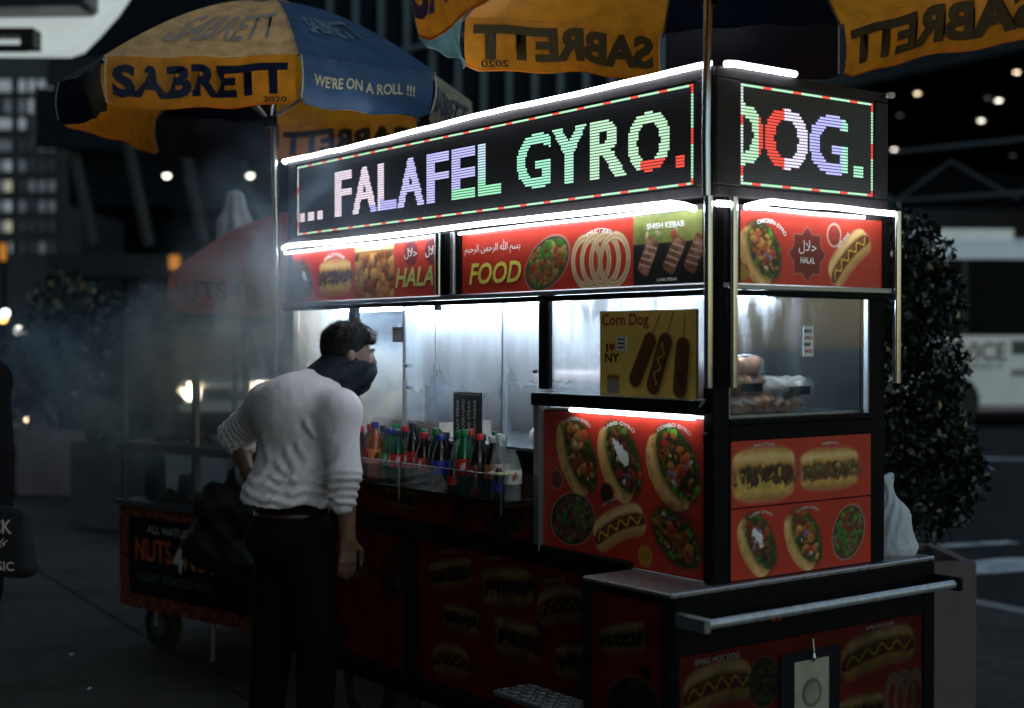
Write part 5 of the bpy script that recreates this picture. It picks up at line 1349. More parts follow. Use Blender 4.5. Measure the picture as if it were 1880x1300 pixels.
# drag lines: sharp ridges with a valley beside them, running down from the shoulder blade and across the waist
back = np.clip(-(me_n@np.array(bodyf))*2.5, 0, 1)
for (r0, z0, r1, z1, am, w_) in ((-.00,1.20,.045,1.06,.005,.015),(-.045,1.15,.05,1.045,.006,.013),(-.06,1.085,.06,1.05,.008,.010),(.045,1.21,.085,1.11,.006,.013),(-.09,1.03,.02,1.055,.008,.010),(.0,1.015,.10,1.03,.008,.009),(-.10,1.00,-.02,.99,.007,.009),(.075,1.285,.10,1.20,.010,.012),(-.085,1.24,-.06,1.10,.006,.014)):
    ax_, az_ = r1-r0, z1-z0; L2 = ax_*ax_+az_*az_; L1 = math.sqrt(L2)
    tt = ((rl-r0)*ax_+(zz-z0)*az_)/L2; pd = ((rl-r0)*-az_+(zz-z0)*ax_)/L1 + .006*np.sin(tt*6)
    env = np.clip(tt*4, 0, 1)*np.clip((1-tt)*4, 0, 1)
    disp += back*env*am*(np.exp(-(pd/w_)**2)-.9*np.exp(-((pd+w_*1.5)/w_)**2))
V = V+me_n*disp[:,None]
sw = np_mesh('sweater', V, F, M['knit'], man, smooth=True)
f = Field(box_lo, box_hi, .010)
f.cone(J['hip']-Vector((0,0,.05)), J['waist']-Vector((0,0,.10)), .138, .122, .05, (n_back, 1.14))
for a, b, c in (('rh','rk','ra'), ('lh','lk','la')): f.cone(J[a], J[b], .098, .076, .05); f.cone(J[b], J[c], .076, .060, .03)
f.ball(J['hip']-bodyf*.05-Vector((0,0,.08)), (.125,.125,.09), .05)
V, F = f.mesh(); V = relax(V, F, 2)
np_mesh('trousers', V, F, M['jeans'], man, smooth=True)
mb = MB(); bz = J['waist'].z-.125
ring = []
for k in range(33):
    a = 2*math.pi*k/32; p = J['waist']+side_v*(math.cos(a)*.138)+bodyf*(math.sin(a)*.118); ring.append((p.x, p.y, bz))
mb.tube(ring, .012, 8, False); mb.build('belt', mat('belt_leather', (.03,.012,.008), .5, var=.3), man, True)
for a in ('ra', 'la'):
    f = Field(J[a]-Vector((.3,.3,.09)), J[a]+Vector((.3,.3,.1)), .008)
    f.cone(J[a]+bodyf*-.05-Vector((0,0,.035)), J[a]+bodyf*.16-Vector((0,0,.045)), .05, .042, .02); f.cone(J[a], J[a]-Vector((0,0,.03)), .052, .052, .02); f.cut(lambda X, Y, Z: .004-Z)
    V, F = f.mesh(); V = relax(V, F, 1); np_mesh('shoe', V, F, M['shoe'], man, smooth=True)
# gaiter over neck and lower face
hc = J['head']; at = lambda a, b, d: hc+(rt*a+fw*b+up*d)*HS
f = Field(hc-Vector((.25,.25,.28)), hc+Vector((.25,.25,.2)), .006)
f.cone(J['neck']-Vector((0,0,.01)), at(0,-.022,-.045), .082, .076, .03); f.ball(at(0,.030,-.055), (.071,.078,.066), .02, [tuple(rt), tuple(fw), tuple(up)]); f.cone(at(0,.088,-.028), at(0,.055,-.10), .030, .040, .025)
f.cone(at(0,.035,-.095), J['neck']+fw*.075+Vector((0,0,-.02)), .050, .052, .04)
tp = at(0, .10, -.022); nrm = (up+fw*.28).normalized()
f.cut(lambda X, Y, Z: (X-tp.x)*nrm.x+(Y-tp.y)*nrm.y+(Z-tp.z)*nrm.z - .012*0)
V, F = f.mesh(); V = relax(V, F, 2)
q = V-np.array(hc); h_ = q@np.array(up); s_ = q@np.array(fw)
V = V+(q/np.linalg.norm(q, axis=1)[:,None])*(.004*np.sin((h_*.9-s_*.5)*120+fbm(s_*20, h_*20, 4)*4))[:,None]
np_mesh('neck_gaiter', V, F, M['gaiter'], man, smooth=True)
# hair: short at the back and sides, curly on top with a forward lift
f = Field(hc-Vector((.22,.22,.2)), hc+Vector((.22,.22,.25)), .0055)
ax = [tuple(rt), tuple(fw), tuple(up)]
f.ball(at(0,-.018,.034), (.073,.090,.081), .01, ax); f.ball(at(0,.005,.075), (.068,.086,.052), .03, ax); 
hn = (fw*1.0-up*.75).normalized(); hp = at(0,.045,.035)
f.cut(lambda X, Y, Z: np.minimum((X-hp.x)*hn.x+(Y-hp.y)*hn.y+(Z-hp.z)*hn.z, 1))
rgh = random.Random(12)
for k in range(150):
    a_, b_ = rgh.uniform(-1.2, 1.2), rgh.uniform(-1.25, 1.18); q_ = Vector((math.sin(a_)*.070, math.sin(b_)*.088, 0)); h_ = math.cos(a_)*math.cos(b_*.85)*.085
    if h_ < .012: continue
    f.ball(at(q_.x, q_.y+.004, .040+h_*rgh.uniform(.92, 1.10)), rgh.uniform(.010, .017), .006)
for k in range(16): f.ball(at(rgh.uniform(-.05,.05), rgh.uniform(.082,.106), rgh.uniform(.062,.092)), rgh.uniform(.010,.015), .006)
V, F = f.mesh(); V = relax(V, F, 1)
q = V-np.array(hc); n_ = q/np.linalg.norm(q, axis=1)[:,None]; tpm = np.clip((q@np.array(up)-.035)/.05, 0, 1)
V = V+n_*((fbm(V[:,0]*62+V[:,2]*40, V[:,1]*62-V[:,2]*33, 9)-.5)*(.003+.009*tpm))[:,None]
hr = np_mesh('hair', V, F, M['hair'], man, smooth=True)
# loose strands standing out of the cut
rgh = np.random.default_rng(5); top = np.where(tpm > .15)[0]; SV = []; SF = []
upv, fwv, rtv = np.array(up), np.array(fw), np.array(rt)
for k in range(1500):
    i = top[rgh.integers(len(top))]; p0 = V[i]; d0 = n_[i]+rgh.normal(size=3)*.55+fwv*.35; d0 /= np.linalg.norm(d0); t1 = np.cross(d0, rgh.normal(size=3)); t1 /= np.linalg.norm(t1)
    L = rgh.uniform(.008, .020); w_ = .0008; s1 = np.cross(d0, t1); b_ = len(SV); bend = rgh.uniform(-.5, .5)
    for q in range(4):
        c_ = p0+d0*L*q/3+t1*L*bend*(q/3)**2; SV += [c_-s1*w_*(1-q/3.5), c_+s1*w_*(1-q/3.5)]
    for q in range(3): SF.append((b_+2*q, b_+2*q+1, b_+2*q+3, b_+2*q+2))
st_ = np_mesh('strand', np.array(SV), SF, M['hair'], hr); st_['kind'] = 'stuff'
for q_ in (-1, 1):
    mb = MB(); e = at(.032*q_, .083, .004); mb.lathe([(.002,-.012),(.009,-.008),(.012,0),(.009,.008),(.002,.012)], e, 12); ey = mb.build('eye', M['eye'], man, True)
    e2 = e+fw*.009; mb = MB(); mb.lathe([(.001,-.006),(.005,-.004),(.006,0),(.005,.004),(.001,.006)], e2, 10); mb.build('iris', M['iris'], ey, True)
    mb = MB(); mb.tube([at(.014*q_,.103,.024), at(.035*q_,.098,.030), at(.056*q_,.080,.024)], .005, 6); mb.build('eyebrow', M['hair'], man, True)

# --- passer-by at the left edge of the picture, mostly outside it
PB = dict(hip=(-2.06,5.45,.93), chest=(-2.05,5.45,1.30), neck=(-2.05,5.45,1.45), head=(-2.03,5.45,1.60), rs=(-1.90,5.36,1.40), ls=(-2.20,5.54,1.40), re=(-1.86,5.32,1.12), rw=(-1.84,5.30,.93), le=(-2.26,5.58,1.12), lw=(-2.24,5.5,.9),
          rh=(-1.97,5.42,.9), lh=(-2.13,5.48,.9), rk=(-1.96,5.42,.48), lk=(-2.15,5.5,.48), ra=(-1.97,5.45,.08), la=(-2.16,5.56,.08))
PB = {k: S(v[0]-.10, v[1], v[2]) for k, v in PB.items()}
pf = fdir(-.5, -.86, 0); lo = [min(v[i] for v in PB.values())-.25 for i in range(3)]; hi = [max(v[i] for v in PB.values())+.25 for i in range(3)]; lo[2] = 0
def limbs(f, g, arms=True, legs=True):
    f.cone(PB['hip'], PB['chest'], .12+g, .14+g, .05, (tuple(pf), 1.2)); f.cone(PB['chest'], PB['neck'], .12+g, .06+g, .05); f.cone(PB['ls'], PB['rs'], .06+g, .06+g, .05)
    for a, b, c in (('rs','re','rw'), ('ls','le','lw')): f.cone(PB[a], PB[b], .055+g, .045+g, .03); f.cone(PB[b], PB[c], .042+g, .03+g, .02)
f = Field(lo, hi, .0075); limbs(f, 0); add_head(f, PB['head'], pf, (0,0,1)); f.cone(PB['neck'], PB['head'], .055, .055, .03)
for a, b, c in (('rh','rk','ra'), ('lh','lk','la')): f.cone(PB[a], PB[b], .088, .06, .04); f.cone(PB[b], PB[c], .055, .038, .02); f.cone(PB[c], PB[c]+pf*.15-Vector((0,0,.05)), .034, .03, .02)
sd_ = Vector((-pf.y, pf.x, 0)); hand(f, PB['rw'], (0,0,-1), sd_, pf, 1, .6); hand(f, PB['lw'], (0,0,-1), -sd_, pf, 1, .6)
V, F = f.mesh(); V = relax(V, F, 1, .4); p2 = np_mesh('person', V, F, M['skin'], smooth=True)
tag(p2, 'passer-by in a long dark coat at the left edge, carrying a black tote bag', 'person')
f = Field(lo, hi, .010); limbs(f, .026); f.cone(PB['hip'], PB['hip']-Vector((0,0,.32)), .16, .19, .05, (tuple(pf), 1.15)); V, F = f.mesh(); V = relax(V, F, 2)
V = V+((fbm(V[:,0]*14, V[:,1]*14+V[:,2]*4, 2)-.5)*.016)[:,None]*np.array([.7,.7,0]); np_mesh('coat', V, F, mat('dark_coat', (.008,.008,.010), .9, var=.3, scale=30, bump=.15, spec=.1), p2, smooth=True)
f = Field(lo, hi, .010)
for a, b, c in (('rh','rk','ra'), ('lh','lk','la')): f.cone(PB[a], PB[b], .10, .075, .04); f.cone(PB[b], PB[c], .072, .058, .02)
V, F = f.mesh(); V = relax(V, F, 2); np_mesh('trousers', V, F, M['jeans'], p2, smooth=True)
for a in ('ra', 'la'):
    f = Field(PB[a]-Vector((.3,.3,.085)), PB[a]+Vector((.3,.3,.1)), .009); f.cone(PB[a]-pf*.05-Vector((0,0,.03)), PB[a]+pf*.16-Vector((0,0,.04)), .048, .04, .02); f.cut(lambda X, Y, Z: .004-Z); V, F = f.mesh(); np_mesh('shoe', V, F, M['shoe'], p2, smooth=True)
f = Field(PB['head']-Vector((.2,.2,.2)), PB['head']+Vector((.2,.2,.2)), .008); f.ball(PB['head']-pf*.02+Vector((0,0,.04)), (.092,.105,.095), .01); hp = PB['head']+pf*.04; f.cut(lambda X, Y, Z: np.minimum((X-hp.x)*pf.x+(Y-hp.y)*pf.y-(Z-hp.z)*.6, 1)); V, F = f.mesh(); np_mesh('hair', V, F, M['hair'], p2, smooth=True)
# tote bag hung from the hand
TB = S(-1.93, 5.2, 0); tu, tv = fdir(.96, -.28, 0), fdir(.28, .96, 0)
f = Field(TB+Vector((-.35,-.35,.60)), TB+Vector((.35,.35,1.0)), .007)
def sb(p, hx, hy, hz):
    pass
ax_ = [tuple(tu), tuple(tv), (0,0,1)]
for k in range(9):
    x = -.15+.0375*k; f.cone(TB+tu*x+Vector((0,0,.725)), TB+tu*(x*.93)+Vector((0,0,.905-.012*math.sin(k*.8))), .042, .026, .03, (tuple(tv), 1.15))
f.ball(TB+tu*.16+Vector((0,0,.715)), (.03,.03,.02), .02)
V, F = f.mesh(); V = relax(V, F, 2); V = V+((fbm(V[:,0]*18, V[:,2]*12+V[:,1]*9, 6)-.5)*.014)[:,None]*np.array(tv)
tb = np_mesh('tote_bag', V, F, mat('black_canvas', (.014,.014,.018), .85, var=.3, scale=60, bump=.2), smooth=True)
tag(tb, 'black tote bag with pale block letters, hanging from the hand of the passer-by', 'bag')
M['bag_print'] = mat('bag_print', (.75,.60,.62), .8, var=.2, scale=50)
front = -tv
text_obj('lettering', ('RICK', B, 0), tb, M['bag_print'], flat(TB+tu*-.01+front*.062+Vector((0,0,.850)), tu, (0,0,1), .145, .052))
text_obj('lettering', ('MUSIC', B, 0), tb, M['bag_print'], flat(TB+tu*-.01+front*.062+Vector((0,0,.715)), tu, (0,0,1), .155, .034))
mb = MB()
for k in range(14):
    rg = random.Random(k); a = TB+tu*(.07+rg.uniform(-.05,.05))+front*.063+Vector((0,0,.80+rg.uniform(-.03,.03))); b_ = a+tu*rg.uniform(-.03,.03)+Vector((0,0,rg.uniform(-.02,.02))); mb.tube([a, b_], .0022, 5)
mb.build('bag_drawing', M['bag_print'], tb)
mb = MB(); mb.tube([TB+tu*-.09+Vector((0,0,.90)), PB['rw']-Vector((0,0,.07)), TB+tu*.09+Vector((0,0,.90))], .012, 8); mb.build('handle', M['jeans'], tb, True)
# dark knotted bag hanging at the nut cart beside the man
def tbf(f):
    rg = random.Random(5); c0 = S(-1.19, 5.95, .70)
    for k in range(9): f.ball(c0+fdir(rg.uniform(-.11,.11), rg.uniform(-.10,.10), rg.uniform(-.13,.13)), rg.uniform(.07,.11), .03)
    f.cone(c0+Vector((0,0,.14)), c0+Vector((0,0,.24)), .05, .018, .03)
c0 = S(-1.19, 5.95, .70)

# ------------------------------------------------------------------ nut cart further along the kerb
NA, NB = fdir(.751, -.660, 0), fdir(.660, .751, 0)           # along its front, away from us
N0 = S(-1.995, 7.15)                                         # left front corner
NL, NW = 1.30, .80
def npt(a, b, z): p = N0+NA*a+NB*b; return Vector((p.x, p.y, z))
nut = thing('nut_cart', npt(NL/2, NW/2, 0), 'small dark nut cart with an orange patterned border, seen through smoke behind the man', 'nut cart')
def nbox(name, a0, a1, b0, b1, z0, z1, m, parent=nut, label=None):
    mb = MB(); mb.obox(npt((a0+a1)/2, (b0+b1)/2, 0), NA, NB, (a1-a0)/2, (b1-b0)/2, z0, z1); o = mb.build(name, m, parent)
    if label: o['label'] = label
    return o
M['nut_body'] = mat('nut_cart_body', (.006,.009,.014), .5, var=.3, scale=12, spec=.1)
nbox('cart_body', .005, NL, .004, NW, .215, .725, M['nut_body'])
M['nut_border'] = bpy.data.materials.new('nut_pattern'); M['nut_border'].use_nodes = True
nt = M['nut_border'].node_tree; p = nt.nodes['Principled BSDF']; tc = nt.nodes.new('ShaderNodeTexCoord'); vo = nt.nodes.new('ShaderNodeTexVoronoi'); vo.inputs['Scale'].default_value = 38; vo.inputs['Randomness'].default_value = .8
rp = nt.nodes.new('ShaderNodeValToRGB'); rp.color_ramp.elements[0].position = .05; rp.color_ramp.elements[1].position = .55; rp.color_ramp.elements[0].color = (.62,.17,.05,1); rp.color_ramp.elements[1].color = (.12,.02,.012,1)
nt.links.new(tc.outputs['Object'], vo.inputs['Vector']); nt.links.new(vo.outputs['Distance'], rp.inputs[0]); nt.links.new(rp.outputs[0], p.inputs['Base Color']); p.inputs['Roughness'].default_value = .5
for (a0,a1,z0,z1) in ((.0,NL,.672,.728),(.0,NL,.215,.285),(.0,.075,.2855,.6715),(NL-.075,NL,.2855,.6715)): nbox('border_strip', a0, a1, -.004, .0035, z0, z1, M['nut_border'])
M['nut_steel'] = mat('nut_cart_steel', (.20,.21,.23), .4, .7, var=.2, scale=30)
nbox('worktop', -.01, NL+.01, -.03, NW, .7285, .752, M['nut_steel'])
nbox('shelf', .0, NL, -.02, NW-.02, 1.005, 1.045, M['nut_steel'])
nbox('case_roof', -.01, NL+.01, -.02, NW, 1.625, 1.648, M['nut_steel'])
for a in (.02, .62, NL-.02):
    for b in (.0, NW-.03): nbox('case_post', a-.016, a+.016, b, b+.03, .7525, 1.0045, M['nut_steel']); nbox('case_post', a-.014, a+.014, b, b+.028, 1.0455, 1.6245, M['nut_steel'])
M['nut_glass'] = mat_glass('case_glass', (.80,.86,.90), steam=.16, scale=2.0, zlo=1.0, zhi=1.7, refl=.10, lo=.3, hi=.9, base=.1)
for (a0,a1) in ((.04,.60),(.64,NL-.04)):
    nbox('case_pane', a0, a1, .010, .014, 1.046, 1.624, M['nut_glass']); nbox('case_pane', a0, a1, .010, .014, .753, 1.004, M['nut_glass'])
M['frost'] = mat('frosted_back', (.16,.18,.20), .6, var=.1, scale=6)
nbox('back_panel', .06, .60, NW-.05, NW-.045, .753, 1.004, M['frost'])
nt_ = nbox('sign_board', .078, NL-.078, -.001, .0038, .287, .670, M['nut_body'])
nfront = lambda a, z, w, h: (lambda u, v_: npt(a+u*w, -.0025, z+v_*h))
M['nut_yellow'] = mat('nut_yellow', (.80,.34,.03), .5, var=.3, scale=30); M['nut_red'] = mat('nut_red', (.62,.12,.02), .5, var=.3, scale=30)
for key, a, z, w, h, m in ((('ALL NATURAL',0.0,0),.24,.598,.42,.038,M['white_ink']), (('NUTS',B,0),.135,.455,.31,.115,M['nut_red']), (('4',B,0),.455,.425,.085,.135,M['white_ink']), (('NUTS',B,0),.55,.445,.31,.105,M['nut_yellow']), (('HONEY ROASTED NUTS',0.0,0),.16,.355,.62,.042,mat('dim_print',(.15,.17,.18),.6))):
    text_obj('lettering', key, nt_, m, nfront(a, z, w, h))
# lower half of the red word glows yellow in print
for a in (.2, 1.08):
    for b in (.12, .68):
        mb = MB(); c_ = npt(a, b, .118); mb.tube([c_-NB*.03, c_+NB*.03], .118, 20); w_ = mb.build('wheel', M['rubber'], nut, True); mb = MB(); mb.tube([c_-NB*.036, c_-NB*.031], .06, 16); mb.build('rim', M['nut_steel'], w_, True)
        mb = MB(); mb.obox(npt(a, b, 0), NA, NB, .02, .045, .205, .2145); mb.tube([npt(a,b-.045,.21), npt(a,b-.045,.118)], .012, 8); mb.tube([npt(a,b+.045,.21), npt(a,b+.045,.118)], .012, 8); mb.build('fork', M['nut_steel'], nut)
mb = MB(); mb.tube([npt(.74,.02,.2145), npt(.74,.02,.03)], .014, 8); mb.build('stand', M['nut_steel'], nut)
mb = MB(); mb.tube([npt(.66,-.01,1.046), npt(.66,-.01,1.22)], .012, 8); mb.build('handle_post', mat('warm_post', (.4,.3,.3), .4, .5), nut, True)
M['nuts'] = mat('candied_nuts', (.10,.045,.03), .5, var=.5, scale=40, bump=.6)
M['nutbag'] = mat('paper_cone', (.06,.045,.05), .6, var=.3, scale=25)
for k, (a, z, h, w, lab) in enumerate(((.10,.752,.19,.055,'tall dark paper bag at the left of the lower nut shelf'), (.37,.752,.135,.05,'short dark paper bag in the middle of the lower nut shelf'))):
    b_ = thing('nut_bag', npt(a, .14, z), lab, 'paper bag', 0, 'paper bags on the nut cart')
    mb = MB(); mb.obox(npt(a,.14,0), NA, NB, w, .03, z, z+.004); vs = []
    for (zz, ww) in ((z+.0005, w),(z+h*.6, w*.8),(z+h, w*.55)):
        for (u, v_) in ((-1,-1),(1,-1),(1,1),(-1,1)): q = npt(a+u*ww+.012*(zz-z)/h, .14+v_*.03, zz); vs.append(q[:])
    mb.add(vs, [(0,1,5,4),(1,2,6,5),(2,3,7,6),(3,0,4,7),(4,5,9,8),(5,6,10,9),(6,7,11,10),(7,4,8,11),(8,9,10,11)]); mb.build('bag_body', M['nutbag'], b_)
for k, (a, z, r) in enumerate(((.26,.752,.05),(.50,.752,.055),(.20,1.045,.05),(.36,1.045,.075),(.53,1.045,.05))):
    def hp_(f, a=a, z=z, r=r):
        rg = random.Random(k)
        for i in range(26): q = rg.random(); an = rg.uniform(0, 6.28); f.ball(npt(a+math.cos(an)*r*q*1.2, .12+math.sin(an)*r*q, z+.012+(1-q)*r*.7), .017, .004)
    c_ = npt(a, .12, z); blob('nut_heap', (c_.x-.16,c_.y-.16,z+.001), (c_.x+.16,c_.y+.16,z+.14), .007, hp_, M['nuts'], ['heap of candied nuts beside the tall paper bag on the lower shelf','heap of candied nuts at the right end of the lower shelf','small heap of nuts at the left of the upper shelf','biggest heap of nuts in the middle of the upper shelf','small heap of nuts at the right of the upper shelf'][k], 'nuts', 'heaps of nuts on the nut cart')
c0 = S(-1.24, 6.20, .72)
def tbf(f):
    rg = random.Random(5)
    for k in range(10): f.ball(c0+fdir(rg.uniform(-.11,.11), rg.uniform(-.08,.08), rg.uniform(-.14,.12)), rg.uniform(.06,.10), .05)
    f.cone(c0+Vector((0,0,.12)), c0+Vector((0,0,.25)), .05, .016, .03)
blob('rubbish_bag', c0-Vector((.3,.3,.33)), c0+Vector((.3,.3,.33)), .010, tbf, mat('black_film_bag', (.006,.006,.007), .6, var=.3, scale=15, bump=.6, spec=.2), 'crumpled black plastic bag hanging at the front of the nut cart by the man', 'rubbish bag', noise=.05, nf=16)
# red umbrella on the nut cart
U3 = S(-1.0, 7.25)
ru = thing('red_umbrella', (U3.x, U3.y, 0), 'faded red umbrella with thin black lettering on its rim, over the nut cart', 'umbrella')
NS = 48; R3 = .76; ZR, ZT = 1.885, 2.22
def r3(a, t): 
    sc = 1-.035*(.5-.5*math.cos(a*8))*t; p = Vector((U3.x, U3.y, 0))+RGT*(math.cos(a)*R3*t*sc)+FWD*(math.sin(a)*R3*t*sc); p.z = ZR+(ZT-ZR)*(1-t**2.1); return p
for i in range(8):
    V = [r3(2*math.pi*(i*6+k)/NS, .03+.97*j/10) for k in range(7) for j in range(11)]
    mb = MB(); mb.add(V, [(k*11+j,(k+1)*11+j,(k+1)*11+j+1,k*11+j+1) for k in range(6) for j in range(10)]); mb.build('canopy_panel', CLO['r'], ru, True)
    def v3(a, t): p = r3(a, 1); p.z -= .185*t; d = (p-Vector((U3.x,U3.y,p.z))); return p+d*(.02*math.sin(t*3)-.03*t+.012*math.sin(a*24)*t)
    V = [v3(2*math.pi*(i*6+k*.5)/NS, j/5) for k in range(13) for j in range(6)]
    mb = MB(); mb.add(V, [(k*6+j,(k+1)*6+j,(k+1)*6+j+1,k*6+j+1) for k in range(12) for j in range(5)]); vl = mb.build('valance', CLO['r'], ru, True)
    mb = MB(); mb.tube([r3(2*math.pi*i*6/NS, t/6)-Vector((0,0,.01)) for t in range(1,7)], .005, 6); mb.build('rib', M['black'], ru, True)
def pl3(u, v_): a = math.radians(214+ u*66); q = v3(a, .78-.50*v_); d = (q-Vector((U3.x,U3.y,q.z))).normalized(); return q+d*.005
text_obj('lettering', ('NUTS4NUTS', 0.0, 0), vl, M['black_ink'], pl3)
mb = MB(); mb.tube([(U3.x,U3.y,.753),(U3.x,U3.y,ZT+.03)], .016, 12); mb.build('pole', M['nut_steel'], ru, True)
mb = MB(); vs = [S(-1.715,7.06,1.80)[:], S(-1.665,7.02,1.77)[:], S(-1.70,7.02,1.66)[:], S(-1.775,7.06,1.69)[:], S(-1.68,7.12,1.79)[:], S(-1.66,7.08,1.70)[:]]; mb.add(vs, [(0,1,2,3),(0,3,5,4),(1,4,5,2)]); mb.build('corner_flap', CLO['w'], ru)
# folded umbrella wrapped in pale film behind it
U4 = S(-1.655, 8.4)
fu = thing('folded_umbrella', (U4.x, U4.y, 0), 'tall folded umbrella wrapped in pale plastic behind the red umbrella', 'umbrella')
f = Field((U4.x-.25,U4.y-.25,1.75), (U4.x+.25,U4.y+.25,2.6), .012)
f.cone((U4.x,U4.y,1.9),(U4.x,U4.y,2.25),.115,.095,.02); f.cone((U4.x,U4.y,2.25),(U4.x+.01,U4.y,2.40),.09,.055,.03)
V, F = f.mesh(); V = relax(V, F, 2); an = np.arctan2(V[:,1]-U4.y, V[:,0]-U4.x); rr_ = 1+.10*np.sin(an*7+V[:,2]*5)+.1*(fbm(an*3+9, V[:,2]*9, 3)-.5)
V[:,0] = U4.x+(V[:,0]-U4.x)*rr_; V[:,1] = U4.y+(V[:,1]-U4.y)*rr_
np_mesh('film_wrap', V, F, mat('pale_film', (.50,.48,.50), .5, var=.2, scale=14, bump=.3), fu, smooth=True)
mb = MB(); mb.tube([(U4.x,U4.y,.0),(U4.x,U4.y,2.43)], .018, 10); mb.build('pole', M['nut_steel'], fu, True)
mb = MB(); mb.lathe([(.22,.0),(.22,.05),(.05,.07),(.03,.12)], (U4.x,U4.y,.0), 20); mb.build('base', M['rubber'], fu, True)

# ------------------------------------------------------------------ planters with shrubs
M['planter'] = mat('planter_concrete', (.34,.28,.31), .8, var=.12, scale=8, bump=.15, dirt=.25)
M['planter_dark'] = mat('planter_dark', (.13,.135,.14), .7, var=.2, scale=8, bump=.15, dirt=.25)
M['planter_pink'] = mat('planter_pinkish', (.13,.085,.09), .8, var=.12, scale=8, bump=.15, dirt=.25)
M['soil'] = mat('soil', (.03,.022,.016), .9, var=.4, scale=40, bump=.5)
M['bark'] = mat('bark', (.07,.055,.045), .85, var=.4, scale=30, bump=.5)
def leafmat(name, col):
    m = bpy.data.materials.new(name); m.use_nodes = True
    nt = m.node_tree; p = nt.nodes['Principled BSDF']; tc = nt.nodes.new('ShaderNodeTexCoord'); nz = nt.nodes.new('ShaderNodeTexNoise'); nz.inputs['Scale'].default_value = 9; nt.links.new(tc.outputs['Object'], nz.inputs['Vector'])
    rp = nt.nodes.new('ShaderNodeValToRGB'); rp.color_ramp.elements[0].position = .35; rp.color_ramp.elements[1].position = .65; rp.color_ramp.elements[0].color = (*[c*.55 for c in col],1); rp.color_ramp.elements[1].color = (*[c*1.3 for c in col],1)
    nt.links.new(nz.outputs['Fac'], rp.inputs[0]); nt.links.new(rp.outputs[0], p.inputs['Base Color']); p.inputs['Roughness'].default_value = .28; p.inputs['Coat Weight'].default_value = .1
    return m
M['leaf'] = leafmat('glossy_leaf', (.012,.020,.011))
def shrub(name, label, base, blobs, n, leaf, seed, trunk_to, group):
    root = thing(name, base, label, 'shrub', 0, group)
    rg = np.random.default_rng(seed); V = []; F = []
    w = np.array([b[3]**2 for b in blobs]); w /= w.sum()
    ax, ay = np.array(RGT), np.array(FWD)
    for i in range(n):
        r, d, z, R = blobs[rg.choice(len(blobs), p=w)]
        u = rg.normal(size=3); u /= np.linalg.norm(u); q = R*(rg.random()**.42)
        c_ = np.array(S(r, d, z))+(ax*u[0]+ay*u[1])*q+np.array((0,0,u[2]*q*1.15))
        t = rg.normal(size=3)*.8+u+np.array((0,0,-.2)); t /= np.linalg.norm(t); s_ = np.cross(t, rg.normal(size=3)); s_ /= np.linalg.norm(s_); nn_ = np.cross(t, s_)
        L = leaf*rg.uniform(.7,1.35); W = L*.30; b_ = len(V)
        V += [c_, c_+t*L*.45+s_*W+nn_*L*.08, c_+t*L, c_+t*L*.45-s_*W+nn_*L*.08]; F.append((b_,b_+1,b_+2,b_+3))
    np_mesh('crown', np.array(V), F, M['leaf'], root)
    mb = MB(); b0 = Vector(base); rg2 = random.Random(seed)
    mb.tube([b0, b0.lerp(S(*trunk_to), .5)+Vector((.02,.02,0)), S(*trunk_to)], [.03,.024,.018], 8)
    for (r, d, z, R) in blobs:
        e = S(r, d, z); st = b0.lerp(S(*trunk_to), .75); mb.tube([st, st.lerp(e, .5)+Vector((rg2.uniform(-.04,.04), rg2.uniform(-.04,.04), .04)), e], [.014,.010,.004], 6)
    mb.build('trunk', M['bark'], root, True)
    return root
def planter(name, label, c, ax, ay, hx, hy, h, m, group='concrete street planters'):
    root = thing(name, (c.x, c.y, 0), label, 'planter', 0, group)
    mb = MB(); vs = []
    t = .05
    for (z, o_) in ((.002, 0), (h, 0)):
        for (u, v_) in ((-1,-1),(1,-1),(1,1),(-1,1)): q = c+ax*(u*hx)+ay*(v_*hy); vs.append((q.x,q.y,z))
    for z in (h, h-.08):
        for (u, v_) in ((-1,-1),(1,-1),(1,1),(-1,1)): q = c+ax*(u*(hx-t))+ay*(v_*(hy-t)); vs.append((q.x,q.y,z))
    f_ = [(0,3,2,1)]+[(i,(i+1)%4,4+(i+1)%4,4+i) for i in range(4)]+[(4+i,4+(i+1)%4,8+(i+1)%4,8+i) for i in range(4)]+[(8+i,8+(i+1)%4,12+(i+1)%4,12+i) for i in range(4)]
    mb.add(vs, f_); mb.build('planter_box', m, root)
    mb = MB(); mb.add([vs[12+i] for i in range(4)], [(0,1,2,3)]); mb.build('soil', M['soil'], root)
    return root
ax1, ay1 = fdir(.97,-.24,0), fdir(.24,.97,0)
planter('planter', 'pinkish concrete planter at the left, the farther of the two by the nut cart', S(-4.50, 14.45), ax1, ay1, .43, .36, .655, M['planter'])
planter('planter', 'dark side-on planter half hidden by the nut cart', S(-3.08, 11.95), fdir(.93,-.36,0), fdir(.36,.93,0), .46, .46, .72, M['planter_dark'])
planter('planter', 'pinkish concrete planter behind the push bar at the right', S(1.63, 6.15), fdir(1,0,0), fdir(0,1,0), .312, .28, .625, M['planter_pink'])
shrub('shrub', 'dark shrub in the farther left planter, with city lights behind it', S(-4.55,14.4,.58), [(-4.6,14.4,1.35,.55),(-4.2,14.3,1.2,.5),(-4.95,14.5,1.2,.45),(-4.5,14.3,1.8,.42),(-4.3,14.4,.95,.40)], 5200, .085, 1, (-4.5,14.4,1.2), 'shrubs in the street planters')
shrub('shrub', 'dark shrub in the planter behind the nut cart', S(-3.1,11.95,.64), [(-3.2,11.9,1.2,.42),(-3.35,11.8,1.05,.33),(-3.15,11.9,1.65,.34),(-3.3,11.75,.86,.2)], 4600, .075, 2, (-3.05,11.9,1.1), 'shrubs in the street planters')
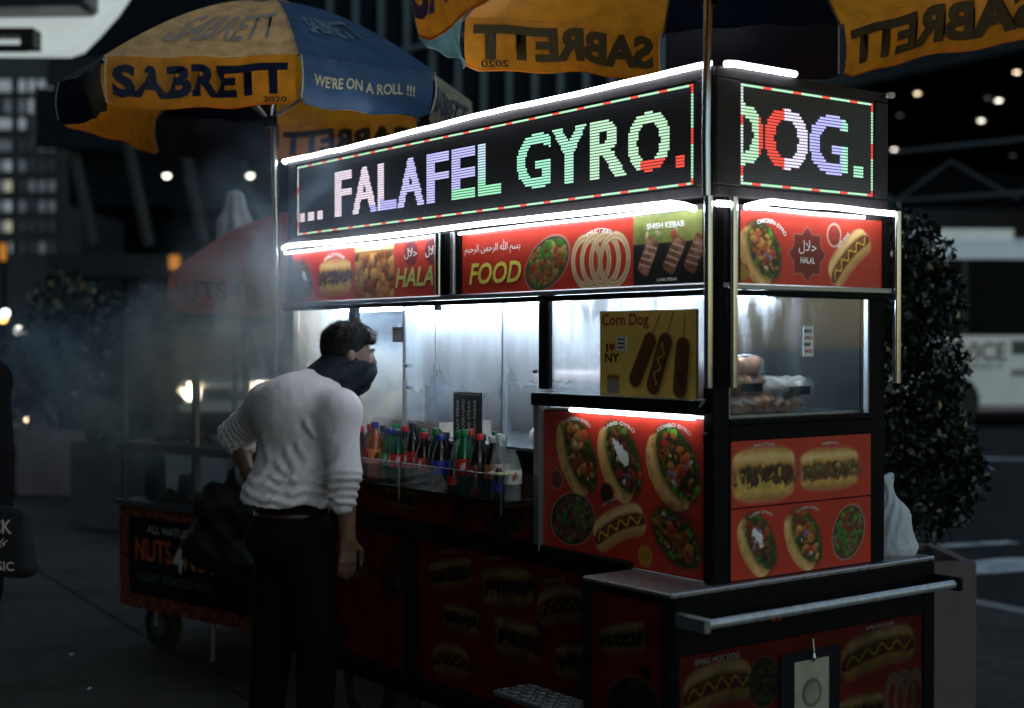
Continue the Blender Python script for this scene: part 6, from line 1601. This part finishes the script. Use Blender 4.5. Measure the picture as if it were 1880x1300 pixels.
shrub('shrub', 'tall glossy leaved shrub rising behind the near end of the food cart', S(1.50,6.2,.54), [(1.62,6.15,1.25,.27),(1.60,6.15,1.62,.25),(1.78,6.1,.96,.25),(1.93,6.05,.98,.12),(1.80,6.1,1.92,.12),(1.72,6.1,2.02,.10),(1.86,6.1,1.74,.11),(1.55,6.2,1.88,.17),(1.80,6.1,1.35,.17),(1.70,6.1,1.72,.17),(1.60,6.1,.88,.18),(1.88,6.05,.88,.11),(1.79,6.1,2.0,.05),(1.88,6.1,1.12,.13),(1.86,6.1,1.40,.13),(1.80,6.1,1.62,.16),(1.76,6.1,1.82,.13),(1.90,6.05,1.0,.12)], 10500, .038, 3, (1.52,6.2,1.2), 'shrubs in the street planters')
# long concrete bench edge behind the left planter
mb = MB(); mb.obox(S(-5.45,14.9), ax1, ay1, .45, .2, .002, .66); tag(mb.build('concrete_block', M['planter']), 'pale concrete block at the far left behind the passer-by', 'concrete block')

# ------------------------------------------------------------------ traffic
M['white_paint'] = mat('white_vehicle_paint', (.88,.88,.90), .3, var=.05, scale=3, coat=.4)
M['bus_glass'] = mat('dark_vehicle_glass', (.006,.007,.008), .5, var=.3, scale=2, spec=.04)
M['bus_dark'] = mat('vehicle_dark_trim', (.02,.02,.022), .6, var=.3)
M['pink_stripe'] = mat('pinkish_skirt', (.30,.21,.23), .45, var=.1)
BA, BB_ = fdir(1,.06,0).normalized(), fdir(-.06,1,0).normalized()
B0 = S(7.0, 27.8)
def bpt(a, b, z): p = B0+BA*a+BB_*b; return Vector((p.x, p.y, z-.13))
bus = thing('bus', bpt(5.5,1.25,0.13), 'white coach with a dark window band and green lettering across the road', 'bus')
def bbox(name, a0, a1, b0, b1, z0, z1, m, parent=bus):
    mb = MB(); mb.obox(bpt((a0+a1)/2,(b0+b1)/2,0), BA, BB_, (a1-a0)/2, (b1-b0)/2, z0-.13, z1-.13); return mb.build(name, m, parent)
bbox('body', 0, 11, 0, 2.5, .42, 1.80, M['white_paint']); bbox('window_band', .05, 10.95, .02, 2.48, 1.801, 3.33, M['bus_glass'])
# rounded roof
vs = []; K_ = 9
for a in (-.02, 11.02):
    for k in range(K_): t = math.pi*k/(K_-1); vs.append(bpt(a, 1.25-math.cos(t)*1.27, 3.32+.5*abs(math.sin(t))**.6)[:])
mb = MB(); mb.add(vs, [(k,k+1,K_+k+1,K_+k) for k in range(K_-1)]+[tuple(range(K_)), tuple(range(2*K_-1,K_-1,-1)), (0,K_,2*K_-1,K_-1)]); mb.build('roof', M['white_paint'], bus)
bbox('roof_unit', 1.1, 3.2, .5, 2.0, 3.70, 3.96, M['white_paint'])
bbox('skirt', .02, 10.98, .012, 2.49, .30, .60, M['pink_stripe'])
for a in (2.0, 4.3, 6.6, 8.9): bbox('window_pillar', a-.05, a+.05, .005, .02, 1.81, 3.32, M['bus_dark'])
bbox('stripe', 2.95, 4.9, -.006, -.001, 1.42, 1.70, mat('green_stripe', (.015,.06,.05), .4))
M['bus_green'] = mat('bus_lettering', (.015,.05,.05), .45, var=.1)
text_obj('lettering', ('SERVICE', B, 0), bus, M['bus_green'], lambda u, v_: bpt(1.22+u*1.62, -.004, 1.30+v_*.36))
text_obj('lettering', ('EMERGENCY', B, 0), bus, M['bus_green'], lambda u, v_: bpt(1.25+u*1.55, -.004, 1.14+v_*.10))
text_obj('lettering', ('MEDICAL', B, 0), bus, M['bus_green'], lambda u, v_: bpt(2.96+u*1.2, -.004, .98+v_*.15))
for a in (1.8, 9.0):
    mb = MB(); mb.tube([bpt(a,-.02,.5), bpt(a,.35,.5)], .5, 24); mb.build('wheel', M['rubber'], bus, True); mb = MB(); mb.tube([bpt(a,2.15,.5), bpt(a,2.52,.5)], .5, 24); mb.build('wheel', M['rubber'], bus, True)
# oncoming car with its lamps lit, seen through the nut cart's glass
CF = fdir(.30, -.95, 0).normalized(); CR_ = Vector((-CF.y, CF.x, 0))
C0 = S(-5.15, 25.3)
def cpt(a, b, z): p = C0-CF*a+CR_*b; return Vector((p.x, p.y, z-.13))
car = thing('car', cpt(2.2,0,.13), 'pale van with both headlights lit, coming up the road behind the nut cart', 'van')
prof_ = [(0,.42),(-.05,.62),(.02,.95),(.95,1.12),(1.75,1.95),(4.6,2.0),(4.7,.45)]
def carloft(name, prof, w0, m, parent=car):
    vs = []; n_ = len(prof)
    for s_ in (-1, 1):
        for (a, z) in prof: vs.append(cpt(a, s_*w0*(1 if z < 1.15 else .92), z)[:])
    mb = MB(); mb.add(vs, [(i, (i+1) % n_, n_+(i+1) % n_, n_+i) for i in range(n_)]+[tuple(range(n_)), tuple(range(2*n_-1, n_-1, -1))]); return mb.build(name, m, parent)
carloft('body', prof_, .86, M['white_paint'])
mb = MB(); mb.add([cpt(1.0,-.74,1.175)[:], cpt(1.0,.74,1.175)[:], cpt(1.66,.70,1.86)[:], cpt(1.66,-.70,1.86)[:]], [(0,1,2,3)]); mb.build('windscreen', M['bus_glass'], car)
mb = MB(); mb.obox(cpt(-.055,0,0), CR_, CF, .45, .012, .50, .72); mb.build('radiator', M['bus_dark'], car)
M['lamp'] = mat_emit('headlamp_glow', (1.0,.93,.78), 26.0)
for s_ in (-1, 1):
    mb = MB(); c_ = cpt(-.02, s_*.62, .80); mb.tube([c_, c_+CF*.06], .135, 16); mb.build('headlight', M['lamp'], car, True)
    for a in (.9, 3.7): mb = MB(); mb.tube([cpt(a,s_*.70,.33), cpt(a,s_*.88,.33)], .33, 20); mb.build('wheel', M['rubber'], car, True)

# ------------------------------------------------------------------ buildings
M['facade'] = mat('dark_cladding', (.008,.013,.020), .6, .0, var=.3, scale=.4, spec=.08)
M['fin'] = mat('pale_fin', (.10,.14,.17), .5, .3, var=.25, scale=.6)
M['fin_dark'] = mat('dark_fin', (.016,.021,.028), .6, .1, var=.25, scale=.6)
M['soffit'] = mat('dark_soffit', (.004,.004,.005), .9, var=.3, scale=.8, spec=.03)
M['fascia'] = mat('grey_fascia', (.045,.055,.070), .6, var=.2, scale=.5)
M['tower'] = mat('tower_stone', (.035,.038,.045), .8, var=.2, scale=.5)
hall = thing('arena_building', S(-2, 46), 'dark glass hall with upright fins filling the background behind the umbrellas', 'building')
def fbox(name, r0, r1, d0, d1, z0, z1, m, parent): 
    mb = MB(); mb.obox(S((r0+r1)/2,(d0+d1)/2), RGT, FWD, (r1-r0)/2, (d1-d0)/2, z0, z1); return mb.build(name, m, parent)
fbox('curtain_wall', -14.5, 8.6, 46, 60, 6.0, 34, M['facade'], hall); fbox('wall', -13.0, 8.6, 47, 60, -.1, 5.99, M['soffit'], hall)
fin0 = None
for i in range(36):
    r = -14.2+i*.83
    if r < -6.2 or r > 8.4: continue
    if fin0 is None: fin0 = fbox('fin', r-.09, r+.09, 45.55, 45.99, 6.1, 33, M['fin'], hall); fr0 = r
    else:
        o = fin0.copy(); COL.objects.link(o); o.parent = hall; o.matrix_parent_inverse = fin0.matrix_parent_inverse.copy(); o.location = RGT*(r-fr0)
mb = MB(); mb.tube([S(-7,45.4,10.0), S(6,45.4,13.4)], .10, 6); mb.build('brace', M['fin'], hall)
mb = MB(); mb.tube([S(-3,45.4,14.6), S(8,45.4,11.6)], .09, 6); mb.build('brace', M['fin'], hall)
# slanting struts of the lower left part
for i in range(8):
    mb = MB(); r = -14.3+i*1.75; mb.tube([S(r,44.6,9.6), S(r+1.05,44.6,4.6)], .20, 6); mb.build('slanting_strut', M['fin_dark'], hall)
fbox('ledge', -14.6, -2.2, 44.2, 46, 3.6, 4.3, M['fin_dark'], hall); fbox('ledge', -14.6, -4, 44.3, 46, 9.6, 10.5, M['fin_dark'], hall)
mb = MB(); mb.obox(S(-13.4,44.4), fdir(.92,.39,0), fdir(-.39,.92,0), 1.6, .3, 7.6, 9.4); mb.build('ledge', M['facade'], hall)
# canopy with downlights on the right
can = thing('street_canopy', S(14, 42), 'deep dark canopy dotted with small ceiling lamps at the upper right', 'canopy')
KC = 1.7
e0, e1 = S(4.5*KC, 40.8*KC), S(14.5*KC, 23.6*KC); ed = (e1-e0).normalized(); en = Vector((-ed.y, ed.x, 0)); 
if en.dot(FWD) < 0: en = -en
mid = (e0+e1)/2
mb = MB(); mb.obox(mid+en*28, ed, en, 22, 27.5, 12.14, 13.4); mb.build('soffit', M['soffit'], can)
mb = MB(); mb.obox(mid, ed, en, 22, .45, 12.0, 14.7); mb.build('fascia', M['fascia'], can)
mb = MB(); mb.obox(mid+en*.1, ed, en, 22, .5, 14.71, 26); mb.build('upper_wall', M['soffit'], can)
mb = MB(); mb.obox(mid+en*56, ed, en, 40, .3, -.1, 13); mb.build('back_wall', M['soffit'], can)
M['dl_warm'] = mat_emit('downlight_warm', (1.0,.80,.52), 3.2); M['dl_white'] = mat_emit('downlight_white', (1.0,.95,.80), 3.6); M['dl_dim'] = mat_emit('downlight_dim', (.8,.85,.8), .12)
def dl(px, py, kind, r=.13, parent=can):
    d = (12.13-1.55)*2580/(627-py); p = S((px-940)/2580*d, d, 0)
    mb = MB(); mb.lathe([(r*1.25,12.09),(r*1.3,12.139)], (p.x,p.y,0), 14); o = mb.build('downlight', M['black'], parent); mb = MB(); mb.lathe([(r,12.05),(r,12.0895)], (p.x,p.y,0), 14); mb.build('lens', M[kind], o)
for px, py, k in ((1683,170,'dl_warm'),(1832,183,'dl_white'),(1800,220,'dl_white'),(1641,273,'dl_white'),(1865,131,'dl_warm'),(1651,210,'dl_dim'),(1812,178,'dl_dim'),(1858,284,'dl_dim')): dl(px, py, k, .095 if k != 'dl_white' else .12)
# hanging truss far below the canopy
mb = MB()
for (r0,d0,z0,r1,d1,z1,w) in ((8,34,6.0,16,33,6.7,.05),(8.5,34,4.9,16,33,5.3,.05),(9.2,34,4.9,10.6,34,5.9,.035),(10.6,34,5.9,12.2,34,5.0,.035),(12.2,34,5.0,13.8,34,6.3,.035),(9.1,34,-.1,9.1,34,5.1,.06),(13.7,34,-.1,13.7,34,6.3,.06)): mb.tube([S(r0,d0,z0), S(r1,d1,z1)], w, 6)
tag(mb.build('scaffold_frame', M['fascia']), 'thin grey scaffold frame above the roof of the coach', 'scaffold')
fbox('gallery_band', 16, 50, 92, 93, 8.2, 10.2, M['fascia'], can)
# lights under the left part of the hall
for px, py, d in ((307,327,44),(460,327,44)):
    z = 1.55-(py-627)/2580*d; p = S((px-940)/2580*d, d, z)
    mb = MB(); mb.lathe([(.15,.10),(.19,.13),(.19,.17)], p, 14); o = mb.build('downlight', M['black'], hall); mb = MB(); mb.lathe([(.02,.0),(.08,.02),(.10,.0995)], p, 14); mb.build('lens', M['dl_white'], o)
    mb = MB(); mb.tube([p+Vector((0,0,.17)), p+Vector((0,0,2.2))], .03, 6); mb.build('hanger', M['black'], o)
# office tower at the far left
tower = thing('office_tower', S(-31, 84), 'grey office tower with rows of pale lit windows at the far left', 'building')
fbox('wall', -36, -24.5, 80, 92, -.2, 16.4, M['tower'], tower); fbox('cornice', -36.2, -24.6, 79.4, 92, 16.41, 18.0, mat('tower_cornice', (.06,.066,.072), .8, var=.15, scale=.5), tower)
WC = [mat_emit('office_light_%s' % n, c, s) for n, c, s in (('cool',(.62,.75,.82),.20),('warm',(.85,.82,.62),.26),('dim',(.42,.52,.60),.10),('dark',(.3,.4,.5),.03))]
M['wframe'] = mat('window_frame_dark', (.04,.045,.05), .7)
rg = random.Random(4)
def win(r, z, w, h, m, parent, d=79.97):
    o = fbox('window', r-w/2-.06, r+w/2+.06, d-.05, d+.02, z-h/2-.06, z+h/2+.06, M['wframe'], parent)
    fbox('pane', r-w/2, r+w/2, d-.07, d-.0505, z-h/2, z+h/2, m, o); return o
cols_ = [4, 17, 43, 61, 79, 97]
for j, py in enumerate((157, 196, 228, 268, 305, 342, 379, 416, 455)):
    for i, px in enumerate(cols_):
        if py > 240 and px > 30: k = 3 if rg.random() < .8 else 2
        elif py > 240: k = rg.choice([0,2,2,1])
        else: k = rg.choices([0,1,2,3], [5,2,2,1])[0]
        win((px-940)/2580*80, 1.55-(py-627)/2580*80, .36, .78 if py < 220 else .6, WC[k], tower)
# backdrop blocks close the street
for (r0, r1, d0, z1, lab) in ((-75,-12,120,46,'tall unlit block far behind the office tower'), (-12,30,110,50,'broad unlit block far behind the glass hall'), (30,95,105,44,'broad unlit block far behind the coach')):
    mb = MB(); mb.obox(S((r0+r1)/2, d0+8), RGT, FWD, (r1-r0)/2, 8, -.2, z1); tag(mb.build('city_block', M['soffit']), lab, 'building')
# unseen building added behind the camera to block sky light from the pavement
mb = MB(); mb.box(-40, 6.5, -24, -6.2, -.2, 42); tag(mb.build('city_block', M['tower']), 'unseen stone block added behind the viewer to keep sky light off the pavement side', 'building')
# glowing panel standing in for bright sky, with a black sign box, upper left
cp = thing('sky_glow_panel', S(-4.3, 12.4, 0), 'big pale glowing panel added in place of bright sky, with a rounded end and a black box, top left corner', 'canopy')
mb = MB(); vs = []
outl = [(-6.5,4.03),(-3.84,4.02),(-3.72,4.06),(-3.58,4.20),(-3.42,4.38),(-3.20,4.70),(-3.05,5.1),(-3.0,5.6),(-6.5,5.6)]
for d in (12.0, 12.25):
    for (r, z) in outl: vs.append(S(r, d, z)[:])
n_ = len(outl); mb.add(vs, [tuple(range(n_)), tuple(range(2*n_-1,n_-1,-1))]+[(i,(i+1)%n_,n_+(i+1)%n_,n_+i) for i in range(n_)])
mb.build('light_panel', mat('glowing_panel', (.6,.64,.64), .6, emit=(.70,.80,.80), estr=.33, var=.1, scale=2), cp)
mb = MB(); vs = []
for d in (11.55, 11.95):
    for (r, z) in ((-6.4,4.27),(-3.56,4.305),(-3.51,4.34),(-3.50,5.0),(-6.4,5.0)): vs.append(S(r,d,z)[:])
mb.add(vs, [(0,1,2,3,4),(9,8,7,6,5)]+[(i,(i+1)%5,5+(i+1)%5,5+i) for i in range(5)]); mb.build('sign_box', mat('sign_box_black', (.035,.035,.045), .4, var=.2, scale=3), cp)
mb = MB(); mb.obox(S(-5.3,11.85), RGT, FWD, 1.305, .1, 4.115, 4.17); mb.obox(S(-4.05,11.85), RGT, FWD, .055, .1, 4.01, 4.1145); mb.obox(S(-5.3,11.85), RGT, FWD, 1.195, .1, 4.005, 4.028); mb.build('bracket', M['bus_dark'], cp)
mb = MB(); mb.obox(S(-6.0,12.4), RGT, FWD, .12, .12, -.0, 4.0); mb.build('post', M['bus_dark'], cp)
# small far lights along the street
M['lw'] = mat_emit('street_light_white', (.92,.97,1.0), 4.0); M['la'] = mat_emit('street_light_amber', (1.0,.52,.14), 4.0); M['lp'] = mat_emit('street_light_pale', (1.0,.82,.55), 4.0); M['lo'] = mat_emit('signal_orange', (.8,.32,.06), .35); M['ld'] = mat_emit('shop_light', (.75,.85,.9), .7)
def lamp(px, py, d, m, r, lab, cat='street lamp', name='street_lamp'):
    z = 1.55-(py-627)/2580*d; p = S((px-940)/2580*d, d, 0)
    root = thing(name, (p.x, p.y, -.13), lab, cat)
    mb = MB(); mb.tube([(p.x,p.y,-.13),(p.x,p.y,z-r)], .035, 8); mb.build('post', M['black'], root)
    mb = MB(); mb.lathe([(r*math.sin(a), -r*math.cos(a)) for a in [math.pi*k/8 for k in range(1,8)]], (p.x,p.y,z), 12); mb.build('globe', M[m], root, True)
lamp(5, 584, 30, 'la', .09, 'amber street lamp at the far left edge'); lamp(153, 657, 24, 'lw', .055, 'small white lamp above the dark planter shrub'); lamp(51, 771, 16.4, 'lp', .033, 'low warm lamp at the left foot of the planter shrub'); lamp(50, 721, 30, 'la', .05, 'small amber lamp seen through the planter shrub')
lamp(36, 607, 40, 'lw', .11, 'bright white lamp left of the shop lights'); lamp(168, 771, 16, 'lw', .025, 'faint white lamp low between the two planters'); lamp(10, 575, 32, 'lw', .08, 'white street lamp just above the amber one')
def lit_sign(px, py, d, w, h, m, lab, cat, name):
    z = 1.55-(py-627)/2580*d; p = S((px-940)/2580*d, d, 0)
    root = thing(name, (p.x, p.y, -.13), lab, cat)
    mb = MB(); mb.obox(p, RGT, FWD, w/2+.04, .06, z-h/2-.04, z+h/2+.04); mb.tube([(p.x,p.y,-.13),(p.x,p.y,z-h/2-.041)], .05, 8); mb.build('housing', M['black'], root)
    mb = MB(); mb.obox(p-FWD*.075, RGT, FWD, w/2, .012, z-h/2, z+h/2); mb.build('lit_face', M[m], root)
lit_sign(8, 463, 35, .15, .42, 'lo', 'dim orange upright sign at the far left', 'street sign', 'street_sign'); lit_sign(322, 482, 35, .26, .34, 'lo', 'dim orange pedestrian signal left of the red umbrella', 'signal', 'pedestrian_signal')
for k, (px, w) in enumerate(((45,.13),(57,.07),(66,.09),(76,.06))): lit_sign(px, 607, 40, w, .16, 'ld', ['leftmost','second','third','smallest, right-hand'][k]+' of the four small pale shop lights', 'shop light', 'shop_light')
for k, (px, py) in enumerate(((12,500),(30,503),(44,498),(70,505),(90,497),(102,502),(122,503),(165,497))): lit_sign(px, py, 60, .34, .55+.2*(k % 3), 'ld' if False else 'sh', ['dim shop window, farthest left under the tower','dim shop window, second from the left under the tower','dim shop window, third from the left under the tower','dim shop window, fourth from the left under the tower','dim shop window, fifth from the left under the tower','dim shop window, sixth from the left under the tower','dim shop window, second from the right under the tower','dim shop window, farthest right under the tower'][k], 'shop window', 'shop_window') if 'sh' in M else None

# litter on the pavement
for k, (px, py, lab) in enumerate(((130,1205,'small pale scrap of paper on the pavement by the slab joint'),(163,1268,'tiny pale scrap near the bottom left of the pavement'))):
    d = 1.55*2580/(py-627); p = S((px-940)/2580*d, d, 0)
    mb = MB(); mb.add([(p.x-.016,p.y-.008,.004),(p.x+.012,p.y-.010,.006),(p.x+.016,p.y+.008,.012),(p.x-.010,p.y+.010,.005),(p.x,p.y,.012)], [(0,1,4),(1,2,4),(2,3,4),(3,0,4)])
    tag(mb.build('paper_scrap', M['plastic_white']), lab, 'litter')

# ------------------------------------------------------------------ smoke from the griddle drifting along the street
sm = bpy.data.materials.new('grill_smoke'); sm.use_nodes = True
nt = sm.node_tree; nt.nodes.clear()
tc = nt.nodes.new('ShaderNodeTexCoord')
def node(t, **k):
    n = nt.nodes.new(t)
    for a, b in k.items(): setattr(n, a, b)
    return n
def gauss(c, s):
    """soft ellipsoid of density about c with spreads s"""
    a = node('ShaderNodeVectorMath', operation='SUBTRACT'); a.inputs[1].default_value = c; nt.links.new(warp, a.inputs[0])
    b = node('ShaderNodeVectorMath', operation='DIVIDE'); b.inputs[1].default_value = s; nt.links.new(a.outputs[0], b.inputs[0])
    l = node('ShaderNodeVectorMath', operation='LENGTH'); nt.links.new(b.outputs[0], l.inputs[0])
    m = node('ShaderNodeMapRange', interpolation_type='SMOOTHERSTEP'); m.inputs[1].default_value = 1.0; m.inputs[2].default_value = 0.0; nt.links.new(l.outputs['Value'], m.inputs[0]); return m.outputs[0]
n1 = node('ShaderNodeTexNoise'); n1.inputs['Scale'].default_value = 1.6; n1.inputs['Detail'].default_value = 3; nt.links.new(tc.outputs['Object'], n1.inputs['Vector'])
w1 = node('ShaderNodeVectorMath', operation='SUBTRACT'); w1.inputs[1].default_value = (.5,.5,.5); nt.links.new(n1.outputs['Color'], w1.inputs[0])
w2 = node('ShaderNodeVectorMath', operation='SCALE'); w2.inputs['Scale'].default_value = .9; nt.links.new(w1.outputs[0], w2.inputs[0])
w3 = node('ShaderNodeVectorMath', operation='ADD'); nt.links.new(tc.outputs['Object'], w3.inputs[0]); nt.links.new(w2.outputs[0], w3.inputs[1]); warp = w3.outputs[0]
parts_ = []
for c_, s_, k in (((-1.78,.10,1.33),(.42,.30,.30),3.0), ((-2.15,.0,1.52),(.62,.40,.42),2.2), ((-2.7,-.15,1.58),(.85,.55,.42),2.9), ((-3.5,-.30,1.38),(1.2,.8,.5),.75), ((-4.7,-.3,1.35),(1.4,.9,.5),.07), ((-2.3,-.15,1.95),(1.0,.4,.5),.35)):
    g = gauss(c_, s_); mm = node('ShaderNodeMath', operation='MULTIPLY'); mm.inputs[1].default_value = k; nt.links.new(g, mm.inputs[0]); parts_.append(mm.outputs[0])
tot = parts_[0]
for q in parts_[1:]:
    a = node('ShaderNodeMath', operation='ADD'); nt.links.new(tot, a.inputs[0]); nt.links.new(q, a.inputs[1]); tot = a.outputs[0]
n2 = node('ShaderNodeTexNoise'); n2.inputs['Scale'].default_value = 4.2; n2.inputs['Detail'].default_value = 5; n2.inputs['Roughness'].default_value = .6; n2.inputs['Distortion'].default_value = .6; nt.links.new(warp, n2.inputs['Vector'])
m2 = node('ShaderNodeMapRange'); m2.inputs[1].default_value = .43; m2.inputs[2].default_value = .67; m2.inputs[3].default_value = .03; m2.inputs[4].default_value = 1.0; nt.links.new(n2.outputs['Fac'], m2.inputs[0])
md = node('ShaderNodeMath', operation='MULTIPLY'); nt.links.new(tot, md.inputs[0]); nt.links.new(m2.outputs[0], md.inputs[1])
ms = node('ShaderNodeMath', operation='MULTIPLY'); ms.inputs[1].default_value = 4.6; nt.links.new(md.outputs[0], ms.inputs[0]); SMOKE_GAIN = ms
pvn = node('ShaderNodeVolumePrincipled'); pvn.inputs['Color'].default_value = (.50,.70,1.0,1); pvn.inputs['Absorption Color'].default_value = (1,1,1,1); pvn.inputs['Anisotropy'].default_value = .0; nt.links.new(ms.outputs[0], pvn.inputs['Density'])
out = node('ShaderNodeOutputMaterial'); nt.links.new(pvn.outputs[0], out.inputs['Volume'])
mb = MB(); mb.box(-6.4, -1.12, -1.35, .57, .55, 2.75); smo = mb.build('smoke', sm); smo['kind'] = 'stuff'
